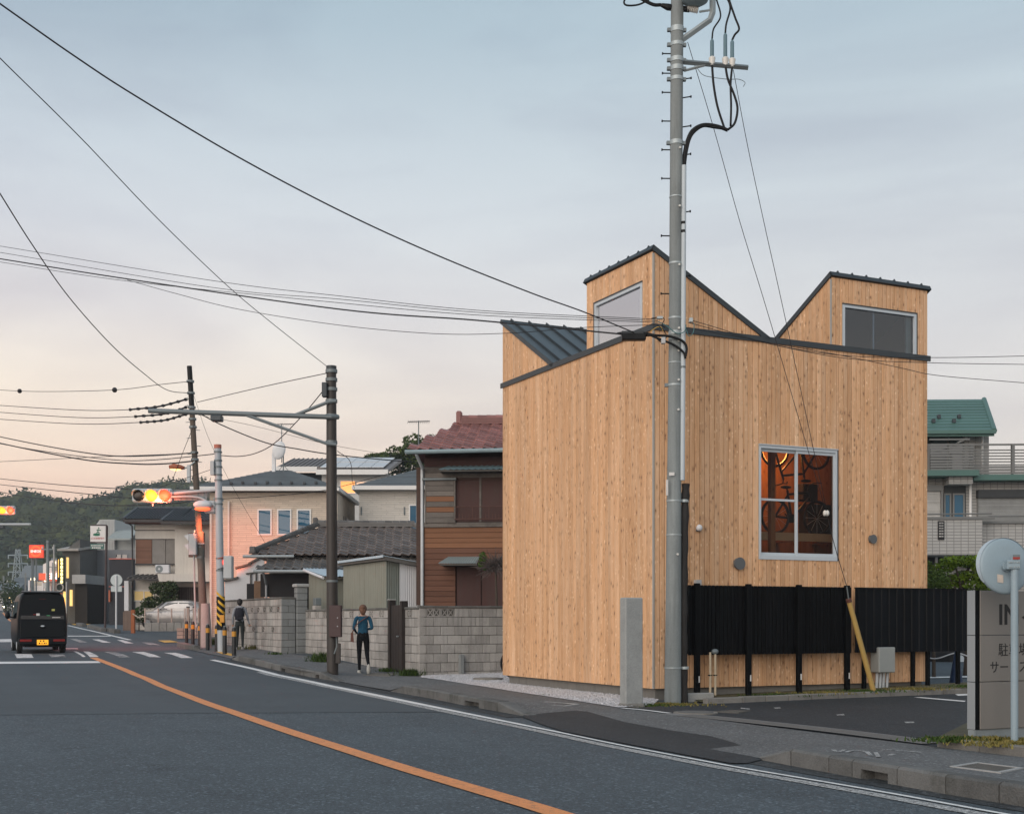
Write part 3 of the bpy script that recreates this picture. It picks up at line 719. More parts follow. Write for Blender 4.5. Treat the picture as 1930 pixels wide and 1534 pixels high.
# roofs: slab, dark edge trim, standing seams
def roof(p00, p10, p11, p01, seams, over=.03, th=.055):
    """p00-p10 is the high edge, p01-p11 the low edge"""
    P = [Vector(p) for p in (p00, p10, p11, p01)]
    up = (P[1] - P[0]).cross(P[3] - P[0]).normalized(); up = up if up.z > 0 else -up
    c = [p for p in P]; m_ = MB().hexa([p for p in c] + [p + up * .02 for p in c]); ro = m_.build('roof', M_ROOFST, house)
    u = (P[1] - P[0]).normalized(); s = (P[3] - P[0]).normalized()
    for a, b, side in ((P[0], P[1], -s), (P[0], P[3], -u), (P[1], P[2], u), (P[3], P[2], s)):
        d = (b - a).normalized(); a2, b2 = a - d * over, b + d * over
        q = [a2 - up * th, b2 - up * th, b2 - up * th + side * over, a2 - up * th + side * over]
        MB().hexa(q + [x + up * (th + .035) for x in q]).build('edge_trim', M_FASCIA, ro)
    for i in range(seams):
        f = (i + .5) / seams; a = P[0].lerp(P[1], f); b = P[3].lerp(P[2], f); h = .012
        q = [a - u * h - s * .035, b - u * h, b + u * h, a + u * h - s * .035]
        MB().hexa([x + up * .02 for x in q] + [x + up * .075 for x in q]).build('seam', M_FASCIA, ro)
ZR = .055
roof((-.02, -.02, T1Z + ZR), (-.02, T1 + .02, T1Z + ZR), (2.42, T1 + .02, TZ0 + .0), (2.42, -.02, TZ0 + .0), 7)
roof((T2X - .02, -.02, 7.84 + ZR), (LX + .02, -.02, 7.84 + ZR), (LX + .02, 2.48, TZ0), (T2X - .02, 2.48, TZ0), 7)
roof((-.02, LY + .02, 7.87 + ZR), (3.02, LY + .02, 7.87 + ZR), (3.02, T3Y - .03, TZ0), (-.02, T3Y - .03, TZ0), 7)
# main eave flashing
f1 = MB().box(-.05, LX + .05, -.05, -.019, ZT - .005, ZT + .1); f1.build('flashing', M_FASCIA, house)
f2 = MB().box(-.05, -.019, -.0189, LY + .05, ZT - .006, ZT + .099); f2.build('flashing', M_FASCIA, house)
MB().box(-.03, -.0, -.03, -.0, ZB, 7.8).build('corner_trim', pm('corner_trim', (.36, .35, .32), .5, .1, 3, 40, .05, 0, 0), house)
MB().box(T2X - .026, T2X - .0, -.026, -.0, ZT + .1, 7.8).build('corner_trim', pm('corner_trim', (0, 0, 0)), house)
MB().box(.07, LX - .07, .07, LY - .16, -.1, ZB).build('foundation', M_FOUND, house)
# windows
G_T1 = glass('tower_glass', (.14, .12, .12), .45); G_T2 = glass('tower_glass_dark', (.55, .68, .78), .05, clear=1)
def window_y0(x0, x1, z0, z1, gl, mull=(), name='window', depth=.045, frame=.055, y=-.005):
    wv = MB().box(x0, x0 + frame, y - .02, y + depth, z0, z1).box(x1 - frame, x1, y - .02, y + depth, z0, z1).box(x0 + frame, x1 - frame, y - .02, y + depth, z0, z0 + frame).box(x0 + frame, x1 - frame, y - .02, y + depth, z1 - frame, z1).build(name, M_ALU, house)
    yy_ = y + depth * .5; MB().quad((x0 + frame, yy_, z0 + frame), (x1 - frame, yy_, z0 + frame), (x1 - frame, yy_, z1 - frame), (x0 + frame, yy_, z1 - frame)).build('pane', gl, wv)
    MB().box(x0 - .012, x1 + .012, y - .035, y + .02, z1, z1 + .02).build('head_flashing', M_FASCIA, wv)
    MB().box(x1, x1 + .018, y - .028, y + .02, z0, z1 - .001).build('side_flashing', M_FASCIA, wv)
    return wv
def window_x0(y0, y1, z0, z1, gl, name='window', depth=.045, frame=.06, x=-.005):
    wv = MB().box(x - .02, x + depth, y0, y0 + frame, z0, z1).box(x - .02, x + depth, y1 - frame, y1, z0, z1).box(x - .02, x + depth, y0 + frame, y1 - frame, z0, z0 + frame).box(x - .02, x + depth, y0 + frame, y1 - frame, z1 - frame, z1).build(name, M_ALU, house)
    MB().box(x + depth * .5, x + depth * .5 + .008, y0 + frame, y1 - frame, z0 + frame, z1 - frame).build('pane', gl, wv)
    MB().box(x - .035, x + .02, y0 - .012, y1 + .012, z1, z1 + .02).build('head_flashing', M_FASCIA, wv)
    MB().box(x - .028, x + .02, y1, y1 + .018, z0, z1 - .001).build('side_flashing', M_FASCIA, wv)
    return wv
window_x0(*W1, G_T1)
wt2 = window_y0(*W2, G_T2)
MB().box(5.0, 5.03, .1, .13, 6.55, 7.5).build('inner_post', M_ALU, wt2); MB().box(5.85, 6.05, .12, .16, 6.5, 7.5).build('curtain', pm('curtain_pale', (.35, .38, .34), .9), wt2)
MB().box(T2X + .06, LX - .06, 2.3, 2.36, 6.45, 6.6).box(T2X + .06, LX - .06, .06, 2.4, 6.46, 6.5).build('tower_floor', pm('tower_inside', (.05, .06, .07), .8), house)
# main window: two sliding sashes
x0, x1, z0, z1 = WIN; y = -.01; fr = .038
wm = MB().box(x0, x0 + fr, y - .025, y + .09, z0, z1).box(x1 - fr, x1, y - .025, y + .09, z0, z1).box(x0 + fr, x1 - fr, y - .025, y + .09, z0, z0 + .075).box(x0 + fr, x1 - fr, y - .025, y + .09, z1 - .055, z1).build('window', M_ALU, house)
MB().box(x0 - .012, x1 + .012, y - .045, y + .02, z1, z1 + .018).build('head_flashing', M_ALU, wm)
MB().box(x1, x1 + .02, y - .03, y + .02, z0, z1 - .001).build('side_flashing', M_FASCIA, wm)
G_MAIN = glass('clear_glass', (.66, .62, .58), .0, clear=1, ior=1.2)
xm = (x0 + x1) / 2 - .02
def sash(a, b, yy, mid=False):
    m_ = MB().box(a, a + .036, yy, yy + .03, z0 + .075, z1 - .055).box(b - .036, b, yy, yy + .03, z0 + .075, z1 - .055).box(a + .036, b - .036, yy, yy + .03, z0 + .075, z0 + .13).box(a + .036, b - .036, yy, yy + .03, z1 - .11, z1 - .055)
    if mid: m_.box(a + .036, b - .036, yy + .004, yy + .026, z0 + 1.08, z0 + 1.12)
    s = m_.build('sash', M_ALU, wm)
    MB().quad((a + .036, yy + .015, z0 + .13), (b - .036, yy + .015, z0 + .13), (b - .036, yy + .015, z1 - .11), (a + .036, yy + .015, z1 - .11)).build('pane', G_MAIN, s)
sash(x0 + fr, xm + .02, y + .045, True); sash(xm - .02, x1 - fr, y + .005)
for (vx, vz, r) in ((1.773, 2.425, .112), (4.856, 2.95, .085)):
    v = MB().cyl((vx, 0, vz), (vx, -.07, vz), r * .93, r * .93, 24).build('vent', M_GREYCAP, house, smooth=True)
    MB().cyl((vx, -.07, vz), (vx, -.085, vz), r, r, 24).build('vent_cap', M_GREYCAP, v, smooth=True)
lt = MB().box(.86, .94, -.06, -.018, 2.98, 3.06).build('wall_light', M_GREYCAP, house)
MB().sphere((.9, -.075, 3.04), (.055, .055, .06), 12, 8).build('globe', pm('white_plastic', (.7, .72, .74), .4, .05, 3, 40, .03, 0, 0), lt, smooth='all')
MB().box(.82, .93, -.1, -.018, 1.98, 2.12).build('meter_box', pm('box_grey', (.42, .43, .43), .5, .1, 3, 40, .05, 0, 0), house)
# interior seen through the main window
M_IN = cedar('interior_timber', (.34, .18, .08), (.24, .12, .05), (.42, .24, .12))
M_BLKIN = pm('dark_gear', (.02, .018, .018), .7)
MB().box(.14, LX - .14, 2.7, 2.75, 1.2, 6.2).build('inner_wall', M_IN, house)
MB().box(.14, LX - .14, .13, 2.69, 1.2, 1.28).build('inner_floor', M_IN, house)
MB().box(.14, LX - .14, .13, 2.69, 5.25, 5.3).build('inner_ceiling', M_IN, house)
MB().box(3.5, 3.61, 1.3, 1.4, 1.28, 5.25).build('inner_post', M_IN, house)
MB().box(1.6, 6.1, 1.42, 1.5, 2.98, 3.14).build('inner_beam', pm('pale_beam', (.55, .45, .3), .6), house)
for k, xx in enumerate((2.0, 3.4, 4.6, 5.6)): MB().box(xx, xx + .1, 1.44, 2.69, 3.02, 3.12).build('joist', M_IN, house)
MB().box(2.6, 5.6, .95, 1.3, 2.42, 2.47).build('work_bench', M_IN, house)
for a_, b_, c_, d_, e_ in ((4.75, 5.15, 1.9, 3.85, 4.2), (4.95, 5.6, 2.0, 3.15, 3.8), (4.2, 5.0, 1.9, 1.9, 2.6), (5.1, 5.8, 2.0, 1.3, 2.4)): MB().cbox(a_, b_, c_, c_ + .3, d_, e_, .02).build('storage_box', M_BLKIN, house)
for xx in (3.2, 4.9): MB().box(xx, xx + .12, 1.0, 1.1, 1.28, 2.42).build('bench_leg', M_IN, house)
ld = bpy.data.lights.new('room_lamp', 'POINT'); ld.energy = 45; ld.color = (1.0, .36, .08); ld.shadow_soft_size = .12
lo = bpy.data.objects.new('room_lamp', ld); C.objects.link(lo); lo.parent = house; lo.location = (4.1, 1.9, 4.75)
bm_ = MB().sphere((4.1, 1.9, 5.05), .05, 10, 6).build('lamp_bulb', em('bulb', (1, .5, .18), 6), house, smooth='all')
def bicycle(name, label, loc, rot):
    t_ = thing(name, label, 'bicycle', loc); t_.rotation_euler = rot
    k_ = pm('bike_black', (.015, .015, .017), .4, .1, 5, 50, .05, 0, 0, metal=.3)
    for wx in (-.52, .52):
        whl = MB(); pts = [(wx + .33 * math.cos(a * math.pi / 14), 0, .33 + .33 * math.sin(a * math.pi / 14)) for a in range(29)]
        whl.tube(pts, .03, 6, caps=False); wo = whl.build('wheel', k_, t_)
        sp = MB()
        for a in range(12):
            an = a * math.pi / 6; sp.cyl((wx, 0, .33), (wx + .32 * math.cos(an), 0, .33 + .32 * math.sin(an)), .003, n=4)
        sp.build('spokes', M_ALU, wo)
    fr_ = MB()
    for a, b_ in (((-.52, 0, .33), (-.12, 0, .3)), ((-.52, 0, .33), (-.2, 0, .78)), ((-.12, 0, .3), (-.22, 0, .86)), ((-.12, 0, .3), (.34, 0, .75)), ((-.2, 0, .78), (.32, 0, .84)), ((.3, 0, .92), (.52, 0, .33))): fr_.cyl(a, b_, .024, n=8)
    fr_.build('frame', k_, t_)
    MB().tube([(.3, 0, .92), (.32, 0, 1.0)], .014).tube(smooth_path([(.42, -.27, 1.0), (.34, -.15, 1.02), (.32, 0, 1.0), (.34, .15, 1.02), (.42, .27, 1.0)], 4), .013).build('handlebar', k_, t_)
    MB().sphere((-.26, 0, .92), (.13, .07, .035), 10, 6).cyl((-.22, 0, .86), (-.25, 0, .92), .014, n=6).build('saddle', k_, t_)
    MB().cyl((-.12, -.03, .3), (-.12, .03, .3), .09, n=14).cyl((-.12, -.08, .3), (-.02, -.08, .2), .012, n=6).cyl((-.12, .08, .3), (-.22, .08, .4), .012, n=6).build('crank', k_, t_)
    return t_
def hw(x, y, z): return CORN + BX * x + BY * y + Vector((0, 0, z))
bicycle('bicycle', 'black bicycle standing on the shelf inside the lit window', hw(4.35, 1.6, 3.14), (0, 0, TH))
bicycle('bicycle', 'bicycle hung upside down high inside the lit window', hw(4.45, 1.75, 5.15), (0, math.pi, TH))
# ================================================================== right foreground
M_POLE = pm('pole_concrete', (.21, .235, .235), .75, .3, 1.2, 60, .22, .3, 0, streak=.7, stain_col=(.12, .135, .135))
M_GALV = pm('galvanised', (.36, .41, .42), .5, .12, 4, 50, .1, .1, .08, metal=.35)
M_GALVD = pm('galvanised_dark', (.17, .20, .21), .55, .12, 4, 50, .1, .1, .08, metal=.3)
M_BLKRUB = pm('black_rubber', (.008, .009, .01), .5, .1, 4, 50, .1, 0, 0, spec=.2)
M_CONDUIT = pm('conduit', (.44, .50, .53), .5, .08, 2, 40, .05, .05, .03)
M_CHAR = pm('charred_timber', (.022, .021, .02), .8, .4, 3, 30, .4, .5, 0, stretch=(4, 4, .5))
M_PORC = pm('porcelain', (.62, .62, .58), .3, .06, 4, 50, .05, 0, .04)
PY = 21.33; PB = D(1268, 1326, PY); PB.z = 0
up = thing('utility_pole', 'tall grey concrete utility pole with climbing pegs in front of the wooden house', 'utility pole', PB)
def pp(px, py, dy=0.): return D(px, py, PY + dy) - PB
def pole_c(z): return Vector((lerp(0, .075, z / 11.8), 0, z))
def pole_r(z): return lerp(.142, .106, min(1, z / 6.2)) if z < 6.2 else .106
zs = [-.1, .5, 2, 3.5, 5, 6.2, 8, 10, 13.2]
MB().tube([pole_c(z) for z in zs], [pole_r(z) for z in zs], 28).build('shaft', M_POLE, up, smooth=True)
def band(z, h=.035, bolts=True, mat=M_GALV, th=.008):
    b = MB().tube([pole_c(z - h / 2), pole_c(z + h / 2)], pole_r(z) + th, 24).build('band', mat, up, smooth=True)
    if bolts:
        c = pole_c(z); r = pole_r(z)
        MB().cbox(c.x - r - .06, c.x - r + .02, -.03, .03, z - .03, z + .03, .006).cbox(c.x + r - .02, c.x + r + .05, -.03, .03, z - .035, z + .025, .006).build('clamp', M_GALVD, b)
def zpx(py): return ZD(py, PY)
for py, h, bo in ((57, .09, True), (85, .06, True), (114, .075, True), (130, .075, True), (150, .06, True), (270, .07, True), (372, .02, False), (497, .03, False), (600, .03, False), (628, .06, False), (640, .03, False), (684, .015, False), (726, .03, True), (944, .025, False), (1008, .02, False), (1258, .025, False)):
    band(zpx(py), h, bo)
for i, (side, py) in enumerate(((-1, 103), (-1, 140), (1, 149), (-1, 176), (1, 184), (-1, 230), (1, 239), (-1, 284), (1, 292), (-1, 338), (1, 400), (-1, 446), (1, 521), (-1, 555))):
    z = zpx(py); c = pole_c(z); r = pole_r(z)
    MB().cyl(c + Vector((side * r * .8, 0, -.01 * side)), c + Vector((side * (r + .13), 0, .012)), .011, n=8).cyl(c + Vector((side * (r + .125), 0, .012)), c + Vector((side * (r + .145), 0, .013)), .022, n=8).build('climbing_peg', M_BLKRUB, up)
for py in (283, 392, 502, 621, 645, 663, 718, 774, 1045):
    z = zpx(py); c = pole_c(z); MB().cyl(c + Vector((.045, -pole_r(z) + .01, 0)), c + Vector((.05, -pole_r(z) - .02, 0)), .018, n=10).build('bolt', M_PORC, up)
MB().tube([pp(1289, 312, -.05), pp(1288.5, 430, -.05), pp(1287.5, 640, -.05), pp(1286, 905, -.05)], .042, 12).build('conduit', M_CONDUIT, up, smooth=True)
for py in (420, 436): MB().tube([pp(1288, py - 2, -.05), pp(1288, py + 3, -.05)], .045, 12).build('conduit_joint', M_BLKRUB, up)
MB().tube([pp(1287, 690, -.05), pp(1287, 694, -.05)], .046, 12).build('conduit_joint', M_GALVD, up)
# cranked arm with transformer above
MB().tube([pp(1275, 83), pp(1338, 38), pp(1343, 25), pp(1343, -25)], .052, 4).build('cranked_arm', M_GALV, up)
MB().tube([pp(1343, 19), pp(1318, 23)], .018, 6).build('arm_link', M_GALV, up)
tr = MB().tube([pp(1310, 9, -.1), pp(1310, 3, -.1), pp(1310, -40, -.1)], [.13, .215, .215], 22).build('transformer', pm('transformer_grey', (.27, .34, .36), .5, .1, 3, 40, .05, 0, 0), up, smooth=True)
ins = MB(); a, b = pp(1258, 14), pp(1300, 19)
MB().tube([pp(1246, 10), a, pp(1285, 17), b], [.03, .055, .05, .045], 10).build('cable_end', M_BLKRUB, up)
pts = []; rs = []
for k in range(13):
    t_ = k / 12; pts.append(pp(lerp(1295, 1316, t_), lerp(16.5, 20, t_))); rs.append(.062 if k % 2 else .042)
MB().tube(pts, rs, 12).build('insulator', M_PORC, up)
MB().tube(smooth_path([pp(1246, 10), pp(1230, 9), pp(1205, -4), pp(1190, -14)], 6), .03, 8).build('line_cable', M_BLKRUB, up)
MB().tube(smooth_path([pp(1226, -2), pp(1205, 9), pp(1183, 11), pp(1176, 5), pp(1182, -8)], 6), .016, 8).build('line_loop', M_BLKRUB, up)
# cross arm with three cable terminations
MB().tube([pp(1284, 117), pp(1335, 121.5), pp(1410, 128)], .045, 4).build('cross_arm', M_GALVD, up)
MB().tube([pp(1289, 134), pp(1334, 122)], .024, 4).build('arm_brace', M_GALV, up)
for cx_, ty, by in ((1342, 78, 122), (1367, 67, 123), (1380, 80, 125)):
    te = MB().tube([pp(cx_, by - 6), pp(cx_, ty), pp(cx_, ty - 4)], [.034, .032, .012], 12).build('cable_termination', pm('term_blue', (.10, .17, .20), .5), up, smooth=True)
    MB().tube([pp(cx_, by - 14), pp(cx_, by - 12), pp(cx_, by - 5), pp(cx_, by + 2)], [.045, .058, .05, .042], 12).build('skirt', M_PORC, te, smooth=True)
M = smooth_path
for path, r in (([(1342, 122), (1345, 160), (1352, 200), (1363, 235), (1366, 243)], .02), ([(1367, 123), (1372, 150), (1384, 180), (1390, 205), (1385, 232), (1372, 245)], .02), ([(1380, 125), (1377, 160), (1378, 200), (1377, 238)], .018),
                ([(1372, 246), (1350, 238), (1325, 236), (1306, 246), (1297, 262), (1291, 285), (1289, 315)], .032), ([(1366, 243), (1345, 240), (1325, 238), (1308, 249), (1299, 264), (1293, 290), (1290, 315)], .026),
                ([(1342, 74), (1345, 55), (1358, 32), (1352, 5), (1347, -8)], .014), ([(1367, 63), (1369, 45), (1376, 20), (1374, 5), (1366, -8)], .016), ([(1380, 76), (1385, 66), (1393, 55), (1386, 35), (1378, 12), (1372, -8)], .018)):
    MB().tube(M([pp(*p) for p in path], 6), r, 8).build('cable', M_BLKRUB, up, smooth='all')
MB().tube(M([pp(*p) for p in ((1313, 128), (1324, 141), (1340, 146), (1372, 150), (1392, 150), (1404, 156), (1401, 164))], 5), .006, 5).build('earth_wire', M_GALVD, up)
# service connections half way up
jb = MB().cbox(*(0, 1, 0, 1, 0, 1), .08)
a = pp(1172, 627); jl = pp(1217, 627).x - a.x
jbx = thing('splice_case', 'black cable splice box hanging beside the concrete utility pole', 'cable box', PB + pp(1172, 642))
MB().cbox(0, jl, -.07, .07, 0, .135, .015).build('case', M_BLKRUB, jbx)
MB().cbox(-.01, jl * .9, -.075, .075, .1, .15, .01).build('lid', pm('splice_lid', (.03, .036, .04), .5), jbx)
MB().tube([(-.08, 0, .12), (0, 0, .12)], [.018, .03], 8).tube([(jl, 0, .1), (jl + .14, 0, .09)], [.035, .02], 8).build('gland', M_BLKRUB, jbx)
for k, (path, r, mt) in enumerate((([(1217, 628), (1235, 632), (1262, 634), (1285, 642), (1294, 655), (1292, 672)], .022, M_BLKRUB), ([(1222, 630), (1245, 640), (1270, 650), (1288, 664), (1292, 676)], .02, M_BLKRUB), ([(1240, 606), (1256, 614), (1275, 628), (1290, 625), (1293, 612)], .008, pm('teal_wire', (.06, .16, .17), .5)),
                       ([(1228, 600), (1245, 598), (1252, 602), (1248, 612), (1253, 618)], .008, M_BLKRUB), ([(1238, 612), (1250, 622), (1256, 634), (1250, 645)], .008, M_BLKRUB), ([(1300, 604), (1308, 612), (1306, 628), (1298, 633), (1294, 622)], .007, pm('teal_wire', (.06, .16, .17))), ([(1232, 632), (1240, 640), (1247, 645), (1256, 645)], .01, M_BLKRUB), ([(1226, 625), (1236, 618), (1245, 616), (1250, 624)], .007, pm('amber_wire', (.45, .28, .06), .6)))):
    MB().tube(M([pp(*p, -.15) for p in path], 6), r, 6).build('service_cable', mt, up, smooth='all')
MB().cbox(*(pp(1244, 645).x, pp(1252, 645).x, -.2, -.12, pp(0, 652).z, pp(0, 640).z), .008).build('terminal', pm('box_grey', (.42, .43, .43)), up)
MB().cbox(pp(1236, 604).x, pp(1247, 604).x, -.2, -.13, pp(0, 606).z, pp(0, 601).z, .006).build('terminal', M_GALV, up)
MB().cbox(pp(1296, 604).x, pp(1303, 604).x, -.2, -.13, pp(0, 612).z, pp(0, 604).z, .006).build('terminal', M_GALV, up)
MB().box(pp(1253, 0).x, pp(1257, 0).x, -.16, -.15, pp(0, 935).z, pp(0, 906).z).build('number_plate', pm('plate_white', (.6, .6, .58), .6), up)
MB().box(pp(1259, 0).x, pp(1269, 0).x, -.15, -.14, pp(0, 898).z, pp(0, 892).z).build('sticker', pm('plate_white', (.6, .6, .58)), up)

st_ = thing('timber_stub', 'charred black timber stub strapped to the side of the concrete utility pole', 'post', D(1289, 1324, 21.35) * 1.0)
st_.location.z = 0; so = Vector(st_.location)
pts = [(1290, 1326), (1289, 1250), (1289, 1150), (1290, 1050), (1291, 960), (1292.5, 912)]
P_ = []
for k, (a_, b_) in enumerate(pts): P_.append(D(a_, b_, 21.36) - so)
vsx = MB().tube(smooth_path(P_, 6), [.060 + .008 * math.sin(i * 1.7) + (.006 if i > 20 else 0) for i in range(31)], 12)
vsx.build('shaft', M_CHAR, st_, smooth=True)
MB().tube([D(1292.5, 914, 21.36) - so, D(1292.5, 911, 21.36) - so], [.064, .058], 10).build('cut_end', pm('rotten_wood', (.16, .07, .03), .9, .3, 20, 80, .3, .4), st_)
for py in (944, 1258): MB().tube([D(1290, py + 2.5, 21.36) - so, D(1290, py - 2.5, 21.36) - so], .075, 14).build('strap', M_GALV, st_)

# concrete stub post
cp = thing('concrete_post', 'weathered square concrete post standing in front of the boards', 'post', G(1179, 1334), TH)
m_ = MB().cbox(0, .33, 0, .19, -.1, 1.77, .018); m_.build('post', pm('old_concrete', (.30, .315, .31), .85, .22, 3, 45, .25, .45, 0, stain=.35, stain_col=(.13, .14, .14)), cp)
MB().cbox(-.03, .36, -.03, .22, -.05, .07, .03).build('base', pm('base_concrete', (.19, .185, .17), .9, .4, 8, 40, .4, .6), cp)

# ---- fence
FY = -.45
def fx(px, y=FY):
    """position along the fence line seen at a photo column"""
    k = (px - CX) / F; o = CORN + BY * y
    return (k * o.y - o.x) / (BX.x - k * BX.y)
M_BLACK = pm('black_metal', (.0035, .0042, .005), .5, .1, 2, 40, .1, 0, .25, spec=.08)
M_NAVY = pm('black_sheet', (.0035, .005, .007), .42, .12, 2, 40, .08, 0, .3, spec=.1)
fence = thing('slatted_fence', 'black vertical slat fence raised on posts along the house wall', 'fence', CORN, TH)
def soil(x): return lerp(.05, .13, x / 5.)
for px in (1314.6, 1411.6, 1506.7, 1597.5):
    x = fx(px, FY - .05); po = MB().cbox(x - .047, x + .047, FY - .075, FY + .005, 0, 2.045, .006).build('post', M_BLACK, fence)
    MB().box(x + .005, x + .03, FY - .0795, FY - .0752, .33, .44).build('label_plate', pm('plate_white', (.6, .6, .58)), po)
xa, xb = fx(1297.5), fx(1606)
MB().box(xa, xb, FY + .036, FY + .07, 1.93, 2.0).build('rail', M_BLACK, fence); MB().box(xa, xb, FY + .036, FY + .07, .83, .9).build('rail', M_BLACK, fence)
n = 44; p = (xb - xa) / n
slat = MB().cbox(-p * .41, p * .41, -.012, .012, .8, 2.015, .004).mesh('slat', M_BLACK)
for i in range(n): link('slat', slat, fence, (xa + (i + .5) * p, FY + .022, 0))
MB().box(xa, xb, FY + .09, FY + .1, .82, 2.0).build('backing', M_BLACK, fence)
fence2 = thing('sheet_fence', 'black ribbed metal fence running on past the house corner', 'fence', CORN, TH)
FY2 = -.28; xa, xb = fx(1612, FY2), fx(1822, FY2); n = 15; p = (xb - xa) / n
rib = MB().prism([(-p / 2, 0, .8), (-p * .18, 0, .8), (-p * .1, -.02, .8), (p * .1, -.02, .8), (p * .18, 0, .8), (p / 2, 0, .8), (p / 2, .008, .8), (-p / 2, .008, .8)], (0, 0, 1.2)).mesh('panel', M_NAVY)
for i in range(n): link('panel', rib, fence2, (xa + (i + .5) * p, FY2, 0))
MB().box(xa, xb, FY2 - .03, FY2 + .03, 2.001, 2.02).build('cap_rail', M_NAVY, fence2)
for px in (1629, 1721, 1749, 1806): x = fx(px, FY2 + .03); MB().box(x - .035, x + .035, FY2 + .009, FY2 + .07, 0, 2.0).build('post', M_BLACK, fence2)

# soil bed with moss at the fence
M_SOIL = pm('mossy_soil', (.10, .085, .045), .95, .45, 6, 60, .5, .6, 0, stain=.8, stain_col=(.045, .06, .015))
m_ = MB()
for i in range(20):
    x = lerp(.4, 8.4, i / 19)
    for yy in (-.86, -.6, -.3, .06): m_.v.append(tuple(hw(x, yy, soil(x) * (.75 if yy == -.86 else 1) + (-.02 if yy == -.86 and x < 1 else 0))))
for i in range(19):
    for k in range(3): m_.f.append((i * 4 + k, i * 4 + k + 1, i * 4 + 5 + k, i * 4 + 4 + k)); m_.m.append(0)
struct(m_.build('planting_bed', M_SOIL))
# pipes and step block at the wall
pb = thing('water_pipes', 'two pale pipes rising from a concrete block under the slatted fence', 'pipes', hw(1.0, -.62, .0), TH)
xq = fx(1338.5, -.5) - 1.0
for dx in (0, .105): MB().tube([(xq + dx, .12, .1), (xq + dx, .12, .85)], .021, 10).build('pipe', pm('pvc_beige', (.45, .38, .27), .5), pb, smooth=True)
for dx in (0, .105): MB().box(xq + dx - .03, xq + dx + .03, .1, .15, .44, .46).build('clip', M_BLKRUB, pb)
MB().sphere((xq + .1, .12, .86), (.07, .05, .05), 10, 6).build('meter', M_GALVD, pb, smooth='all')
x = fx(1297, -.75) - 1.0; MB().cbox(x, x + .58, -.06, .1, 0, .155, .012).build('step_block', pm('pale_concrete', (.34, .34, .32), .85, .2, 4, 50, .2, .3, 0), pb)
# meter cabinet
xm_ = fx(1669, -.3); mc = thing('utility_cabinet', 'grey steel cabinet on pipes behind the fence foot', 'cabinet', hw(xm_, -.22, soil(6)), TH)
MB().cbox(-.2, .2, -.13, .12, .27, .75, .015).build('box', pm('cabinet_grey', (.27, .29, .28), .5, .1, 3, 40, .06, 0, 0), mc)
for dx in (-.13, -.05, .03, .12): MB().tube([(dx - .02, 0, -.05), (dx, 0, .27)], .028, 8).build('pipe', pm('pvc_grey', (.42, .45, .46), .5), mc, smooth=True)

# guy wire with guard
gb = D(1648, 1297, 23.25); gb.z = .1
gy = thing('guy_guard', 'sloping yellow plastic guard on the lower end of a stay wire', 'stay wire guard', gb)
gt = D(1600, 1132, 22.9) - gb; MB().tube([(0, 0, -.05), tuple(gt)], [.05, .046], 12).build('guard', pm('guard_ochre', (.40, .27, .085), .55, .2, 3, 40, .15, .1, 0), gy, smooth=True)
MB().tube([tuple(gt * .985), tuple(gt * 1.02)], .05, 12).build('cap', pm('guard_cap', (.10, .04, .03), .6), gy)
MB().tube([tuple(gt), tuple(D(1596, 1105, 22.85) - gb)], .012, 6).build('rod', M_GALVD, gy)

# ---- entrance sign
sg = thing('entrance_sign', 'grey panelled entrance sign with black lettering on a kerbed bed', 'sign', D(1848, 1388, 13.9), TH)
SZ = .11; sg.location.z = SZ; SY = 13.9
def szz(py): return ZD(py, SY) - SZ
M_SIGN = pm('sign_taupe', (.19, .18, .165), .5, .06, 1.5, 60, .03, .02, .02); M_SIGNL = pm('sign_silver', (.25, .275, .29), .4, .06, 1.5, 60, .03, 0, .02)
zt_, z2_, z1_, zb_ = szz(1112), szz(1197), szz(1285), szz(1375)
for a, b in ((zb_, z1_), (z1_, z2_), (z2_, zt_)):
    MB().cbox(0, 1.5, 0, .115, a + .003, b - .003, .004).build('panel', M_SIGN, sg)
    MB().cbox(-.082, -.07, .005, .115, a + .003, b - .003, .003).build('side_panel', M_SIGNL, sg)
MB().box(-.0695, -.001, .012, .11, zb_ + .0, zt_ - .004).build('recess', M_BLACK, sg)
MB().box(-.078, -.05, .012, .105, -.05, zb_).box(-.04, 1.45, .02, .105, -.05, zb_).build('plinth', pm('plinth_grey', (.20, .23, .24), .6), sg)
M_INK = pm('sign_ink', (.012, .012, .012), .5, .05, 3, 40, .02, 0, 0)
def sx_(px): return fx(px, 0) if False else (XD(px, SY) - XD(1848, SY)) / math.cos(TH) * 1.0
text_mesh('IN', .315, M_INK, 'lettering', sg, (.262, -.001, szz(1176)), bold=.006)
ar = MB().prism([(.62, -.001, szz(1163)), (.67, -.001, szz(1158)), (.67, -.001, szz(1168))], (0, -.003, 0)).prism([(.665, -.001, szz(1161)), (.9, -.001, szz(1161)), (.9, -.001, szz(1165)), (.665, -.001, szz(1165))], (0, -.003, 0)).build('arrow', M_INK, sg)
text_mesh('駐車場', .155, M_INK, 'lettering', sg, (.262, -.001, szz(1234.5)))
text_mesh('サービス・部品', .145, M_INK, 'lettering', sg, (.135, -.001, szz(1266.5)))
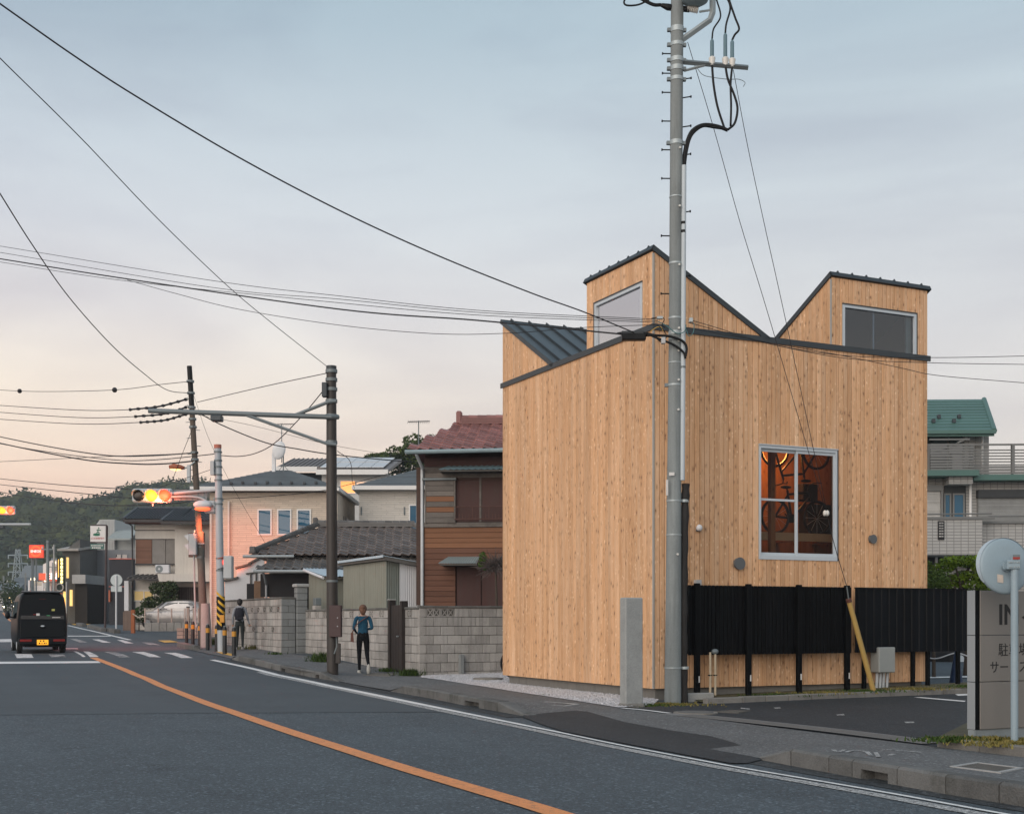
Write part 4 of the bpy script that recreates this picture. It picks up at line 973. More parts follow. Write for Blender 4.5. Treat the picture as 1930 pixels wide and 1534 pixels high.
# ---- convex mirror, seen from behind
mp_ = D(1912, 1399, 13.4); mp_.z = .11
mr = thing('traffic_mirror', 'round convex traffic mirror seen from behind on a pale blue post', 'traffic mirror', mp_)
M_PBLUE = pm('pale_blue_paint', (.26, .34, .385), .45, .12, 2, 60, .08, .05, 0, stain=.12, stain_col=(.2, .2, .19))
MB().tube([(0, 0, -.1), (0, 0, ZD(1046, 13.4) - .11)], .0385, 18).build('post', M_PBLUE, mr, smooth=True)
zc = ZD(1065.5, 13.4) - .11; xc = XD(1904, 13.4) - mp_.x
ctr = Vector((xc, .14, zc)); yaw = R(13)
RM = Matrix.Translation(ctr) @ Matrix.Rotation(yaw, 4, 'Z') @ Matrix.Rotation(R(-4), 4, 'X')
prof = [(0., -.022), (.1, -.021), (.2, -.018), (.275, -.012), (.297, 0), (.302, .012), (.30, .03)]; nn_ = 40; vs_ = []; fs = []
for r, y in prof:
    for k in range(nn_):
        a = 2 * math.pi * k / nn_; vs_.append((r * math.cos(a), y, r * math.sin(a)))
for i in range(len(prof) - 1):
    for k in range(nn_): fs.append((i * nn_ + k, i * nn_ + (k + 1) % nn_, (i + 1) * nn_ + (k + 1) % nn_, (i + 1) * nn_ + k))
MB().add(vs_, fs).xf(RM).build('mirror_back', M_PBLUE, mr, smooth=True)
MB().add([(.297 * math.cos(2 * math.pi * k / nn_), .031 + .0, .297 * math.sin(2 * math.pi * k / nn_)) for k in range(nn_)], [tuple(range(nn_))]).xf(RM).build('mirror_face', pm('mirror_face', (.8, .82, .84), .05, .02, 3, 40, 0, 0, 0, metal=1.), mr)
vs_ = []; fs = []; a0, a1, k_ = R(35), R(215), 24
for k in range(k_ + 1):
    a = lerp(a0, a1, k / k_); ext = .03 + .05 * math.sin(math.pi * k / k_) ** .7
    vs_ += [(.304 * math.cos(a), .0, .304 * math.sin(a)), (.306 * math.cos(a), ext, .306 * math.sin(a))]
for k in range(k_): fs.append((2 * k, 2 * k + 2, 2 * k + 3, 2 * k + 1))
MB().add(vs_, fs).xf(RM).build('hood', pm('hood_pale', (.40, .48, .53), .5), mr, smooth='all')
zb0 = ZD(1065, 13.4) - .11
MB().cbox(-.09, .047, -.046, .07, zb0 - .045, zb0 + .055, .008).build('bracket', M_PBLUE, mr)
MB().cyl((xc, .055, zc), (xc, .11, zc), .06, n=18).build('bracket_hub', M_PBLUE, mr)
for dx in (-.07, -.05, -.02, .01, .03):
    for dz in (-.02, .03): MB().cyl((dx, -.046, zb0 + dz), (dx, -.056, zb0 + dz), .008, n=6).build('bolt', M_GALV, mr)
MB().box(-.034, .04, -.048, -.04, zb0 + .06, zb0 + .085).build('label_plate', pm('plate_red', (.35, .05, .04), .6), mr)
MB().box(-.034, .04, -.048, -.04, zb0 + .085, zb0 + .11).build('label_plate', M_GALVD, mr)
s_ = MB().add([(-.115, -.019, -.175), (-.045, -.020, -.185), (-.045, -.022, -.10), (-.115, -.02, -.09)], [(0, 1, 2, 3)]).xf(RM @ Matrix.Translation((0, -.004, 0)))
s_.build('sticker', pm('sticker_tan', (.50, .44, .38), .6), mr)
# ================================================================== block walls, sheds and houses along the street
def along(o, d, px):
    k = (px - CX) / F; return (k * o.y - o.x) / (d.x - k * d.y)
M_BLOCK = pm('concrete_block', (.36, .35, .33), .9, .22, 2.2, 45, .22, .4, .17, stain=.45, stain_col=(.10, .10, .09), streak=.55)
M_BLOCKG = pm('concrete_block_grey', (.20, .215, .215), .9, .18, 2.2, 45, .2, .4, .12, streak=.3, stain_col=(.08, .09, .09))
M_JOINT = pm('mortar', (.11, .105, .095), .95, .2, 4, 60, .2, .2, 0)
M_COPE = pm('coping', (.13, .13, .12), .9, .3, 4, 50, .3, .4, .15, stain=.6)
_bc = {}
def block_mesh(kind, L, H, T, mat):
    k = (kind, round(L, 3), round(H, 3), round(T, 3), mat.name)
    if k in _bc: return _bc[k]
    g = .005; m = MB()
    if kind == 'solid': m.cbox(g, L - g, 0, T, g, H - g, .008)
    else:
        b = .03
        m.box(g, L - g, .005, T, g, b).box(g, L - g, .005, T, H - b, H - g).box(g, b, .005, T, b, H - b).box(L - b, L - g, .005, T, b, H - b)
        n = 1 if kind == 'vent' else 2
        for i in range(n):
            x0, x1 = b + (L - 2 * b) * i / n, b + (L - 2 * b) * (i + 1) / n
            if n == 2 and i: m.box(x0 - .012, x0 + .012, .01, T, b, H - b)
            w_ = .014
            m.prism([(x0, .012, b), (x0 + w_ * 2, .012, b), (x1, .012, H - b), (x1 - w_ * 2, .012, H - b)], (0, T - .02, 0))
            m.prism([(x1, .013, b), (x1 - w_ * 2, .013, b), (x0, .013, H - b), (x0 + w_ * 2, .013, H - b)], (0, T - .022, 0))
    _bc[k] = m.mesh('block', mat); return _bc[k]
def block_wall(t, x0, x1, z0, rows, H=.2, L=.4, T=.13, mat=None, vents=None, cope=True, flip=False):
    """blocks laid in the local x direction, face towards -y"""
    mat = mat or M_BLOCK
    MB().box(x0 + .01, x1 - .01, .03, T - .02, z0, z0 + rows * H - .02).build('mortar_core', M_JOINT, t)
    n = max(1, round((x1 - x0) / L)); l_ = (x1 - x0) / n
    for r in range(rows):
        off = (r % 2) * l_ / 2; xs_ = [x0] + [x0 + off + i * l_ for i in range(n + 1) if x0 + .05 < x0 + off + i * l_ < x1 - .05] + [x1]
        for i, (a, b) in enumerate(zip(xs_, xs_[1:])):
            kind = 'solid'
            if vents and (r, i) in vents: kind = vents[(r, i)]
            o = link('block' if kind == 'solid' else 'vent_block', block_mesh(kind, b - a, H, T, mat), t, (a, rng.uniform(-.003, .003), z0 + r * H))
    if cope:
        for i in range(n): MB().cbox(x0 + i * l_ + .003, x0 + (i + 1) * l_ - .003, -.025, T + .02, z0 + rows * H, z0 + rows * H + .055 + rng.uniform(-.006, .006), .012).build('coping', M_COPE, t)
WC = G(790, 1274.5)                                     # street corner of the block wall
# return wall facing the gravel
Lr = along(WC, BX, 975); tr_ = thing('block_wall', 'grey concrete block wall with two openwork blocks beside the gravel', 'wall', WC, TH)
zt1 = ZD(1141, WC.y) - WC.z; rw = 8; hb = (zt1 - .055 + .12) / rw
block_wall(tr_, 0, Lr, -.12, rw, hb, .4, .13, vents={(7, 1): 'vent2', (7, 2): 'vent2'})
x = along(WC, BX, 867); MB().cbox(x - .055, x + .055, -.14, -.02, -.1, .52, .012).build('stub_post', M_BLOCKG, tr_)
# wall along the street; local x runs from far end to the corner
La = along(WC, BY, 575); TA = TH - math.pi / 2
def street_wall(label, o, L_):
    return thing('block_wall', label, 'wall', o + BY * L_, TA)
WT = ZD(1146, 34) ; 
t2 = street_wall('long low block wall with openwork top course behind the woman in blue', WC, La)
o2 = Vector(t2.location); t2.location.z = 0
g0, g1 = along(WC, BY, 762), along(WC, BY, 739)       # gate opening
rows_ = 8; hb2 = (WT - .055 + .05) / rows_
# local y axis of this frame points to the right of the street wall (away from the road) after the turn
block_wall(t2, La - g0, La - .002, -.05, rows_, hb2, .4, .13, vents={(7, 1): 'vent2'})
nb = max(1, round((La - g1) / .4))
block_wall(t2, 0, La - g1, -.05, rows_, hb2, .4, .13, vents={(7, i): 'vent2' for i in range(1, nb + 1, 2)})
M_GATE = pm('dark_gate', (.025, .020, .018), .6, .2, 3, 40, .2, .2, .05)
gt_ = thing('gate', 'tall narrow dark brown timber gate set in the long block wall', 'gate', o2.lerp(WC, (La - (g0 + g1) / 2) / La), TA); gt_.location.z = 0
gl = (g1 - g0)
for i in range(4): MB().cbox(-gl / 2 + .06 + i * (gl - .12) / 4 + .004, -gl / 2 + .06 + (i + 1) * (gl - .12) / 4 - .004, -.06, -.02, .12, 1.78, .005).build('board', M_GATE, gt_)
MB().cbox(-gl / 2 - .06, -gl / 2 + .06, -.1, .08, 0, 1.9, .01).build('post', M_GATE, gt_); MB().cbox(gl / 2 - .06, gl / 2 + .06, -.1, .08, 0, 1.88, .01).build('post', M_GATE, gt_)
MB().cbox(-gl / 2 - .07, -gl / 2 + .07, -.11, .09, 1.9, 1.94, .01).build('post_cap', pm('cap_grey', (.3, .3, .28), .8), gt_)
MB().cyl((gl * .2, -.06, 1.0), (gl * .2, -.11, 1.0), .02, n=8).build('handle', M_GALV, gt_)
# second wall, further along
W2C = G(530, 1231.5); L2 = along(W2C, BY, 408); W2T = 2.12
t3 = thing('block_wall', 'tall stained block wall with rows of small vent blocks behind the backpack walker', 'wall', W2C + BY * L2, TA); t3.location.z = 0
n3 = round(L2 / .4); rows3 = 9; hb3 = (W2T - .06 - .15) / rows3
block_wall(t3, 0, L2, .15, rows3, hb3, .4, .13, vents={**{(7, i): 'vent' for i in range(1, n3 + 1, 2)}, **{(4, i): 'vent' for i in range(1, n3 + 1, 3)}})
t4 = thing('block_wall', 'short grey return of block wall beside the capped gate pillar', 'wall', W2C, TH); t4.location.z = 0
Lg = along(W2C, BX, 557); block_wall(t4, 0, Lg, .15, rows3, hb3, .4, .13, mat=M_BLOCKG)
PLc = W2C + BX * (Lg + .02) - BY * .1
pl = thing('gate_pillar', 'slender block gate pillar with a square cap stone', 'pillar', Vector((PLc.x, PLc.y, .2)), TH)
zt_ = ZD(1106, PLc.y) - .2
for i in range(11): MB().cbox(0, .33, 0, .33, i * zt_ / 11 + .004, (i + 1) * zt_ / 11 - .004, .012).build('block', M_BLOCKG, pl)
MB().cbox(-.05, .38, -.05, .38, zt_, zt_ + .1, .02).build('cap', pm('cap_stone', (.33, .34, .33), .85, .2, 4, 50, .2, .3), pl)
pl2 = thing('gate_pillar', 'plain concrete gate pillar with a mailbox on top', 'pillar', Vector((PLc.x, PLc.y, .1)) + BX * .42 - BY * .5, TH)
MB().cbox(0, .2, 0, .3, 0, 1.75, .012).build('post', M_BLOCK, pl2); MB().cbox(.01, .2, .0, .25, 1.76, 1.98, .01).build('mailbox', M_GALVD, pl2)

# ---- sheds
def corrug(name, col, **k): return pm(name, col, .6, .16, 1.2, 40, .08, .1, .05, stain=.3, stain_col=(.14, .13, .1), streak=.5, **k)
M_TIN = corrug('tin_sage', (.23, .245, .205)); M_TIN2 = corrug('tin_green', (.16, .185, .165)); M_TINW = pm('tin_white', (.62, .64, .66), .55, .08, 2, 40, .06, .05, .03); M_TINB = pm('tin_bluewhite', (.42, .53, .60), .45, .1, 2, 40, .06, .05, .03)
M_EAVE = pm('eave_timber', (.12, .115, .105), .85, .25, 3, 40, .25, .2, .05)
def ribbed(t, a, b, z0a, z1a, z0b, z1b, mat, name='sheet', pitch=.075, amp=.010, flipn=1):
    """vertical corrugated sheet from a to b (local xy), top edge sloping"""
    a, b = Vector((*a, 0)), Vector((*b, 0)); d = b - a; L_ = d.length; n = max(2, round(L_ / pitch) * 4); u = d / L_; nn = Vector((u.y, -u.x, 0)) * flipn
    m = MB()
    for i in range(n + 1):
        f = i / n; p = a + d * f + nn * amp * math.sin(i * math.pi / 2)
        m.v += [(p.x, p.y, lerp(z0a, z0b, f)), (p.x, p.y, lerp(z1a, z1b, f))]
    for i in range(n): m.f.append((2 * i, 2 * i + 2, 2 * i + 3, 2 * i + 1)); m.m.append(0)
    return m.build(name, mat, t, smooth='all')
SC = D(728, 1055, 36.); SC.z = 0
sh = thing('tin_shed', 'sage corrugated tin shed with one white sheet and a sloping roof', 'shed', SC, TH)
Ls, Ws = along(SC, BY, 647), along(SC, BX, 850); za, zb2 = ZD(1057, 36.), ZD(1080, 36.8)
# the long side towards the street
MB().box(.02, Ws - .02, .02, Ls - .02, 0, zb2 - .05).build('frame', M_EAVE, sh)
ribbed(sh, (0, Ls), (0, 0), 0, za, 0, za, M_TIN, pitch=.16, amp=.005)
wa, wb = along(SC, BX, 753), along(SC, BX, 794)
zl = lambda x: lerp(za, zb2, x / Ws)
for a, b, mt in ((0, wa, M_TIN2), (wa, wb, M_TINW), (wb, Ws, M_TIN2)): ribbed(sh, (a, -.012 if mt is M_TINW else 0), (b, -.012 if mt is M_TINW else 0), 0, zl(a), 0, zl(b), mt, pitch=.07, amp=.008)
ro_ = MB().prism([(-.12, -.18, za + .02), (Ws + .3, -.18, zl(Ws + .3)), (Ws + .3, -.18, zl(Ws + .3) + .11), (-.12, -.18, za + .13)], (0, Ls + .3, 0)).build('roof', M_EAVE, sh)
MB().prism([(-.16, -.2, za + .135), (Ws + .34, -.2, zl(Ws + .34) + .117), (Ws + .34, -.2, zl(Ws + .34) + .132), (-.16, -.2, za + .15)], (0, Ls + .34, 0)).build('roof_sheet', M_TINB, sh)
MB().box(-.175, -.161, -.2, Ls + .14, za + .09, za + .16).build('edge_strip', M_TINB, sh)
MB().tube([(Ws + .3, -.1, zl(Ws) + .02), (Ws + .55, -.2, zl(Ws) - .03)], .03, 8).build('gutter_end', M_TINW, sh)
SC2 = D(617, 1092, 40.); SC2.z = .2
s2 = thing('tin_shed', 'small sage tin shed under a white corrugated roof behind the brown steel pole', 'shed', SC2, TH)
L2s, W2s = along(SC2, BY, 582), 1.2; z0_, z1_ = ZD(1092, 40.) - .2, ZD(1080, 43.2) - .2
MB().box(.02, W2s, .02, L2s - .02, 0, z0_ - .05).build('frame', M_EAVE, s2)
ribbed(s2, (0, L2s), (0, 0), 0, z1_, 0, z0_, M_TIN, pitch=.16, amp=.004); ribbed(s2, (0, 0), (W2s, 0), 0, z0_, 0, z0_, M_TIN, pitch=.16, amp=.004)
MB().prism([(-.1, -.15, z0_ + .01), (-.1, L2s + .1, z1_ + .02), (-.1, L2s + .1, z1_ + .09), (-.1, -.15, z0_ + .08)], (W2s + .3, 0, 0)).build('roof', M_EAVE, s2)
m = MB(); nc = 56
for i in range(nc + 1):
    xx = lerp(-.16, W2s + .3, i / nc); dz = .014 * math.sin(i * math.pi / 2)
    m.v += [(xx, -.22, z0_ + .10 + dz), (xx, L2s + .16, z1_ + .115 + dz)]
for i in range(nc): m.f.append((2 * i, 2 * i + 2, 2 * i + 3, 2 * i + 1)); m.m.append(0)
m.build('roof_sheet', M_TINB, s2, smooth='all')
MB().tube([(-.17, -.1, z0_ + .05), (-.17, L2s, z1_ + .05)], .045, 8).build('gutter', M_TINW, s2)

# ---- tiled roofs
_tm = {}
def tile_mesh(tw, tl, mat, amp=.032):
    k = (tw, tl, mat.name)
    if k in _tm: return _tm[k]
    m = MB(); n = 8
    for v, lift in ((0., .03), (tl * 1.12, .0)):
        for i in range(n + 1):
            f = i / n; m.v.append((f * tw * 1.04, v, lift + amp * (math.cos(2 * math.pi * (f - .22)) * .8 + .35 * math.cos(4 * math.pi * (f - .1)))))
    for i in range(n): m.f.append((i, i + 1, n + 2 + i, n + 1 + i)); m.m.append(0)
    o = len(m.v)
    for i in range(n + 1): x_, y_, z_ = m.v[i]; m.v.append((x_, y_ - .004, z_ - .028))
    for i in range(n): m.f.append((o + i, o + i + 1, i + 1, i)); m.m.append(0)
    _tm[k] = m.mesh('roof_tile', mat, smooth=True); return _tm[k]
def tile_plane(parent, O, U, V, w, h, tw, tl, mat, inside=None, limit=300):
    """lay tiles on a roof slope; O eave corner, U along the eave, V up the slope (unit vectors)"""
    me = tile_mesh(tw, tl, mat); N = U.cross(V).normalized(); c = 0
    for r in range(int(h / tl) + 1):
        for k in range(int(w / tw) + 1):
            x_, y_ = k * tw, r * tl
            if x_ + tw > w + .03 or y_ > h - .05: continue
            if inside and not inside(x_ + tw / 2, y_ + tl / 2): continue
            p = O + U * x_ + V * y_ + N * (.03 + rng.uniform(-.004, .004))
            M4 = Matrix(((U.x, V.x, N.x, p.x), (U.y, V.y, N.y, p.y), (U.z, V.z, N.z, p.z), (0, 0, 0, 1)))
            o = link('roof_tile', me, parent); o.matrix_local = M4; c += 1
    return c
def tile_mat(name, col): return pm(name, col, .55, .2, 1.5, 30, .15, .1, .30, stain=.35, stain_col=tuple(x * .45 for x in col), spec=.4)
M_TILEB = tile_mat('tile_brown', (.135, .115, .105)); M_TILER = tile_mat('tile_red', (.25, .115, .105)); M_TILEG = tile_mat('tile_dark', (.075, .082, .09)); M_TILEG2 = tile_mat('tile_grey', (.12, .117, .112))
def ridge(parent, a, b, mat, r=.09, courses=3, name='ridge'):
    a, b = Vector(a), Vector(b); d = (b - a).normalized(); side = d.cross(Vector((0, 0, 1))).normalized()
    m = MB()
    for k in range(courses):
        w_ = r * (1.25 - .12 * k); q = [a - side * w_, b - side * w_, b + side * w_, a + side * w_]; z0 = Vector((0, 0, k * .05)); z1 = Vector((0, 0, k * .05 + .042))
        m.hexa([p + z0 for p in q] + [p + z1 for p in q])
    ro = m.build(name, mat, parent); L_ = (b - a).length; n = max(2, round(L_ / .28))
    for i in range(n):
        p0 = a + (b - a) * (i / n) + Vector((0, 0, courses * .05)); p1 = a + (b - a) * ((i + .97) / n) + Vector((0, 0, courses * .05))
        MB().tube([p0, p1], [r * .85, r * .72], 8).build('ridge_tile', mat, ro, smooth=True)
    return ro
# one-storey tiled house
HB = D(470, 1046, 42.8); HB.z = .45
th_ = thing('tiled_house', 'single storey house with two tiers of brown wavy roof tiles', 'house', HB, R(4))
W_ = 7.6; ze = ZD(1046, 42.8) - .45; zr = ZD(993, 45.6) - .45; dr_ = 2.7; hx = 2.15
MB().box(.6, W_ - .6, .55, 5.0, 0, ze + .1).build('wall', pm('dark_plaster', (.10, .095, .085), .9, .2, 2, 40, .1, .1, 0), th_)
V_ = Vector((0, dr_, zr - ze)); sl_ = V_.length; V_.normalize(); U_ = Vector((1, 0, 0))
m = MB(); m.add([(0, 0, ze), (W_, 0, ze), (W_ - hx, dr_, zr), (hx, dr_, zr), (0, 5.4, ze), (W_, 5.4, ze)], [(0, 1, 2, 3), (0, 3, 4), (1, 5, 2), (3, 2, 5, 4)]); m.build('roof_deck', M_TILEB, th_)
tile_plane(th_, Vector((0, 0, ze)), U_, V_, W_, sl_, .30, .27, M_TILEB, lambda a, b: hx * b / sl_ + .03 < a < W_ - hx * b / sl_ - .03)
rd = ridge(th_, (hx - .1, dr_, zr + .02), (W_ - hx + .1, dr_, zr + .02), M_TILEG2, .1, 3)
ridge(th_, (.05, .05, ze + .05), (hx - .1, dr_ - .08, zr + .02), M_TILEG2, .09, 2, 'hip_ridge'); ridge(th_, (W_ - .05, .05, ze + .05), (W_ - hx + .1, dr_ - .08, zr + .02), M_TILEG2, .09, 2, 'hip_ridge')
MB().cbox(.0, .2, -.02, .18, ze + .06, ze + .3, .03).build('ridge_end', M_TILEG2, th_); MB().cbox(hx - .25, hx - .08, dr_ - .1, dr_ + .1, zr + .05, zr + .34, .03).build('ridge_end', M_TILEG2, th_)
# lower tier
zl0 = ZD(1073, 42.0) - .45; zl1 = ZD(1049, 42.9) - .45; xo, yo = .3, -.75
Vl = Vector((0, 1.15, zl1 - zl0)); sll = Vl.length; Vl.normalize()
MB().add([(xo, yo, zl0), (W_ - .1, yo, zl0), (W_ - .1, yo + 1.2, zl1 + .02), (xo + .55, yo + 1.2, zl1 + .02)], [(0, 1, 2, 3)]).build('lower_roof_deck', M_TILEG2, th_)
tile_plane(th_, Vector((xo, yo, zl0)), U_, Vl, W_ - .4, sll, .30, .27, M_TILEG2, lambda a, b: a > .55 * b / sll)
MB().tube([(xo - .05, yo - .1, zl0 - .06), (W_, yo - .1, zl0 - .07)], .06, 8).build('gutter', M_GALV, th_, smooth=True)
MB().tube([(-.2, -.12, ze - .05), (1.5, -.12, ze - .04)], .05, 8).build('gutter', M_GALV, th_, smooth=True)
MB().tube([(.55, -.8, zl0 - .05), (.6, -.5, zl0 - .4), (.6, -.3, zl0 - .5), (.6, -.3, 0)], .04, 8).build('downpipe', pm('pipe_grey', (.3, .33, .35), .5), th_, smooth=True)
MB().box(.9, 1.15, -.02, .5, 0, zl0 - .3).build('side_panel', pm('dark_opening', (.02, .02, .022), .8), th_)
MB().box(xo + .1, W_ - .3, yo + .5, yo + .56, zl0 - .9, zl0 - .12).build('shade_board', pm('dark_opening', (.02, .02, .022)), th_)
dw = MB().box(2.2, 3.35, -.05, 0, 0, 2.1).build('door', pm('cream_door', (.55, .53, .46), .6), th_); MB().box(2.68, 2.8, -.06, -.045, .8, 1.7).build('door_glass', pm('dark_opening', (.02, .02, .022)), dw)
MB().box(3.5, 4.6, -.06, 0, 0, 2.2).build('red_wall', pm('red_brown', (.20, .05, .03), .8), th_)
# tin lean-to in front of it
LC = D(431, 1075, 46.5); LC.z = .5
lt_ = thing('tin_lean_to', 'white corrugated lean-to wall with a dark curved roof edge', 'shed', LC, R(6))
def lz(px, py): return ((px - 431) * 46.5 / F, ZD(py, 46.5) - .5)
prof = [lz(424, 1096), lz(446, 1090), lz(446, 1072), lz(470, 1064), lz(492, 1049), lz(497, 1046)]
m = MB().prism([(prof[0][0], 0, 0)] + [(x_, 0, z_) for x_, z_ in prof] + [(prof[-1][0], 0, 0)], (0, .1, 0)); m.build('wall', M_TINW, lt_)
for (a, b) in zip(prof, prof[1:]):
    if abs(a[0] - b[0]) > .01: MB().hexa([(a[0] - .05, -.12, a[1]), (b[0] + .05, -.12, b[1]), (b[0] + .05, .6, b[1]), (a[0] - .05, .6, a[1]), (a[0] - .05, -.12, a[1] + .07), (b[0] + .05, -.12, b[1] + .07), (b[0] + .05, .6, b[1] + .07), (a[0] - .05, .6, a[1] + .07)]).build('roof_edge', M_EAVE, lt_)
x_, z_ = lz(476, 1126); fr_ = MB().tube([(lz(463, 1081)[0], -.05, lz(463, 1081)[1]), (lz(483, 1078)[0], -.05, lz(483, 1078)[1])], .03, 6).tube([(lz(472, 1080)[0], -.05, lz(472, 1080)[1]), (lz(472, 1080)[0], -.05, lz(472, 1126)[1])], .03, 6).tube([(lz(482, 1079)[0], -.05, lz(482, 1079)[1]), (lz(482, 1079)[0], -.05, lz(482, 1100)[1])], .03, 6).build('pipe_frame', M_EAVE, lt_)
a_, b_ = lz(480, 1126), lz(498, 1095); MB().cbox(a_[0], b_[0], -.4, -.36, a_[1] - .8, b_[1], .01).build('door_panel', pm('rust_panel', (.20, .13, .085), .85, .3, 4, 40, .2, .2), lt_)
a_, b_ = lz(466, 1126), lz(480, 1100); MB().cbox(a_[0], b_[0], -.3, -.25, a_[1] - .8, b_[1], .01).build('window', pm('dark_opening', (.02, .02, .022)), lt_)

# ---- brown timber house with red tiles
BH = D(800, 1141, 36.); BH.z = .25
bh = thing('timber_house', 'old brown weatherboard house with a red tiled roof and patched boards', 'house', BH, R(-5))
def bz(py): return ZD(py, 36.) - .25
def bxx(px): return (px - 800) * 36. / F
WB = bxx(1010); ze = bz(856); 
M_WB = pm('weathered_board', (.095, .060, .048), .9, .3, 3, 30, .25, .3, .25, stretch=(.6, 1, 6), stain=.3); M_WBG = pm('grey_board', (.16, .145, .13), .95, .3, 5, 40, .35, .4, .2, stretch=(.5, 1, 8), stain=.6, stain_col=(.05, .045, .04))
M_WBO = pm('new_board', (.22, .105, .055), .8, .15, 3, 40, .12, .1, .1, stretch=(.6, 1, 6)); M_SHUT = pm('brown_panel', (.060, .026, .022), .7, .2, 1.5, 30, .15, .1, .06, streak=.3)
M_BRD2 = pm('rust_board', (.135, .066, .043), .85, .2, 3, 40, .2, .2, .15, stretch=(.6, 1, 6))
MB().box(0, WB, .05, 5.0, 0, ze + .1).build('wall', pm('wall_core', (.05, .03, .025), .9), bh)
py = 858.; k = 0
bands = [(866, 884, M_SHUT), (884, 893, M_WBG), (893, 903, M_WBG)]
def course(p0, p1, x0, x1, mt, proud=0.): MB().cbox(x0, x1, -.012 - proud, .045 - proud, bz(p1) + .004, bz(p0) - .004, .006).build('board', mt, bh)
for p0, p1, mt in ((862, 880, M_SHUT), (880, 891, M_WBG), (891, 901, M_WBG), (901, 906, M_WB)): course(p0, p1, .0, bxx(948), mt)
# patched panel at left
pan = [(906, 916, M_WBG), (916, 926, M_WBG), (926, 936, M_WBG), (936, 946, M_WBO), (946, 956, M_WBG), (956, 966, M_WBO), (966, 976, M_WBG), (976, 986, M_WBG)]
for p0, p1, mt in pan: course(p0, p1, .06, bxx(857), mt, .08)
MB().box(.03, .06, -.1, .02, bz(987), bz(905)).box(bxx(857), bxx(857) + .04, -.1, .02, bz(987), bz(905)).build('panel_edge', M_WBG, bh)
MB().cbox(-.05, bxx(858) + .05, -.16, .0, bz(906), bz(902), .008).build('panel_top', M_GALVD, bh)
# window bay with shutters
bay = MB().box(bxx(860), bxx(904), -.0, .04, bz(984), bz(888)).build('shutter', M_SHUT, bh); MB().box(bxx(908), bxx(1000), -.0, .04, bz(984), bz(888)).build('shutter', M_SHUT, bh)
MB().box(bxx(904), bxx(908), -.02, .03, bz(984), bz(888)).build('shutter_stile', M_WBG, bh)
rl = MB().tube([(bxx(859), -.25, bz(957)), (bxx(1000), -.25, bz(957))], .012, 6).tube([(bxx(859), -.25, bz(980)), (bxx(1000), -.25, bz(980))], .02, 6).build('railing', pm('rusty_rail', (.10, .05, .04), .8), bh)
for i in range(22): xx = bxx(862 + i * 6.2); MB().cyl((xx, -.25, bz(980)), (xx, -.25, bz(970 if i % 5 else 957)), .008, n=5).build('baluster', pm('rusty_rail', (.1, .05, .04)), rl)
MB().cbox(.0, bxx(1000), -.06, .04, bz(994), bz(985), .01).build('sill', M_WBG, bh)
def awning(px0, px1, py0, py1, out, mat, name='awning'):
    a = MB(); n = 60
    for i in range(n + 1):
        f = i / n; dz = .012 * math.sin(i * math.pi / 2)
        a.v += [(bxx(lerp(px0, px1, f)), -out, bz(py1) + dz), (bxx(lerp(px0 + 14, px1, f)), .0, bz(py0) + dz)]
    for i in range(n): a.f.append((2 * i, 2 * i + 2, 2 * i + 3, 2 * i + 1)); a.m.append(0)
    o = a.build(name, mat, bh, smooth='all')
    MB().box(bxx(px0 + 4), bxx(px1), -out + .03, -.0, bz(py1) - .05, bz(py1) - .015).build('awning_frame', M_EAVE, o)
M_AWN = pm('awning_teal', (.19, .30, .34), .55, .12, 2, 40, .1, .05, .05, stain=.2)
awning(830, 1000, 878.5, 890, .6, M_AWN)
MB().box(bxx(846), bxx(1000), -.0, .03, bz(899), bz(891)).build('window_head', pm('dirty_board', (.16, .13, .10), .9), bh)
for i, (p0, p1) in enumerate(((994, 1004), (1004, 1014), (1014, 1023), (1023, 1033))): course(p0, p1, .0, bxx(1005), M_WBO)
for p0, p1 in ((1033, 1043), (1043, 1054), (1054, 1064), (1064, 1074), (1074, 1084), (1084, 1094), (1094, 1104), (1104, 1114), (1114, 1124), (1124, 1134), (1134, 1144), (1144, 1156)): course(p0, p1, .0, bxx(859) if p0 > 1062 else bxx(1005), M_BRD2)
awning(832, 905, 1049, 1064, .75, pm('awning_grey', (.24, .29, .29), .55, .12, 2, 40, .1, .05, .05, stain=.3))
MB().box(bxx(862), bxx(907), -.0, .03, bz(1160), bz(1066)).build('shutter', M_SHUT, bh); MB().box(bxx(909), bxx(1000), -.0, .03, bz(1160), bz(1066)).build('shutter', M_SHUT, bh)
# roof
hx = 1.55; O = Vector((bxx(776), -.75, bz(855))); wr = bxx(1030) - O.x; zrr = ZD(808, 38.6) - .25 - O.z; drr = 2.75
V_ = Vector((0, drr, zrr)); sl_ = V_.length; V_.normalize(); xi = bxx(840) - O.x
P = [O, O + U_ * wr, O + U_ * wr + Vector((0, drr, zrr)), O + U_ * xi + Vector((0, drr, zrr)), O + Vector((0, 5.5, 0)), O + Vector((wr, 5.5, 0))]
MB().add(P, [(0, 1, 2, 3), (0, 3, 4), (3, 2, 5, 4)]).build('roof_deck', M_TILER, bh)
tile_plane(bh, O, U_, V_, wr, sl_, .30, .26, M_TILER, lambda a, b: a > xi * b / sl_ - .05)
ridge(bh, P[3] + Vector((.15, 0, .02)), P[2] + Vector((0, 0, .02)), M_TILER, .1, 4)
MB().cbox(P[3].x + .05, P[3].x + .22, P[3].y - .12, P[3].y + .12, P[3].z + .02, P[3].z + .42, .04).build('ridge_end', M_TILER, bh)
MB().tube([O + Vector((-.05, -.1, -.06)), O + Vector((wr, -.1, -.03))], .06, 8).build('gutter', pm('gutter_teal', (.24, .32, .34), .5), bh, smooth=True)
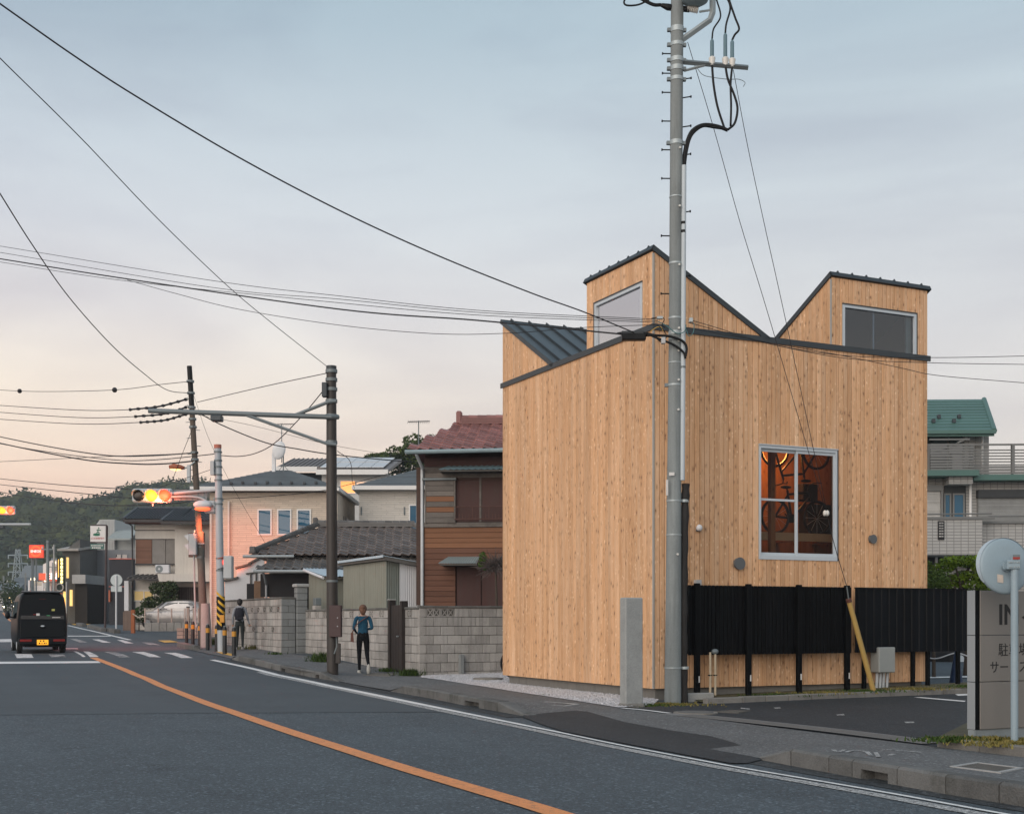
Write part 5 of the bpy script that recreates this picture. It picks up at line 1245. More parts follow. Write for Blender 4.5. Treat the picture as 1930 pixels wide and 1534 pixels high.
MB().tube([O + Vector((.25, -.05, -.1)), O + Vector((.35, .45, -.45)), (-.06, -.05, bz(884)), (-.06, -.05, 0)], .045, 8).build('downpipe', pm('pipe_white', (.5, .53, .54), .5), bh, smooth=True)
MB().box(-.25, -.05, .1, .3, bz(1140), bz(880)).build('corner_board', M_WB, bh)

# ---- beige houses
def strip_stone(name, c0, c1, mort):
    m, n, l, b = nt(name); vec = n.new('ShaderNodeTexCoord').outputs['Object']
    s = n.new('ShaderNodeSeparateXYZ'); l.new(vec, s.inputs[0]); cb = n.new('ShaderNodeCombineXYZ')
    l.new(mathn(n, l, 'ADD', s.outputs[0], s.outputs[1]), cb.inputs[0]); l.new(s.outputs[2], cb.inputs[1])
    bt = n.new('ShaderNodeTexBrick'); l.new(cb.outputs[0], bt.inputs['Vector']); bt.inputs['Scale'].default_value = 1.0
    bt.inputs['Brick Width'].default_value = .62; bt.inputs['Row Height'].default_value = .085; bt.inputs['Mortar Size'].default_value = .008; bt.inputs['Bias'].default_value = .0
    bt.inputs['Color1'].default_value = (*c0, 1); bt.inputs['Color2'].default_value = (*c1, 1); bt.inputs['Mortar'].default_value = (*mort, 1); bt.offset_frequency = 2; bt.offset = .37; bt.squash = 1.3; bt.squash_frequency = 3
    nn = noise(n, l, vec, 1., 4, .6, (2, 2, 12)); l.new(mixc(n, l, rng_n(n, l, nn, .35, .75, 0, .5), bt.outputs['Color'], tuple(x * .75 for x in c1)), b.inputs['Base Color']); b.inputs['Roughness'].default_value = .8
    bn = n.new('ShaderNodeBump'); bn.inputs['Strength'].default_value = .5; bn.inputs['Distance'].default_value = .02; l.new(bt.outputs['Fac'], bn.inputs['Height']); bn.invert = True; l.new(bn.outputs[0], b.inputs['Normal'])
    MATS[name] = m; return m
M_BEIGE = strip_stone('beige_cladding', (.68, .58, .47), (.57, .49, .40), (.40, .34, .28)); M_GREIGE = strip_stone('greige_cladding', (.64, .61, .55), (.54, .52, .47), (.38, .36, .33))
M_WHITE = pm('white_trim', (.68, .68, .66), .5, .06, 2, 40, .04, .03, .03)
def slate(name, col):
    m, n, l, b = nt(name); vec = n.new('ShaderNodeTexCoord').outputs['Object']; s = n.new('ShaderNodeSeparateXYZ'); l.new(vec, s.inputs[0])
    big = noise(n, l, vec, 1.2, 4, .6); inf = n.new('ShaderNodeObjectInfo')
    f = mathn(n, l, 'ADD', rng_n(n, l, big, .2, .8, .75, 1.2), mathn(n, l, 'MULTIPLY', inf.outputs['Random'], .2))
    sc = n.new('ShaderNodeVectorMath'); sc.operation = 'SCALE'; sc.inputs[0].default_value = col; l.new(f, sc.inputs['Scale']); l.new(sc.outputs[0], b.inputs['Base Color']); b.inputs['Roughness'].default_value = .6; MATS[name] = m; return m
M_SLATE = slate('slate_grey', (.10, .118, .128))
def slate_slope(t, A, B_, Cc, Dd, rows, mat=None, th=.02):
    """slope with A-B eave, D-C upper edge; one course strip per row"""
    mat = mat or M_SLATE; A, B_, Cc, Dd = map(Vector, (A, B_, Cc, Dd))
    N = (B_ - A).cross(Dd - A).normalized(); N = N if N.z > 0 else -N
    for r in range(rows):
        f0, f1 = r / rows, min(1, (r + 1.06) / rows)
        q = [A.lerp(Dd, f0) + N * .035, B_.lerp(Cc, f0) + N * .035, B_.lerp(Cc, f1) + N * .01, A.lerp(Dd, f1) + N * .01]
        MB().hexa([p - N * th for p in q] + q).build('slate_course', mat, t)
def hip_roof(t, x0, x1, y0, y1, z0, z1, rx0, rx1, ry, rows, trim=M_WHITE):
    A, B_, Cc, Dd = (x0, y0, z0), (x1, y0, z0), (x1, y1, z0), (x0, y1, z0); P0, P1 = (rx0, ry, z1), (rx1, ry, z1)
    MB().add([A, B_, Cc, Dd, P0, P1], [(0, 1, 5, 4), (1, 2, 5), (2, 3, 4, 5), (3, 0, 4)]).build('roof_deck', M_SLATE, t)
    slate_slope(t, A, B_, P1, P0, rows); slate_slope(t, B_, Cc, P1, P1, rows); slate_slope(t, Dd, A, P0, P0, rows)
    h = .16
    MB().box(x0, x1, y0 - .03, y0 - .0, z0 - h, z0 + .02).box(x1, x1 + .03, y0 - .03, y1, z0 - h, z0 + .021).box(x0 - .03, x0, y0 - .03, y1, z0 - h, z0 + .021).build('fascia', trim, t)
    MB().box(x0, x1, y0, y1, z0 - h + .01, z0 - h + .03).build('soffit', trim, t)
def win(t, x0, x1, z0, z1, y, gl, trim=M_WHITE, fr=.06, name='window', mull=0):
    m = MB().box(x0 - fr, x0, y - .05, y + .02, z0 - fr, z1 + fr).box(x1, x1 + fr, y - .05, y + .02, z0 - fr, z1 + fr).box(x0, x1, y - .05, y + .02, z0 - fr, z0).box(x0, x1, y - .05, y + .02, z1, z1 + fr)
    for k in range(mull): xx = lerp(x0, x1, (k + 1) / (mull + 1)); m.box(xx - .025, xx + .025, y - .045, y + .02, z0, z1)
    o = m.build(name, trim, t); MB().box(x0, x1, y - .02, y - .01, z0, z1).build('pane', gl, o); return o
G_BLUE = glass('blue_glass', (.025, .10, .17), .0); G_DARK = glass('dark_glass', (.02, .022, .026), .06)
HY = 56.; HO = Vector((XD(395, HY), HY, .65)); b1 = thing('beige_house', 'beige strip clad two storey house with three narrow blue windows', 'house', HO, 0)
def hzz(py): return ZD(py, HY) - .65
def hxx(px): return XD(px, HY) - HO.x
We = hxx(636); MB().box(0, We, 0, 6.2, -.3, hzz(928)).build('wall', M_BEIGE, b1)
hip_roof(b1, -.7, hxx(641), -.55, 6.8, hzz(920), ZD(887, 59.2) - .65, XD(520, 59.2) - HO.x, XD(545, 59.2) - HO.x, 3.1, 14)
for a, b in ((487, 511), (524, 548), (561, 585)): win(b1, hxx(a + 1), hxx(b - 1), hzz(1006), hzz(962), 0, G_BLUE)
for px in (399, 432): MB().tube([(hxx(px), -.1, 0), (hxx(px), -.1, hzz(945))], .045, 8).build('downpipe', pm('pipe_cream', (.6, .55, .5), .5), b1, smooth=True)
for k in range(9): xx = hxx(437 + 23 * k - (k % 2) * 2); zz = .35 + .12 * (k % 2); MB().cbox(xx - .06, xx + .06, -.55 + zz * .9, -.4 + zz * .9, hzz(920) + zz * .43 , hzz(920) + zz * .43 + .1, .01).build('snow_guard', M_FASCIA, b1)
for k in range(3): xx = We + .004; MB().box(We, We + .03, 2 + k * .6, 2.1 + k * .6, hzz(1010), hzz(965)).build('side_window', G_DARK, b1)
HY2 = 58.; HO2 = Vector((XD(677, HY2), HY2, .68)); b2 = thing('greige_house', 'pale grey strip clad house half hidden behind the brown timber house', 'house', HO2, 0)
h2 = lambda py: ZD(py, HY2) - .68; x2_ = lambda px: XD(px, HY2) - HO2.x
MB().box(0, x2_(860), 0, 6, -.3, h2(922)).build('wall', M_GREIGE, b2)
hip_roof(b2, x2_(667), x2_(900), -.5, 6.5, h2(918), ZD(882, 61) - .68, XD(800, 61) - HO2.x, XD(830, 61) - HO2.x, 3.0, 13)
win(b2, x2_(773), x2_(800), h2(1000), h2(953), 0, G_BLUE); MB().tube([(x2_(787), -.12, 0), (x2_(787), -.12, h2(910))], .06, 8).build('downpipe', pm('pipe_blue', (.45, .55, .62), .5), b2, smooth=True)
for px in (681, 762): MB().cyl((x2_(px), -.03, h2(970)), (x2_(px), -.03, h2(955)), .03, n=6).build('lamp', M_GALVD, b2)
# house with solar roof
HY3 = 76.; HO3 = Vector((XD(540, HY3), HY3, .9)); b3 = thing('solar_house', 'white house with rooftop solar panels and a lit upper window', 'house', HO3, 0)
h3 = lambda py: ZD(py, HY3) - .9; x3 = lambda px: XD(px, HY3) - HO3.x
M_PALE = pm('pale_siding', (.46, .47, .46), .7, .08, 2, 40, .05, .03, .02); M_STEEL = pm('brown_steel', (.17, .155, .15), .5, .1, 2, 40, .06, 0, .04)
MB().box(x3(605), x3(735), .3, 6, 0, h3(893)).build('wall', M_PALE, b3); MB().box(x3(545), x3(605), .8, 6, 0, h3(888)).build('wall', pm('navy_wall', (.03, .04, .05), .7), b3)
def slab(t, x0, x1, y0, z0, y1, z1, mat, th=.18, name='roof', sx0=0, sx1=0):
    q = [(x0, y0, z0), (x1, y0, z0), (x1 + sx1, y1, z1), (x0 + sx0, y1, z1)]; return MB().hexa(q + [(a, b, c + th) for a, b, c in q]).build(name, mat, t)
slab(b3, x3(521), x3(610), -.1, h3(886), 3.2, ZD(870, HY3 + 3.2) - .9, M_STEEL, sx0=.4); rr3 = slab(b3, x3(598), x3(733), -.5, h3(893), 3.2, ZD(871, HY3 + 3.2) - .9, M_STEEL, sx1=.5)
for k in range(9): xx = x3(528 + 9 * k); MB().hexa([(xx, -.12, h3(886) + .18), (xx + .05, -.12, h3(886) + .18), (xx + .35, 3.2, ZD(870, HY3 + 3.2) - .72), (xx + .3, 3.2, ZD(870, HY3 + 3.2) - .72), (xx, -.12, h3(886) + .24), (xx + .05, -.12, h3(886) + .24), (xx + .35, 3.2, ZD(870, HY3 + 3.2) - .66), (xx + .3, 3.2, ZD(870, HY3 + 3.2) - .66)]).build('seam', M_STEEL, b3)
MB().box(x3(598), x3(733), -.55, -.5, h3(893) - .1, h3(893) + .2).box(x3(521), x3(598), -.15, -.1, h3(886) - .1, h3(886) + .2).build('fascia', M_WHITE, b3)
for i in range(5):
    for j in range(2):
        f0, f1 = j / 2 + .04, (j + 1) / 2 - .02; xa_, xb_ = x3(604 + 24 * i) , x3(627 + 24 * i)
        y_ = lambda f: lerp(-.3, 3.0, f); z_ = lambda f: lerp(h3(892) + .28, ZD(871, HY3 + 3.2) - .9 + .24, f)
        q = [(xa_ + f0 * .4, y_(f0), z_(f0)), (xb_ + f0 * .4, y_(f0), z_(f0)), (xb_ + f1 * .4, y_(f1), z_(f1)), (xa_ + f1 * .4, y_(f1), z_(f1))]
        MB().hexa(q + [(a, b, c + .04) for a, b, c in q]).build('solar_panel', pm('solar_panel', (.50, .52, .54), .25, .04, 3, 40, .02, 0, .05), b3)
win(b3, x3(641), x3(668), h3(928), h3(906), .3, em('lit_window', (1, .42, .13), .55)); win(b3, x3(671), x3(690), h3(924), h3(907), .3, em('lit_window_soft', (.9, .6, .42), .35))
M_DISH = pm('dish_white', (.6, .62, .63), .5)
ds = thing('satellite_dish', 'white satellite dish on a mast above the grey slate roof', 'satellite dish', Vector((XD(534, 58.6), 58.6, ZD(884, 58.6))))
MB().tube([(0, 0, -.2), (0, 0, .75)], .03, 6).build('mast', M_GALVD, ds); MB().tube([(-.5, .2, -.4), (0, 0, .2)], .015, 5).tube([(.5, .2, -.4), (0, 0, .2)], .015, 5).build('stay', M_GALVD, ds)
MB().sphere((0, 0, 0), (.30, .10, .43), 16, 8).xf(Matrix.Translation((-.18, -.12, .85)) @ Matrix.Rotation(R(12), 4, 'Y')).build('dish', M_DISH, ds, smooth='all')
MB().box(-.55, -.4, .1, .3, -.5, .75).build('chimney', M_DISH, ds)
def aerial(name, px, pytop, pybot, Y_, label, span, n=11):
    o = Vector((XD(px, Y_), Y_, ZD(pybot, Y_))); t = thing(name, label, 'aerial', o); H_ = ZD(pytop, Y_) - o.z; sw = span * Y_ / F
    MB().tube([(0, 0, 0), (0, 0, H_ + .05)], .022, 6).build('mast', M_GALVD, t); MB().tube([(-sw / 2, 0, H_), (sw / 2, 0, H_ + .02)], .016, 5).build('boom', M_BLKRUB, t)
    for i in range(n): xx = lerp(-sw / 2, sw / 2, i / (n - 1)); MB().tube([(xx, -.25, H_ - .1), (xx, .25, H_ + .1)], .008, 4).build('element', M_BLKRUB, t)
aerial('television_aerial', 531, 800, 872, 59., 'thin television aerial above the satellite dish', 44)
aerial('television_aerial', 789, 795, 870, 48., 'television aerial on a mast beside the red tiled roof', 40)
# ================================================================== poles, signals and bollards at the junction
M_BROWN = pm('brown_paint', (.038, .034, .031), .5, .12, 2, 40, .08, .05, .03)
M_SIGG = pm('signal_grey', (.42, .45, .46), .5, .1, 3, 40, .06, .03, .03)
M_WHITEP = pm('white_paint', (.58, .60, .62), .5, .08, 3, 40, .05, 0, .03)
def at_pole(o, Yp): return lambda px, py, dy=0.: D(px, py, Yp + dy) - o
# brown steel pole with detector arm
bp = on_side(627, 1269); Yb = bp.y; q = at_pole(bp, Yb)
sp = thing('steel_pole', 'dark brown steel pole with a long braced detector arm', 'pole', bp)
MB().tube([(0, 0, -.1), q(626, 1140), q(625.5, 1040), q(625, 940), q(624.5, 690)], [.135, .132, .128, .125, .115], 22).build('shaft', M_BROWN, sp, smooth=True)
MB().tube([q(624.5, 700), q(624.5, 690)], .122, 22).build('cap', M_FASCIA, sp)
for py in (700, 716, 734, 756, 784, 834): MB().tube([q(624.7, py + 3), q(624.7, py - 3)], .14, 20).build('band', M_GALVD, sp)
MB().tube([q(637, 786), q(625, 786, -.15), q(280, 774, -.15)], .058, 10).build('detector_arm', M_GALVD, sp, smooth=True)
MB().tube([q(634, 756, -.1), q(618, 758, -.14), q(552, 784, -.15)], .04, 8).build('arm_brace', M_GALVD, sp, smooth=True)
for dy in (-.22, -.1): MB().tube([q(634, 838, dy), q(616, 836, dy), q(458, 780, -.16)], .036, 8).build('arm_brace', M_GALVD, sp, smooth=True)
c = q(409, 788, -.15); dt = MB().cbox(c.x - .13, c.x + .13, c.y - .12, c.y + .12, c.z - .08, c.z + .06, .02).build('detector', M_FASCIA, sp)
MB().tube([c + Vector((0, 0, .05)), c + Vector((0, 0, .17))], .03, 8).build('detector_neck', M_GALVD, dt)
c = q(612, 735, -.12); MB().cbox(c.x - .06, c.x + .06, c.y - .08, c.y + .08, c.z - .17, c.z + .17, .015).build('junction_box', M_FASCIA, sp)
c = q(632, 1171, -.15); cb_ = MB().cbox(c.x - .13, c.x + .15, c.y - .12, c.y + .1, c.z - .36, c.z + .38, .012).build('control_box', pm('box_maroon', (.06, .035, .035), .5, .1, 3, 40, .06, 0, 0), sp)
for py in (1164, 1180): MB().cyl(q(636, py, -.26), q(636, py, -.285), .012, n=8).build('screw', M_WHITEP, cb_)
MB().tube([q(634, 1200, -.15), q(635, 1218, -.15), q(630, 1232, -.15)], .02, 6).build('conduit', M_GALVD, sp)
c = q(637, 1232, -.1); MB().cbox(c.x - .05, c.x + .06, c.y - .06, c.y + .06, c.z - .22, c.z + .25, .01).build('small_box', M_BROWN, sp)
MB().tube([q(626, 1097), q(626, 1093)], .142, 20).build('joint', M_GALVD, sp)

# leaning utility pole
lp = G(387, 1222); Yl = 43.2; lp = Vector((XD(387, Yl), Yl, gz(Yl))); q = at_pole(lp, Yl)
ul = thing('utility_pole', 'old leaning utility pole in brown and black with a street lamp', 'utility pole', lp)
LPX = lambda py: 357 + (py - 690) * (388 - 357) / (1222 - 690)
M_OLDP = pm('old_pole', (.105, .085, .068), .85, .3, 2, 30, .3, .4, 0, stretch=(3, 3, .6), stain=.3)
MB().tube([q(LPX(y), y) for y in (1226, 1100, 950, 830, 765)], [.13, .12, .105, .095, .09], 16).build('shaft', M_OLDP, ul, smooth=True)
MB().tube([q(LPX(y), y) for y in (765, 690)], [.092, .086], 16).build('cap_sleeve', M_BLKRUB, ul, smooth=True)
MB().tube([q(388 + 1, 1228), q(386, 1137)], [.2, .165], 14).build('foot_casing', pm('casing', (.30, .31, .30), .8, .2, 3, 40, .15, .2), ul, smooth=True)
MB().tube([q(LPX(1120) + 3, 1230), q(LPX(1000) + 2, 1002)], [.14, .12], 12).build('support_post', pm('support_wood', (.12, .12, .105), .85, .3, 3, 30, .3, .4, 0), ul, smooth=True)
MB().tube(smooth_path([q(LPX(1120) - 10, 1178), q(LPX(1110) - 13, 1168), q(LPX(1010) - 10, 1016), q(LPX(1000) - 4, 1002), q(LPX(1000) + 1, 1010)], 6), .03, 8).build('conduit', M_GALV, ul)
for y in (719, 741, 768, 790, 805, 853, 866, 1030, 1050, 1140): MB().tube([q(LPX(y), y + 2), q(LPX(y), y - 2)], .13, 14).build('band', M_GALVD, ul)
for k in range(12): y = 780 + 15 * k; s = -1 if k % 2 else 1; MB().tube([q(LPX(y), y), q(LPX(y) + s * 13, y + 1)], .012, 5).build('climbing_peg', M_GALVD, ul)
for y in (755, 769, 782): MB().tube([q(LPX(y) - 3, y - 4), q(LPX(y) - 14, y - 2)], .022, 6).sphere(q(LPX(y) - 9, y - 3), .06, 8, 5).build('insulator', M_PORC, ul)
MB().tube([q(LPX(870), 870, -.1), q(354, 881, -.1), q(348, 882, -.1)], .03, 8).build('lamp_arm', M_GALV, ul)
lm = MB().tube([q(348, 882, -.1), q(340, 880.5, -.1), q(328, 879, -.1), q(319, 880, -.1)], [.05, .085, .10, .06], 10).build('street_lamp_head', pm('lamp_rust', (.30, .09, .045), .6, .15, 3, 40, .1), ul, smooth='all')
MB().tube([q(341, 884, -.1), q(330, 884.5, -.1), q(322, 883, -.1)], [.04, .055, .03], 8).build('lamp_lens', em('lamp_lens', (1, .50, .18), 2), lm, smooth='all')
c = q(356, 893, -.1); MB().cbox(c.x - .06, c.x + .06, c.y - .06, c.y + .06, c.z - .3, c.z + .3, .015).build('lamp_box', M_SIGG, ul)
# pedestrian signal strapped to it
c = q(360, 1026, -.2); ps = thing('pedestrian_signal', 'pedestrian signal with white hoods on the old leaning pole', 'traffic signal', lp + c)
MB().cbox(-.06, .2, -.1, .16, -.36, .36, .02).build('housing', M_SIGG, ps)
for dz in (.2, -.12): MB().hexa([(-.06, -.1, dz + .13), (-.06, .16, dz + .13), (-.2, .16, dz + .08), (-.2, -.1, dz + .08), (-.06, -.1, dz + .15), (-.06, .16, dz + .15), (-.21, .16, dz + .1), (-.21, -.1, dz + .1)]).hexa([(-.06, -.1, dz - .08), (-.06, -.085, dz - .08), (-.19, -.085, dz + .08), (-.2, -.1, dz + .08), (-.06, -.1, dz + .13), (-.06, -.085, dz + .13), (-.2, -.085, dz + .09), (-.2, -.1, dz + .09)]).build('hood', M_WHITEP, ps)
MB().box(.2, .45, .0, .05, .0, .06).build('bracket', M_GALVD, ps)

# signal pole with horizontal three-lamp signal
tp = G(417.5, 1229); Yt = tp.y; q = at_pole(tp, Yt)
tpole = thing('signal_pole', 'pale grey signal pole with black and yellow wrap near its foot', 'pole', tp)
PXT = lambda py: 410.5 + (py - 838) * 7.2 / 390
MB().tube([q(PXT(y), y) for y in (1233, 1140, 1000, 900, 842)], [.125, .122, .115, .108, .105], 20).build('shaft', pm('signal_pole_grey', (.36, .40, .43), .5, .1, 2, 40, .06, .03, 0), tpole, smooth=True)
MB().tube([q(410.4, 845), q(410.4, 838)], .115, 20).build('cap', pm('cap_red', (.35, .12, .08), .6), tpole)
wrp = MB().tube([q(PXT(1186), 1187), q(PXT(1124), 1124)], .131, 20).build('wrap', M_BLKRUB, tpole, smooth=True)
for k in range(5):
    zc_ = q(0, 1182 - k * 13).z; vs_ = []; fs = []
    for i in range(9):
        a = lerp(-math.pi * .98, math.pi * -.02, i / 8); x_, y_ = .134 * math.cos(a), .134 * math.sin(a); px_ = q(PXT(1150), 1150).x
        vs_ += [(px_ + x_, y_, zc_ + .12 - x_ * .9 - .045), (px_ + x_, y_, zc_ + .12 - x_ * .9 + .045)]
    for i in range(8): fs.append((2 * i, 2 * i + 2, 2 * i + 3, 2 * i + 1))
    MB().add(vs_, fs).build('yellow_stripe', pm('stripe_yellow', (.62, .36, .03), .5), wrp)
c = q(419, 1166, -.16); pbx = MB().cbox(c.x - .07, c.x + .07, c.y - .05, c.y + .05, c.z - .12, c.z + .12, .015).build('push_button', pm('button_amber', (.55, .25, .03), .5), tpole)
for py in (852, 868, 880, 895, 905, 940, 950, 1052, 1075): MB().tube([q(PXT(py), py + 1.5), q(PXT(py), py - 1.5)], .128, 18).build('band', M_GALVD, tpole)
MB().tube([q(410, 923, -.05), q(370, 926, -.05), q(322, 930, -.05)], .045, 8).build('signal_arm', M_SIGG, tpole, smooth=True)
MB().tube(smooth_path([q(405, 953, -.05), q(395, 948, -.05), q(372, 937, -.05), q(322, 936, -.05)], 5), .03, 8).build('signal_arm', M_SIGG, tpole, smooth=True)
c = q(402, 882, -.12); MB().cbox(c.x - .09, c.x + .03, c.y - .05, c.y + .08, c.z - .22, c.z + .22, .01).build('terminal_box', M_SIGG, tpole)
c0, c1 = q(323, 943, .03), q(390, 923, .03); MB().cbox(c0.x, c1.x, c0.y, c0.y + .03, c0.z, c1.z, .005).build('name_board', pm('board_back', (.20, .22, .23), .6, .1, 3, 40, .05), tpole)
for k in range(6): xx = lerp(c0.x + .1, c1.x - .1, k / 5); MB().box(xx - .015, xx + .015, c0.y - .012, c0.y - .001, c0.z, c1.z).build('board_rib', M_GALVD, tpole)
E_RED, E_AMB, E_OFF = em('signal_red', (1, .05, .018), 1.6), em('signal_amber', (1, .30, .02), 1.3), pm('lens_off', (.012, .014, .016), .25)
def signal3(label, o, sc, lit, arm=False):
    t = thing('traffic_signal', label, 'traffic signal', o)
    L_, H_ = 1.25 * sc, .44 * sc
    MB().cbox(-L_ / 2, L_ / 2, 0, .2 * sc, -H_ / 2, H_ / 2, .05 * sc).build('housing', M_SIGG, t)
    for k, mt in enumerate(lit):
        x_ = (-1 + k) * .41 * sc; r = .185 * sc
        ln = MB().sphere((x_, -.004, 0), (r, .05 * sc, r), 20, 8).build('lens', mt, t, smooth='all')
        vs_ = []; fs = []
        for i in range(17):
            a = lerp(R(5), R(175), i / 16); e = .22 * sc * (.35 + .65 * math.sin(a))
            vs_ += [(x_ + (r + .015) * math.cos(a), -.002, (r + .015) * math.sin(a)), (x_ + (r + .015) * math.cos(a), -e, (r + .015) * math.sin(a) - e * .15)]
        for i in range(16): fs.append((2 * i, 2 * i + 2, 2 * i + 3, 2 * i + 1))
        MB().add(vs_, fs).build('visor', M_SIGG, ln)
    return t
o_ = tp + q(286, 933.5, -.1); sgn = signal3('horizontal traffic signal lit amber and red on the pale grey pole', o_, 1.0, (E_OFF, E_AMB, E_RED))
MB().cyl((0, .1, -.22), (0, .1, -.32), .03, n=6).build('nub', M_FASCIA, sgn)
def beam(parent, loc, target, col, e, size=75):
    d_ = bpy.data.lights.new('signal_beam', 'SPOT'); d_.energy = e; d_.color = col; d_.shadow_soft_size = .15; d_.spot_size = R(size); d_.spot_blend = .8
    o = bpy.data.objects.new('signal_beam', d_); C.objects.link(o); o.parent = parent; o.location = loc
    w_ = Vector(parent.location) + Vector(loc); o.rotation_euler = (Vector(target) - w_).to_track_quat('-Z', 'Y').to_euler()
def glow(parent, loc, col, e, r=.12):
    d_ = bpy.data.lights.new('signal_glow', 'POINT'); d_.energy = e; d_.color = col; d_.shadow_soft_size = r; d_.use_shadow = True
    o = bpy.data.objects.new('signal_glow', d_); C.objects.link(o); o.parent = parent; o.location = loc
# vehicle signal for the side road, seen from the side, glowing red onto the beige house
c = q(390, 955, -.05); s4 = thing('traffic_signal', 'traffic signal under a pale hood facing the side road on the pale grey pole', 'traffic signal', tp + c)
MB().cbox(-.1, .26, .02, .3, -.2, .2, .05).build('housing', M_SIGG, s4)
MB().sphere((-.12, -.06, .06), (.3, .15, .14), 14, 8).build('hood', M_WHITEP, s4, smooth='all')
MB().sphere((-.12, -.08, -.07), (.25, .13, .07), 12, 6).build('lens', em('signal_red_soft', (1, .12, .04), 1.2), s4, smooth='all')
for dy in (.1, .35): MB().tube([(.2, 0, dy - .1), (.5, .1, dy - .15)], .03, 6).build('bracket', M_GALV, s4)
c = q(428, 1069, -.12); s5 = thing('pedestrian_signal', 'pedestrian signal with a red lamp lit low on the pale grey pole', 'traffic signal', tp + c)
MB().cbox(-.12, .16, -.02, .26, -.36, .36, .03).build('housing', M_SIGG, s5)
for dz, mt in ((.16, E_RED), (-.17, E_OFF)):
    ln = MB().cyl((-.12, .11, dz), (-.135, .11, dz), .09, n=16).build('lens', mt, s5)
    MB().hexa([(-.12, -.02, dz + .15), (-.12, .26, dz + .15), (-.29, .26, dz + .1), (-.29, -.02, dz + .1), (-.12, -.02, dz + .17), (-.12, .26, dz + .17), (-.3, .26, dz + .12), (-.3, -.02, dz + .12)]).hexa([(-.12, .24, dz - .1), (-.12, .26, dz - .1), (-.3, .26, dz + .08), (-.3, .24, dz + .08), (-.12, .24, dz + .16), (-.12, .26, dz + .16), (-.3, .26, dz + .1), (-.3, .24, dz + .1)]).build('hood', pm('hood_red_lit', (.45, .10, .05), .6) if mt is E_RED else M_FASCIA, ln)  # red of the upper hood is the lit lamp's glow put into colour
beam(s4, (-.3, .55, -.15), (XD(462, 56.), 56., 3.4), (1, .19, .075), 4200, 25); glow(s5, (-.24, .11, .16), (1, .2, .07), 12, .08)
glow(sgn, (.41, -.3, -.05), (1, .16, .07), 30); glow(sgn, (0, -.3, -.05), (1, .5, .15), 10); beam(sgn, (.41, -.4, -.1), (XD(230, 44.), 44., gz(44.)), (1, .16, .09), 900, 70)
o_ = Vector((XD(4, 63.), 63., ZD(961.5, 63.))); sg2 = signal3('traffic signal lit amber and red above the black van', o_, 1.0, (E_OFF, E_AMB, E_RED))
MB().tube([(-8, .1, .0), (-.6, .1, 0)], .05, 8).build('signal_arm', M_SIGG, sg2)
ar2 = thing('detector_arm', 'thin pale detector arm reaching in under the traffic signal over the black van', 'detector', Vector((XD(58, 60.), 60., ZD(988, 60.))))
MB().tube([(-9, 0, -.02), (0, 0, 0)], .06, 8).build('arm', M_SIGG, ar2); MB().cbox(-1.45, -1.25, -.1, .1, -.2, -.07, .02).build('detector', M_FASCIA, ar2)
glow(sg2, (.41, -.3, -.05), (1, .16, .07), 30)

# bollards
M_BOL = pm('bollard_black', (.016, .018, .02), .45, .1, 3, 40, .08, 0, .08); M_BAND = pm('bollard_amber', (.55, .26, .03), .5, .1, 3, 40, .06, 0, .06)
BOL = [(351.6, 1213), (363.5, 1215.5), (377, 1219.5), (391.5, 1226), (408.7, 1228.5), (423.5, 1233), (441, 1236)]
b0 = thing('bollard', 'black bollard with an amber band, closest to the low pinkish wall', 'bollard', G(*BOL[0]), 0, 'bollards at the street corner')
MB().tube([(0, 0, -.05), (0, 0, .78), (0, 0, .84)], [.065, .065, .045], 14).build('post', M_BOL, b0, smooth=True); MB().tube([(0, 0, .58), (0, 0, .73)], .068, 14).build('reflective_band', M_BAND, b0, smooth=True)
MB().sphere((0, 0, .84), (.047, .047, .03), 12, 6).build('cap', M_GALVD, b0, smooth='all')
for p, w_ in zip(BOL[1:], ('second', 'third', 'fourth', 'fifth', 'sixth', 'seventh')):
    c = copy_tree(b0); c.location = G(*p); c['label'] = 'black bollard with an amber band, %s from the low pinkish wall' % w_

# ================================================================== house across the side street
LH = Vector((XD(255, 70.), 70., gz(70.))); lh = thing('cream_house', 'cream two storey house with dark tiled roof and brown shutter', 'house', LH, R(1))
lz_ = lambda py: ZD(py, 70.) - LH.z; lx = lambda px: XD(px, 70.) - LH.x
M_CREAM = pm('cream_render', (.58, .56, .51), .85, .1, 1.5, 40, .06, .05, .02, streak=.15); M_DTRIM = pm('dark_trim', (.045, .042, .042), .6)
MB().box(0, lx(440), 0, 6, -.2, lz_(988)).build('wall', M_CREAM, lh); MB().box(lx(333), lx(440), -.45, -.0, lz_(1083), lz_(998)).build('bay', M_CREAM, lh)
MB().box(-.02, lx(333), -.02, .0, lz_(1000), lz_(998.5)).build('trim_line', M_DTRIM, lh)
sh_ = MB().box(lx(257), lx(287), -.1, -.0, lz_(1062), lz_(1017)).build('shutter', pm('brown_shutter', (.20, .105, .07), .7, .15, 2, 40, .1), lh)
for k in range(14): MB().box(lx(257.5), lx(286.5), -.115, -.1, lz_(1061.5 - k * 3.15), lz_(1059.3 - k * 3.15)).build('slat', pm('brown_shutter', (0, 0, 0)), sh_)
MB().box(lx(287.5), lx(312), -.09, -.0, lz_(1062), lz_(1017)).build('shutter', pm('taupe_shutter', (.22, .21, .195), .7), lh); MB().box(lx(313), lx(332), -.09, -.0, lz_(1062), lz_(1017)).build('shutter', pm('taupe_shutter', (0, 0, 0)), lh)
MB().box(lx(255), lx(333), -.14, -.0, lz_(1064.5), lz_(1062)).box(lx(255), lx(333), -.12, -.0, lz_(1017), lz_(1015.5)).build('shutter_frame', M_DTRIM, lh)
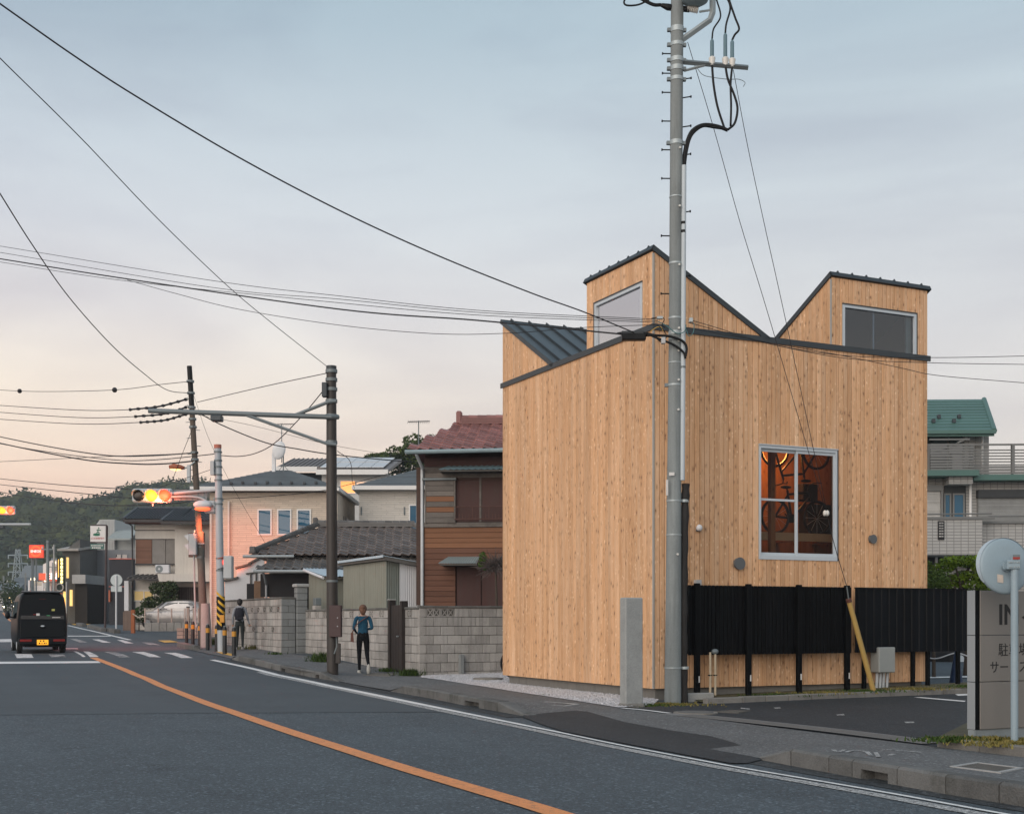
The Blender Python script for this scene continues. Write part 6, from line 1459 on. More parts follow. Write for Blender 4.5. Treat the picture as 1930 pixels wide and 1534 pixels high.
ac = MB().cbox(lx(299), lx(325), -.75, -.4, lz_(1081), lz_(1065), .03).build('air_conditioner', M_WHITEP, lh); MB().cyl((lx(306.5), -.76, lz_(1073)), (lx(306.5), -.75, lz_(1073)), .2, n=18).build('fan_guard', M_GALVD, ac)
MB().cyl((lx(306.5), -.775, lz_(1073)), (lx(306.5), -.76, lz_(1073)), .06, n=10).build('fan_hub', M_WHITEP, ac)
# porch roofs
slab(lh, lx(250), lx(312), -1.2, lz_(1094), 0, lz_(1086), M_DTRIM, .08, 'porch_roof')
for k in range(7): xx = lx(252 + k * 9); MB().hexa([(xx, -1.21, lz_(1094) + .08), (xx + .07, -1.21, lz_(1094) + .08), (xx + .3, 0, lz_(1086) + .08), (xx + .23, 0, lz_(1086) + .08), (xx, -1.21, lz_(1094) + .14), (xx + .07, -1.21, lz_(1094) + .14), (xx + .3, 0, lz_(1086) + .14), (xx + .23, 0, lz_(1086) + .14)]).build('roof_batten', pm('batten', (.16, .15, .14), .8), lh)
MB().prism([(lx(308), -1.3, lz_(1083)), (lx(440), -1.3, lz_(1083)), (lx(440), -1.3, lz_(1097)), (lx(311), -1.3, lz_(1097))], (0, .9, 0)).build('balcony', M_CREAM, lh)
win(lh, lx(254), lx(289), lz_(1131), lz_(1114), 0, em('dim_window', (.42, .30, .12), .3), M_WHITE, mull=1)
MB().box(lx(335), lx(378), -.05, -.0, lz_(1136), lz_(1106)).build('entrance', pm('lattice_dark', (.07, .06, .06), .8), lh)
for k in range(12): MB().box(lx(336 + k * 3.5), lx(336.8 + k * 3.5), -.07, -.05, lz_(1136), lz_(1107)).build('lattice_bar', pm('lattice_bar', (.16, .14, .13), .8), lh)
MB().box(lx(240), lx(248), -.6, 0, -.1, lz_(1095)).build('wing_wall', M_WHITEP, lh)
# roofs: each course one strip of small tiles (too far off to tell the tiles apart)
def tile_field(t, A, B_, Cc, Dd, rows, cols, mat, name='roof_tiles'):
    A, B_, Cc, Dd = map(Vector, (A, B_, Cc, Dd)); N = (B_ - A).cross(Dd - A).normalized(); N = N if N.z > 0 else -N; m = MB()
    for r in range(rows):
        f0, f1 = r / rows, (r + 1.05) / rows
        for i in range(cols * 4 + 1):
            g = i / (cols * 4); wv = .03 * math.cos(i * math.pi / 2)
            m.v += [tuple(A.lerp(B_, g).lerp(Dd.lerp(Cc, g), f0) + N * (.06 + wv)), tuple(A.lerp(B_, g).lerp(Dd.lerp(Cc, g), min(1, f1)) + N * (.02 + wv))]
        o = r * (cols * 4 + 1) * 2
        for i in range(cols * 4): m.f.append((o + 2 * i, o + 2 * i + 2, o + 2 * i + 3, o + 2 * i + 1)); m.m.append(0)
    return stuff(m.build(name, mat, t, smooth=True))
def gable(t, x0, x1, y0, z0, yr, zr, xr0, rows, cols, mat):
    A, B_, Cc, Dd = (x0, y0, z0), (x1, y0, z0), (x1, yr, zr), (xr0, yr, zr)
    MB().hexa([A, B_, Cc, Dd] + [(p[0], p[1], p[2] - .16) for p in (A, B_, Cc, Dd)]).build('roof_deck', M_DTRIM, t); tile_field(t, A, B_, Cc, Dd, rows, cols, mat)
    MB().tube([Dd, Cc], .1, 8).build('ridge', mat, t); MB().tube([A, Dd], .1, 8).build('verge', mat, t)
gable(lh, lx(241), lx(345), -.9, lz_(981), 2.2, ZD(958, 72.2) - LH.z, XD(260, 72.2) - LH.x, 9, 19, M_TILEG); gable(lh, lx(317), lx(450), -1.6, lz_(986), 1.9, ZD(962, 71.9) - LH.z, XD(330, 71.9) - LH.x, 9, 24, M_TILEG)
MB().box(lx(243), lx(330), -.8, .0, lz_(988), lz_(984)).build('eave_board', pm('eave_red', (.10, .05, .045), .8), lh)
MB().tube([(lx(246), -.9, lz_(984)), (lx(252), -.3, lz_(992)), (lx(252), -.1, 0)], .05, 6).build('downpipe', M_DTRIM, lh)
MB().box(lx(366), lx(395), -1.4, -1.2, lz_(1052), lz_(1007)).build('shutter', pm('brown_shutter2', (.14, .06, .045), .7), lh)
# low garden wall, mesh fence, car
GW = Vector((XD(272, 66.5), 66.5, gz(66.5))); gw = thing('garden_wall', 'low stained concrete wall with a mesh fence in front of the silver car', 'wall', GW, 0)
Lw = XD(398, 66.5) - GW.x; zw = ZD(1173, 66.5) - GW.z; 
for k in range(9): MB().cbox(Lw * k / 9 + .005, Lw * (k + 1) / 9 - .005, 0, .2, -.2, zw, .02).build('wall_panel', pm('stained_conc', (.26, .255, .24), .9, .4, 2, 40, .3, .3, .1, stain=.8), gw)
zf = ZD(1146, 66.5) - GW.z
for k in range(6): xx = Lw * k / 5; MB().box(xx - .03, xx + .03, .08, .14, zw, zf).build('fence_post', pm('post_pink', (.40, .30, .26), .6), gw)
mesh_ = MB()
for k in range(46): xx = Lw * k / 45; mesh_.box(xx - .006, xx + .006, .1, .11, zw + .03, zf)
for k in range(10): zz = lerp(zw + .05, zf, k / 9); mesh_.box(0, Lw, .111, .12, zz - .006, zz + .006)
mesh_.build('mesh_panel', pm('mesh_wire', (.36, .34, .32), .6), gw)
for px in (354.5, 366.5): b_ = G(px, 1199); t = thing('marker_post', 'slim pinkish marker post standing behind the bollards', 'post', b_, 0, 'pinkish marker posts'); MB().cbox(-.06, .06, -.06, .06, -.1, ZD(1145, b_.y) - b_.z, .01).build('post', pm('post_pink', (.4, .3, .26)), t); MB().cbox(-.07, .07, -.07, .07, ZD(1145, b_.y) - b_.z, ZD(1145, b_.y) - b_.z + .06, .01).build('cap', M_DTRIM, t)
pkb = G(333, 1203.5); t = thing('low_wall', 'low pinkish brick wall at the corner behind the bollards', 'wall', pkb)
Lp = XD(396, pkb.y) - pkb.x; zp = ZD(1183, pkb.y) - pkb.z
for r in range(3):
    for k in range(5): MB().cbox(Lp * k / 5 + .006, Lp * (k + 1) / 5 - .006, 0, .25, zp * r / 3 + .006, zp * (r + 1) / 3 - .006, .012).build('block', pm('pink_block', (.36, .24, .20), .9, .2, 3, 40, .2, .2, .12), t)
# gate posts left of it
og = G(251, 1193); t = thing('orange_post', 'orange wooden gate post with a pale rope beside a slatted gate', 'post', og); MB().cbox(-.09, .09, -.09, .09, -.1, ZD(1149, og.y) - og.z, .015).build('post', pm('orange_wood', (.30, .10, .04), .8, .2, 3, 40, .2), t)
MB().tube(smooth_path([(0, -.1, ZD(1156, og.y) - og.z), (.3, -.1, ZD(1163, og.y) - og.z), (.65, -.1, ZD(1162, og.y) - og.z)], 5), .03, 6).build('rope', pm('rope', (.45, .40, .33), .9), t)
gg = G(233, 1192); t = thing('slatted_gate', 'brown slatted metal gate beside the orange post', 'gate', gg)
for k in range(6): xx = XD(233 + k * 2.9, gg.y) - gg.x; MB().box(xx - .035, xx + .035, 0, .05, .1, ZD(1153, gg.y) - gg.z).build('slat', pm('gate_brown', (.15, .11, .09), .7), t)
MB().box(0, XD(248, gg.y) - gg.x, .051, .08, .3, .4).box(0, XD(248, gg.y) - gg.x, .051, .08, 1.0, 1.1).build('rail', pm('gate_brown', (0, 0, 0)), t)

# ================================================================== shops and signs further up
SY_ = 98.; SO = Vector((XD(150, SY_), SY_, gz(SY_))); shp = thing('shop_building', 'grey two storey shop with lit yellow frontage and dark entrance', 'shop', SO, 0)
sz = lambda py: ZD(py, SY_) - SO.z; sxx = lambda px: XD(px, SY_) - SO.x
M_SHG = pm('shop_grey', (.24, .25, .26), .8, .1, 1, 30, .06); E_SHOP = em('shop_light', (1, .66, .22), .5)
MB().box(sxx(183), sxx(262), 0, 8, 0, sz(1036)).build('wall', M_SHG, shp)
MB().prism([(sxx(152), -4, sz(1046)), (sxx(184), -4, sz(1022)), (sxx(184), -4, 0), (sxx(152), -4, 0)], (0, 3.9, 0)).build('wing', pm('wing_grey', (.10, .10, .095), .8), shp)
slab(shp, sxx(148), sxx(186), -4.6, sz(1044), 0, sz(1030), pm('canopy', (.34, .32, .29), .7), .15, 'canopy', sx1=.3)
MB().box(sxx(178), sxx(202), -5, -.3, sz(1103), sz(1087)).build('balcony', pm('balcony_grey', (.34, .34, .33), .8), shp)
MB().box(sxx(180), sxx(202), -4.6, -.5, 0, sz(1103)).build('entrance', pm('entrance_dark', (.02, .018, .016), .8), shp)
for a, b, p0, p1 in ((161, 164, 1158, 1117), (165.5, 168, 1155, 1118), (173, 177, 1143, 1114), (167, 170, 1093, 1056)): MB().box(sxx(a), sxx(b), -4.9, -4.7, sz(p0), sz(p1)).build('lit_panel', E_SHOP, shp)
vs2 = MB().cbox(sxx(152.5), sxx(166), -5.2, -5.0, sz(1117), sz(1053), .03).build('vertical_sign', pm('sign_green', (.02, .035, .025), .6), shp)
for k in range(7): MB().box(sxx(159 + .6 * (k % 2)), sxx(163.5), -5.22, -5.205, sz(1063 + 6.5 * k), sz(1058.5 + 6.5 * k)).box(sxx(160.5), sxx(161.7), -5.225, -5.2205, sz(1064 + 6.5 * k), sz(1057.5 + 6.5 * k)).build('sign_character', em('sign_yellow', (1, .80, .28), 1.3), vs2)
MB().box(sxx(155), sxx(156.3), -5.22, -5.205, sz(1092), sz(1060)).build('sign_strip', em('sign_amber', (1, .5, .1), .9), vs2)
ring = MB(); ring.tube([(sxx(158.5) + .27 * math.cos(a * math.pi / 10), -5.3, sz(1110) + .27 * math.sin(a * math.pi / 10)) for a in range(21)], .045, 6, caps=False); ring.build('round_emblem', pm('emblem_pale', (.55, .5, .45), .6), shp)
for a in (149.5, 172): MB().box(sxx(a), sxx(a + 2), -5.6, -5.4, 0, sz(1034 if a < 150 else 1100)).build('post', pm('post_grey', (.33, .33, .32), .7), shp)
for k in range(2): win(shp, sxx(219 + 11.5 * k), sxx(228 + 11.5 * k), sz(1060), sz(1045), 0, G_DARK, M_SHG)
bb_ = thing('black_shop', 'black box shop front edged with a thin red line', 'shop', Vector((XD(206, 90.), 90., gz(90.))))
bz_ = lambda py: ZD(py, 90.) - gz(90.); bx_ = lambda px: XD(px, 90.) - XD(206, 90.)
MB().box(0, bx_(248), 0, 5, 0, bz_(1054)).build('wall', pm('black_wall', (.012, .014, .02), .6), bb_); MB().box(-.03, bx_(249), -.05, 5, bz_(1054), bz_(1052)).box(-.03, bx_(249), -.05, 0, bz_(1106), bz_(1104.5)).build('red_edge', pm('red_edge', (.45, .13, .10), .6), bb_)
MB().box(0, bx_(209), -.2, 0, bz_(1134), bz_(1112)).build('side_sign', pm('sign_orange', (.4, .11, .05), .6), bb_)
bk = thing('grey_hall', 'pale ribbed metal building rising behind the shops', 'building', Vector((XD(186, 118.), 118., gz(118.))))
kz = lambda py: ZD(py, 118.) - gz(118.); kx = lambda px: XD(px, 118.) - XD(186, 118.)
MB().prism([(0, 0, 0), (kx(216), 0, 0), (kx(216), 0, kz(979)), (kx(188), 0, kz(979)), (kx(179), 0, kz(992))], (0, 6, 0)).build('wall', M_PALE, bk)
for k in range(13): xx = kx(180 + 2.8 * k); MB().box(xx, xx + .06, -.05, 0, 0, kz(992 if k < 3 else 980)).build('rib', M_PALE, bk)
MB().box(kx(216), kx(256), .5, 6, 0, kz(1003)).build('annex', pm('annex_pale', (.36, .38, .37), .7), bk); slab(bk, kx(215), kx(258), -2, kz(1020), .6, kz(1001), pm('annex_roof', (.27, .30, .29), .6), .15)
# evacuation sign
eo = G(198, 1189); ev = thing('evacuation_sign', 'white evacuation area sign with a green running figure on a dark pole', 'sign', eo); Ye = eo.y
ez = lambda py: ZD(py, Ye) - eo.z; ex = lambda px: XD(px, Ye) - eo.x
MB().tube(smooth_path([(0, 0, -.1), (ex(200), 0, ez(1060)), (ex(201.5), 0, ez(1000)), (ex(201), 0, ez(992)), (ex(198), 0, ez(990.5)), (ex(172), 0, ez(990.5))], 5), .06, 8).build('pole', pm('pole_maroon', (.05, .035, .035), .6), ev)
bd = MB().cbox(ex(171), ex(200), -.08, -.03, ez(1021), ez(991), .01).build('board', M_WHITE, ev)
MB().cbox(ex(171), ex(200), -.075, -.03, ez(1023.5), ez(1021.5), .005).build('board_edge', pm('pole_maroon', (0, 0, 0)), ev); gp_ = MB().cbox(ex(171), ex(196.5), -.08, -.03, ez(1035), ez(1024.5), .008).build('place_board', pm('sign_teal', (.06, .15, .13), .6), ev)
M_GRN = pm('sign_pictogram', (.02, .16, .09), .6); fx_ = lambda px, py: (ex(px), -.083, ez(py))
m = MB(); m.add([(ex(183) + .19 * math.cos(a * math.pi / 12), -.083, ez(1007.5) + .075 * math.sin(a * math.pi / 12)) for a in range(24)], [tuple(range(24))])
for a, b in (((186.5, 997), (185.2, 1002)), ((185.2, 1002), (188, 1004)), ((188, 1004), (187.2, 1007)), ((185.2, 1002), (183, 1004.5)), ((186.5, 998), (189.6, 999.6)), ((186.5, 998), (183, 999.2)), ((189.6, 999.6), (191, 998.8))): m.tube([fx_(*a), fx_(*b)], .022, 4)
m.sphere(fx_(187, 995), .035, 8, 5); m.build('running_figure', M_GRN, bd)
text_mesh('広域避難場所', .118, pm('sign_red', (.45, .05, .05), .6), 'lettering', bd, (ex(172.5), -.082, ez(1016)))
for k in range(9): MB().box(ex(173 + 2.5 * k), ex(174.6 + 2.5 * k), -.083, -.081, ez(1029), ez(1027)).build('lettering', M_WHITE, gp_)
for k in range(5): MB().box(ex(174 + 3.5 * k), ex(176.6 + 3.5 * k), -.083, -.081, ez(1033.5), ez(1031)).build('lettering', M_WHITE, gp_)
# round road sign from behind
ro2 = G(219, 1191.5); rs2 = thing('road_sign', 'round road sign seen from behind over a small square plate', 'sign', ro2); Yr = ro2.y; rz = lambda py: ZD(py, Yr) - ro2.z
MB().tube([(0, 0, -.1), (0, 0, rz(1084))], .045, 8).build('pole', M_WHITEP, rs2); MB().cyl((0, .03, rz(1093)), (0, .05, rz(1093)), .3, n=24).build('disc', M_GALV, rs2); MB().cbox(-.28, .28, .03, .05, rz(1115), rz(1104), .01).build('plate', M_GALV, rs2)
# yellow folding sign
ao = Vector((XD(160, 95.), 95., gz(95.))); ab = thing('folding_sign', 'yellow folding parking sign with a red letter by the shop', 'sign', ao); az_ = lambda py: ZD(py, 95.) - ao.z
hA = 22 * 95 / F; wA = 12 * 95 / F
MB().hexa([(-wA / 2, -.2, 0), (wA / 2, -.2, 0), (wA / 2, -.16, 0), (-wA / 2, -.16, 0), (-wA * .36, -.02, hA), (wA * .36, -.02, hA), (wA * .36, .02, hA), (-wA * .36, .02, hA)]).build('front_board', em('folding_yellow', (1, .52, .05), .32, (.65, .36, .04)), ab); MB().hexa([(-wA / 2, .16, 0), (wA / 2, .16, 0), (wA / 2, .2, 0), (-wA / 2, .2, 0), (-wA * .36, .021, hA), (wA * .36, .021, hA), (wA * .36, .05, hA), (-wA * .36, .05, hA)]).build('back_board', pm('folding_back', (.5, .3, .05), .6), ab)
MB().hexa([(-wA * .48, -.208, .02), (wA * .48, -.208, .02), (wA * .48, -.19, .02), (-wA * .48, -.19, .02), (-wA * .46, -.175, .16), (wA * .46, -.175, .16), (wA * .46, -.15, .16), (-wA * .46, -.15, .16)]).build('blue_strip', pm('strip_blue', (.05, .2, .45), .6), ab)
text_mesh('P', .32, pm('letter_red', (.5, .03, .02), .6), 'lettering', ab, (-.1, -.085, hA * .66), (R(80), 0, 0), extrude=.01); text_mesh('→', .3, pm('sign_ink', (0, 0, 0)), 'lettering', ab, (-.14, -.135, hA * .36), (R(80), 0, 0), extrude=.01)
# petrol station
EY = 150.; EO = Vector((XD(56, EY), EY, gz(EY))); 
es = thing('station_sign', 'square orange fuel brand sign raised on poles', 'sign', EO); ez2 = lambda py: ZD(py, EY) - EO.z; ex2 = lambda px: XD(px, EY) - EO.x
sb_ = MB().cbox(0, ex2(82), -.2, .2, ez2(1051), ez2(1027), .03).build('board', em('sign_fuel', (.70, .05, .02), .5), es)
for r_, w_ in ((.62, .05), (.5, .04)): MB().tube([(ex2(69) + r_ * math.cos(a * math.pi / 14), -.215, ez2(1039) + r_ * math.sin(a * math.pi / 14)) for a in range(29)], w_, 4, caps=False).build('swirl', em('sign_swirl', (.85, .16, .05), .5), sb_)
text_mesh('ENEOS', .40, em('sign_white', (1, .9, .85), .55), 'lettering', sb_, (ex2(69), -.28, ez2(1041)), align='CENTER', bold=.004, extrude=.01)
for px in (58, 61, 66.5): MB().tube([(ex2(px), .3, 0), (ex2(px), .3, ez2(1050))], .09, 6).build('post', M_GALVD, es)
pc = thing('petrol_station', 'petrol station canopy with an orange lettered fascia and white building', 'petrol station', Vector((XD(72, 158.), 158., gz(158.))))
pz = lambda py: ZD(py, 158.) - gz(158.); px_ = lambda px: XD(px, 158.) - XD(72, 158.)
cf = MB().box(px_(73), px_(150), 0, 6, pz(1093), pz(1080)).build('canopy_fascia', em('fascia_orange', (.62, .08, .03), .45), pc)
text_mesh('ENEOS', 1.02, em('sign_white2', (1, .9, .85), .7), 'lettering', cf, (px_(86), -.05, pz(1091)), bold=.03, extrude=.02, sx=1.15)
MB().box(px_(45), px_(150), 3, 9, 0, pz(1094)).build('wall', pm('station_wall', (.40, .40, .38), .8), pc); MB().prism([(px_(53), 5, 0), (px_(136), 5, 0), (px_(136), 5, pz(1065)), (px_(105), 5, pz(1065)), (px_(90), 5, pz(1052)), (px_(70), 5, pz(1052)), (px_(53), 5, pz(1060))], (0, 5, 0)).build('upper_house', M_WHITE, pc)
slab(pc, px_(82), px_(140), 4.5, pz(1064), 8, pz(1050), pm('grey_roof', (.15, .17, .18), .7), .2)
for a, b in ((70, 75), (77, 84), (110, 116), (124, 130)): win(pc, px_(a), px_(b), pz(1073), pz(1066), 5, G_DARK, M_WHITE, .04)
for px in (47.5, 71): MB().sphere((px_(px), 2.5, pz(1090)), .28, 10, 6).build('lamp', em('station_lamp', (1, .82, .5), 3), pc, smooth='all')
for px in (50, 76, 96, 118): MB().box(px_(px), px_(px) + .2, .5, .7, 0, pz(1093)).build('column', M_WHITE, pc)
MB().box(px_(57), px_(88), 1.5, 1.8, 0, pz(1103)).build('partition', M_WHITE, pc)
bsn = thing('book_sign', 'tall white sign tower with orange and navy character panels', 'sign', Vector((XD(108, 132.), 132., gz(132.)))); nz_ = lambda py: ZD(py, 132.) - gz(132.); nx_ = lambda px: XD(px, 132.) - XD(108, 132.)
MB().box(0, nx_(140), 0, .4, nz_(1106), nz_(1076.5)).build('frame', M_WHITE, bsn)
for a, b, p0, p1, mt, tx in ((109.5, 124.5, 1092, 1078, em('panel_orange', (1, .30, .12), .8), '本'), (126, 138.5, 1092, 1078, pm('panel_navy', (.03, .04, .12), .6), 'DVD'), (110, 124, 1105, 1094, pm('panel_navy', (0, 0, 0)), '買'), (126, 139, 1105, 1094, pm('panel_red', (.35, .03, .04), .6), '販')):
    pn = MB().box(nx_(a), nx_(b), -.06, -.001, nz_(p0), nz_(p1)).build('panel', mt, bsn); text_mesh(tx, .62 if len(tx) == 1 else .3, em('panel_white', (1, .95, .9), .6), 'lettering', pn, ((nx_(a) + nx_(b)) / 2, -.07, nz_(p0) + .13), align='CENTER', bold=.01)
for px in (112, 134): MB().box(nx_(px), nx_(px) + .2, .1, .3, 0, nz_(1106)).build('post', M_WHITEP, bsn)
for k, (px, py0, py1, col, lab) in enumerate(((112, 1140, 1104, (.5, .13, .06), 'orange'), (121, 1150, 1108, (.45, .06, .06), 'red'), (130, 1154, 1120, (.04, .16, .25), 'blue'))):
    t = thing('banner', 'narrow %s advertising banner on a pole beside the road' % lab, 'banner', Vector((XD(px, 112.), 112., gz(112.)))); MB().tube([(0, 0, 0), (0, 0, ZD(py0 - 36, 112.) - gz(112.))], .03, 5).build('pole', M_WHITEP, t); MB().box(.03, .42, -.01, .01, ZD(py1 + 34, 112.) - gz(112.), ZD(py1, 112.) - gz(112.)).build('cloth', pm('banner_' + lab, col, .8), t)
for px, pyt, Yq, lab in ((90, 1018, 120., 'grey concrete utility pole in front of the fuel sign'), (131, 1036, 108., 'slim utility pole in front of the book sign'), (7, 1085, 170., 'short far utility pole by the oncoming car')):
    t = thing('utility_pole', lab, 'utility pole', Vector((XD(px, Yq), Yq, gz(Yq)))); H_ = ZD(pyt, Yq) - gz(Yq); MB().tube([(0, 0, 0), (0, 0, H_)], [.17, .13], 10).build('shaft', M_POLE, t, smooth=True); MB().box(-.6, .6, -.05, .05, H_ - .9, H_ - .8).build('cross_arm', M_GALVD, t)
    for dx in (-.5, .5): MB().cyl((dx, 0, H_ - .8), (dx, 0, H_ - .6), .06, n=6).build('insulator', M_PORC, t)
# lattice pylon
pyo = Vector((XD(34, 330.), 330., gz(330.))); pyl = thing('transmission_tower', 'small lattice transmission tower below the wooded hill', 'tower', pyo); Hq = ZD(1035, 330.) - pyo.z; m = MB()
for sx2 in (-1, 1):
    for sy2 in (-1, 1): m.tube([(sx2 * 1.7, sy2 * 1.7, 0), (sx2 * .4, sy2 * .4, Hq)], .14, 4)
for k in range(9):
    z0, z1 = Hq * k / 9, Hq * (k + 1) / 9; w0, w1 = lerp(1.7, .4, k / 9), lerp(1.7, .4, (k + 1) / 9); m.tube([(-w0, -w0, z0), (w1, -w1, z1)], .09, 4); m.tube([(w0, -w0, z0), (-w1, -w1, z1)], .09, 4)
m.build('lattice', M_GALV, pyl)
for f in (.62, .76, .9): MB().tube([(-2.6, 0, Hq * f), (2.6, 0, Hq * f)], .16, 4).tube([(-2.5, 0, Hq * f), (-2.5, 0, Hq * f - .9)], .16, 5).tube([(2.5, 0, Hq * f), (2.5, 0, Hq * f - .9)], .16, 5).build('cross_arm', M_GALV, pyl)
# far roofs at the foot of the hill
for k, (px, py, w_, Yf, col) in enumerate(((-6, 1098, 34, 200., (.13, .15, .16)), (20, 1087, 40, 240., (.10, .12, .13)), (40, 1064, 60, 280., (.14, .16, .17)), (90, 1050, 55, 230., (.16, .18, .19)))):
    o = Vector((XD(px, Yf), Yf, gz(Yf))); t = thing('far_house', ['low grey roofed house at the far left end of the road', 'dark roofed house behind the oncoming car', 'wide grey roofed house below the lattice tower', 'pale grey roofed house behind the petrol station'][k], 'house', o); ww = w_ * Yf / F; H_ = ZD(py, Yf) - o.z
    MB().box(0, ww, 0, 6, 0, H_ * .7).build('wall', pm('far_wall', (.36, .36, .35), .8), t); MB().prism([(-.4, -.4, H_ * .68), (-.4, 6.4, H_ * .68), (-.4, 3, H_)], (ww + .8, 0, 0)).build('roof', pm('far_roof%d' % k, col, .7), t)
    for j in range(3): xx = ww * (.15 + .3 * j); win(t, xx, xx + ww * .13, H_ * .3, H_ * .5, 0, G_DARK, M_WHITE, .06)

# ================================================================== apartment block on the right
AY = 45.; AO = Vector((XD(1740, AY), AY, .0)); apt = thing('apartment_block', 'pale tiled apartment block with green metal roof and slatted balconies', 'apartment building', AO, R(-2))
az = lambda py: ZD(py, AY); ax = lambda px: XD(px, AY) - AO.x
def tile_grid(name, c0, c1, w=.25, h=.11):
    m, n, l, b = nt(name); vec = n.new('ShaderNodeTexCoord').outputs['Object']; s = n.new('ShaderNodeSeparateXYZ'); l.new(vec, s.inputs[0]); cb = n.new('ShaderNodeCombineXYZ'); l.new(mathn(n, l, 'ADD', s.outputs[0], s.outputs[1]), cb.inputs[0]); l.new(s.outputs[2], cb.inputs[1])
    bt = n.new('ShaderNodeTexBrick'); l.new(cb.outputs[0], bt.inputs['Vector']); bt.inputs['Scale'].default_value = 1; bt.inputs['Brick Width'].default_value = w; bt.inputs['Row Height'].default_value = h; bt.inputs['Mortar Size'].default_value = .012; bt.offset = 0
    bt.inputs['Color1'].default_value = (*c0, 1); bt.inputs['Color2'].default_value = (*c1, 1); bt.inputs['Mortar'].default_value = (*[x * .55 for x in c1], 1); l.new(bt.outputs['Color'], b.inputs['Base Color']); b.inputs['Roughness'].default_value = .6
    bn = n.new('ShaderNodeBump'); bn.inputs['Strength'].default_value = .6; bn.inputs['Distance'].default_value = .02; bn.invert = True; l.new(bt.outputs['Fac'], bn.inputs['Height']); l.new(bn.outputs[0], b.inputs['Normal']); MATS[name] = m; return m
M_APT = tile_grid('apartment_tile', (.42, .42, .40), (.37, .37, .355)); M_TEAL = pm('teal_metal', (.075, .155, .135), .5, .12, 1.5, 30, .08, .05, .06); M_SLATG = pm('slat_grey', (.16, .165, .16), .55, .1, 2, 40, .06, 0, .06)
MB().box(0, XD(1858, 47.2) - AO.x, 2.2, 9, az(890), ZD(806, 47.2)).build('top_storey', M_APT, apt); MB().box(0, ax(2020), 1.6, 9, 0, az(888)).build('wall', M_APT, apt)
MB().box(0, ax(1846), -.25, 1.59, az(1046), az(978)).box(ax(1846), ax(2020), .2, 1.58, az(1046), az(983)).build('balcony', M_APT, apt)
MB().box(-.1, ax(1868), -.3, -.2, az(980), az(975)).box(ax(1846), ax(2020), .1, .25, az(986), az(981.5)).build('balcony_cap', M_SLATG, apt)
MB().tube([(0, -.2, az(970)), (ax(1864), -.2, az(969))], .03, 6).tube([(ax(1864), .1, az(973)), (ax(2020), .1, az(972))], .03, 6).build('handrail', M_SLATG, apt)
MB().box(ax(1763), ax(1775), -.28, -.24, az(1018), az(983)).build('vent_slot', pm('dark_opening', (0, 0, 0)), apt)
for k in range(6): MB().box(ax(1765), ax(1773), -.3, -.281, az(1013 - 5 * k), az(1010.5 - 5 * k)).build('vent_block', M_APT, apt)
sh1 = MB().box(ax(1740), ax(1795), 1.45, 1.58, az(990), az(918)).build('roller_shutter', pm('shutter_white', (.42, .42, .40), .6), apt)
for k in range(24): MB().box(ax(1740), ax(1794), 1.43, 1.449, az(989 - 3 * k), az(986.8 - 3 * k)).build('slat', pm('shutter_white', (0, 0, 0)), sh1)
MB().box(ax(1740), ax(1798), 1.35, 1.6, az(918), az(907)).build('shutter_box', M_SLATG, apt); MB().box(ax(1795), ax(1799), 1.36, 1.6, az(990), az(918)).build('shutter_rail', M_SLATG, apt)
MB().box(ax(1804), ax(1846), 1.56, 1.599, az(990), az(906)).build('recess', pm('recess_dark', (.05, .055, .058), .8), apt); win(apt, ax(1806), ax(1814), az(985), az(925), 1.55, G_BLUE, M_SLATG); win(apt, ax(1823), ax(1840), az(985), az(925), 1.55, G_BLUE, M_SLATG)
MB().box(ax(1803), ax(1848), .9, 1.6, az(907), az(893)).build('recess_lintel', M_APT, apt)
sh2 = MB().box(ax(1868), ax(2000), 1.45, 1.58, az(990), az(931)).build('roller_shutter', pm('shutter_grey', (.25, .26, .255), .6), apt)
for k in range(19): MB().box(ax(1868), ax(2000), 1.43, 1.449, az(989 - 3 * k), az(986.8 - 3 * k)).build('slat', pm('shutter_grey', (0, 0, 0)), sh2)
MB().box(ax(1866), ax(2000), 1.3, 1.6, az(931), az(916)).build('shutter_box', pm('recess_dark', (0, 0, 0)), apt)
MB().tube([(ax(1852), 1.4, 0), (ax(1852), 1.4, az(897))], .05, 8).tube([(XD(1847, 47.) - AO.x, 2.05, az(885)), (XD(1847, 47.) - AO.x, 2.05, az(806))], .045, 8).build('downpipe', M_WHITE, apt, smooth=True)
MB().box(-.1, ax(1855), .6, 1.7, az(893), az(882)).box(ax(1850), ax(2020), .9, 1.72, az(900), az(889)).build('eave', M_TEAL, apt)
# upper balcony
G_APT = glass('apt_glass', (.05, .06, .065), .15)
for k in range(10): p0 = 883 - 5.3 * k; MB().box(ax(1764), ax(1846), .65, .70, az(p0), az(p0 - 3.9)).build('slat', M_SLATG, apt)
for k in range(10): p0 = 883 - 5.3 * k; MB().box(ax(1740), ax(1763), .9, .95, az(p0), az(p0 - 3.9)).build('slat', M_SLATG, apt)
for k in range(9): p0 = 888 - 5.6 * k; MB().box(ax(1846), ax(2010), .95, 1.0, az(p0), az(p0 - (2.2 if k > 2 else 4.4))).build('slat', M_SLATG, apt)
for px in (1764, 1846, 1925, 1985): MB().box(ax(px) - .05, ax(px) + .05, .9, 1.05, az(888), az(831)).build('balcony_post', M_SLATG, apt)
MB().box(ax(1846), ax(2010), .93, 1.02, az(833), az(830)).box(ax(1762), ax(1838), .63, .72, az(825), az(822)).build('handrail', M_SLATG, apt)
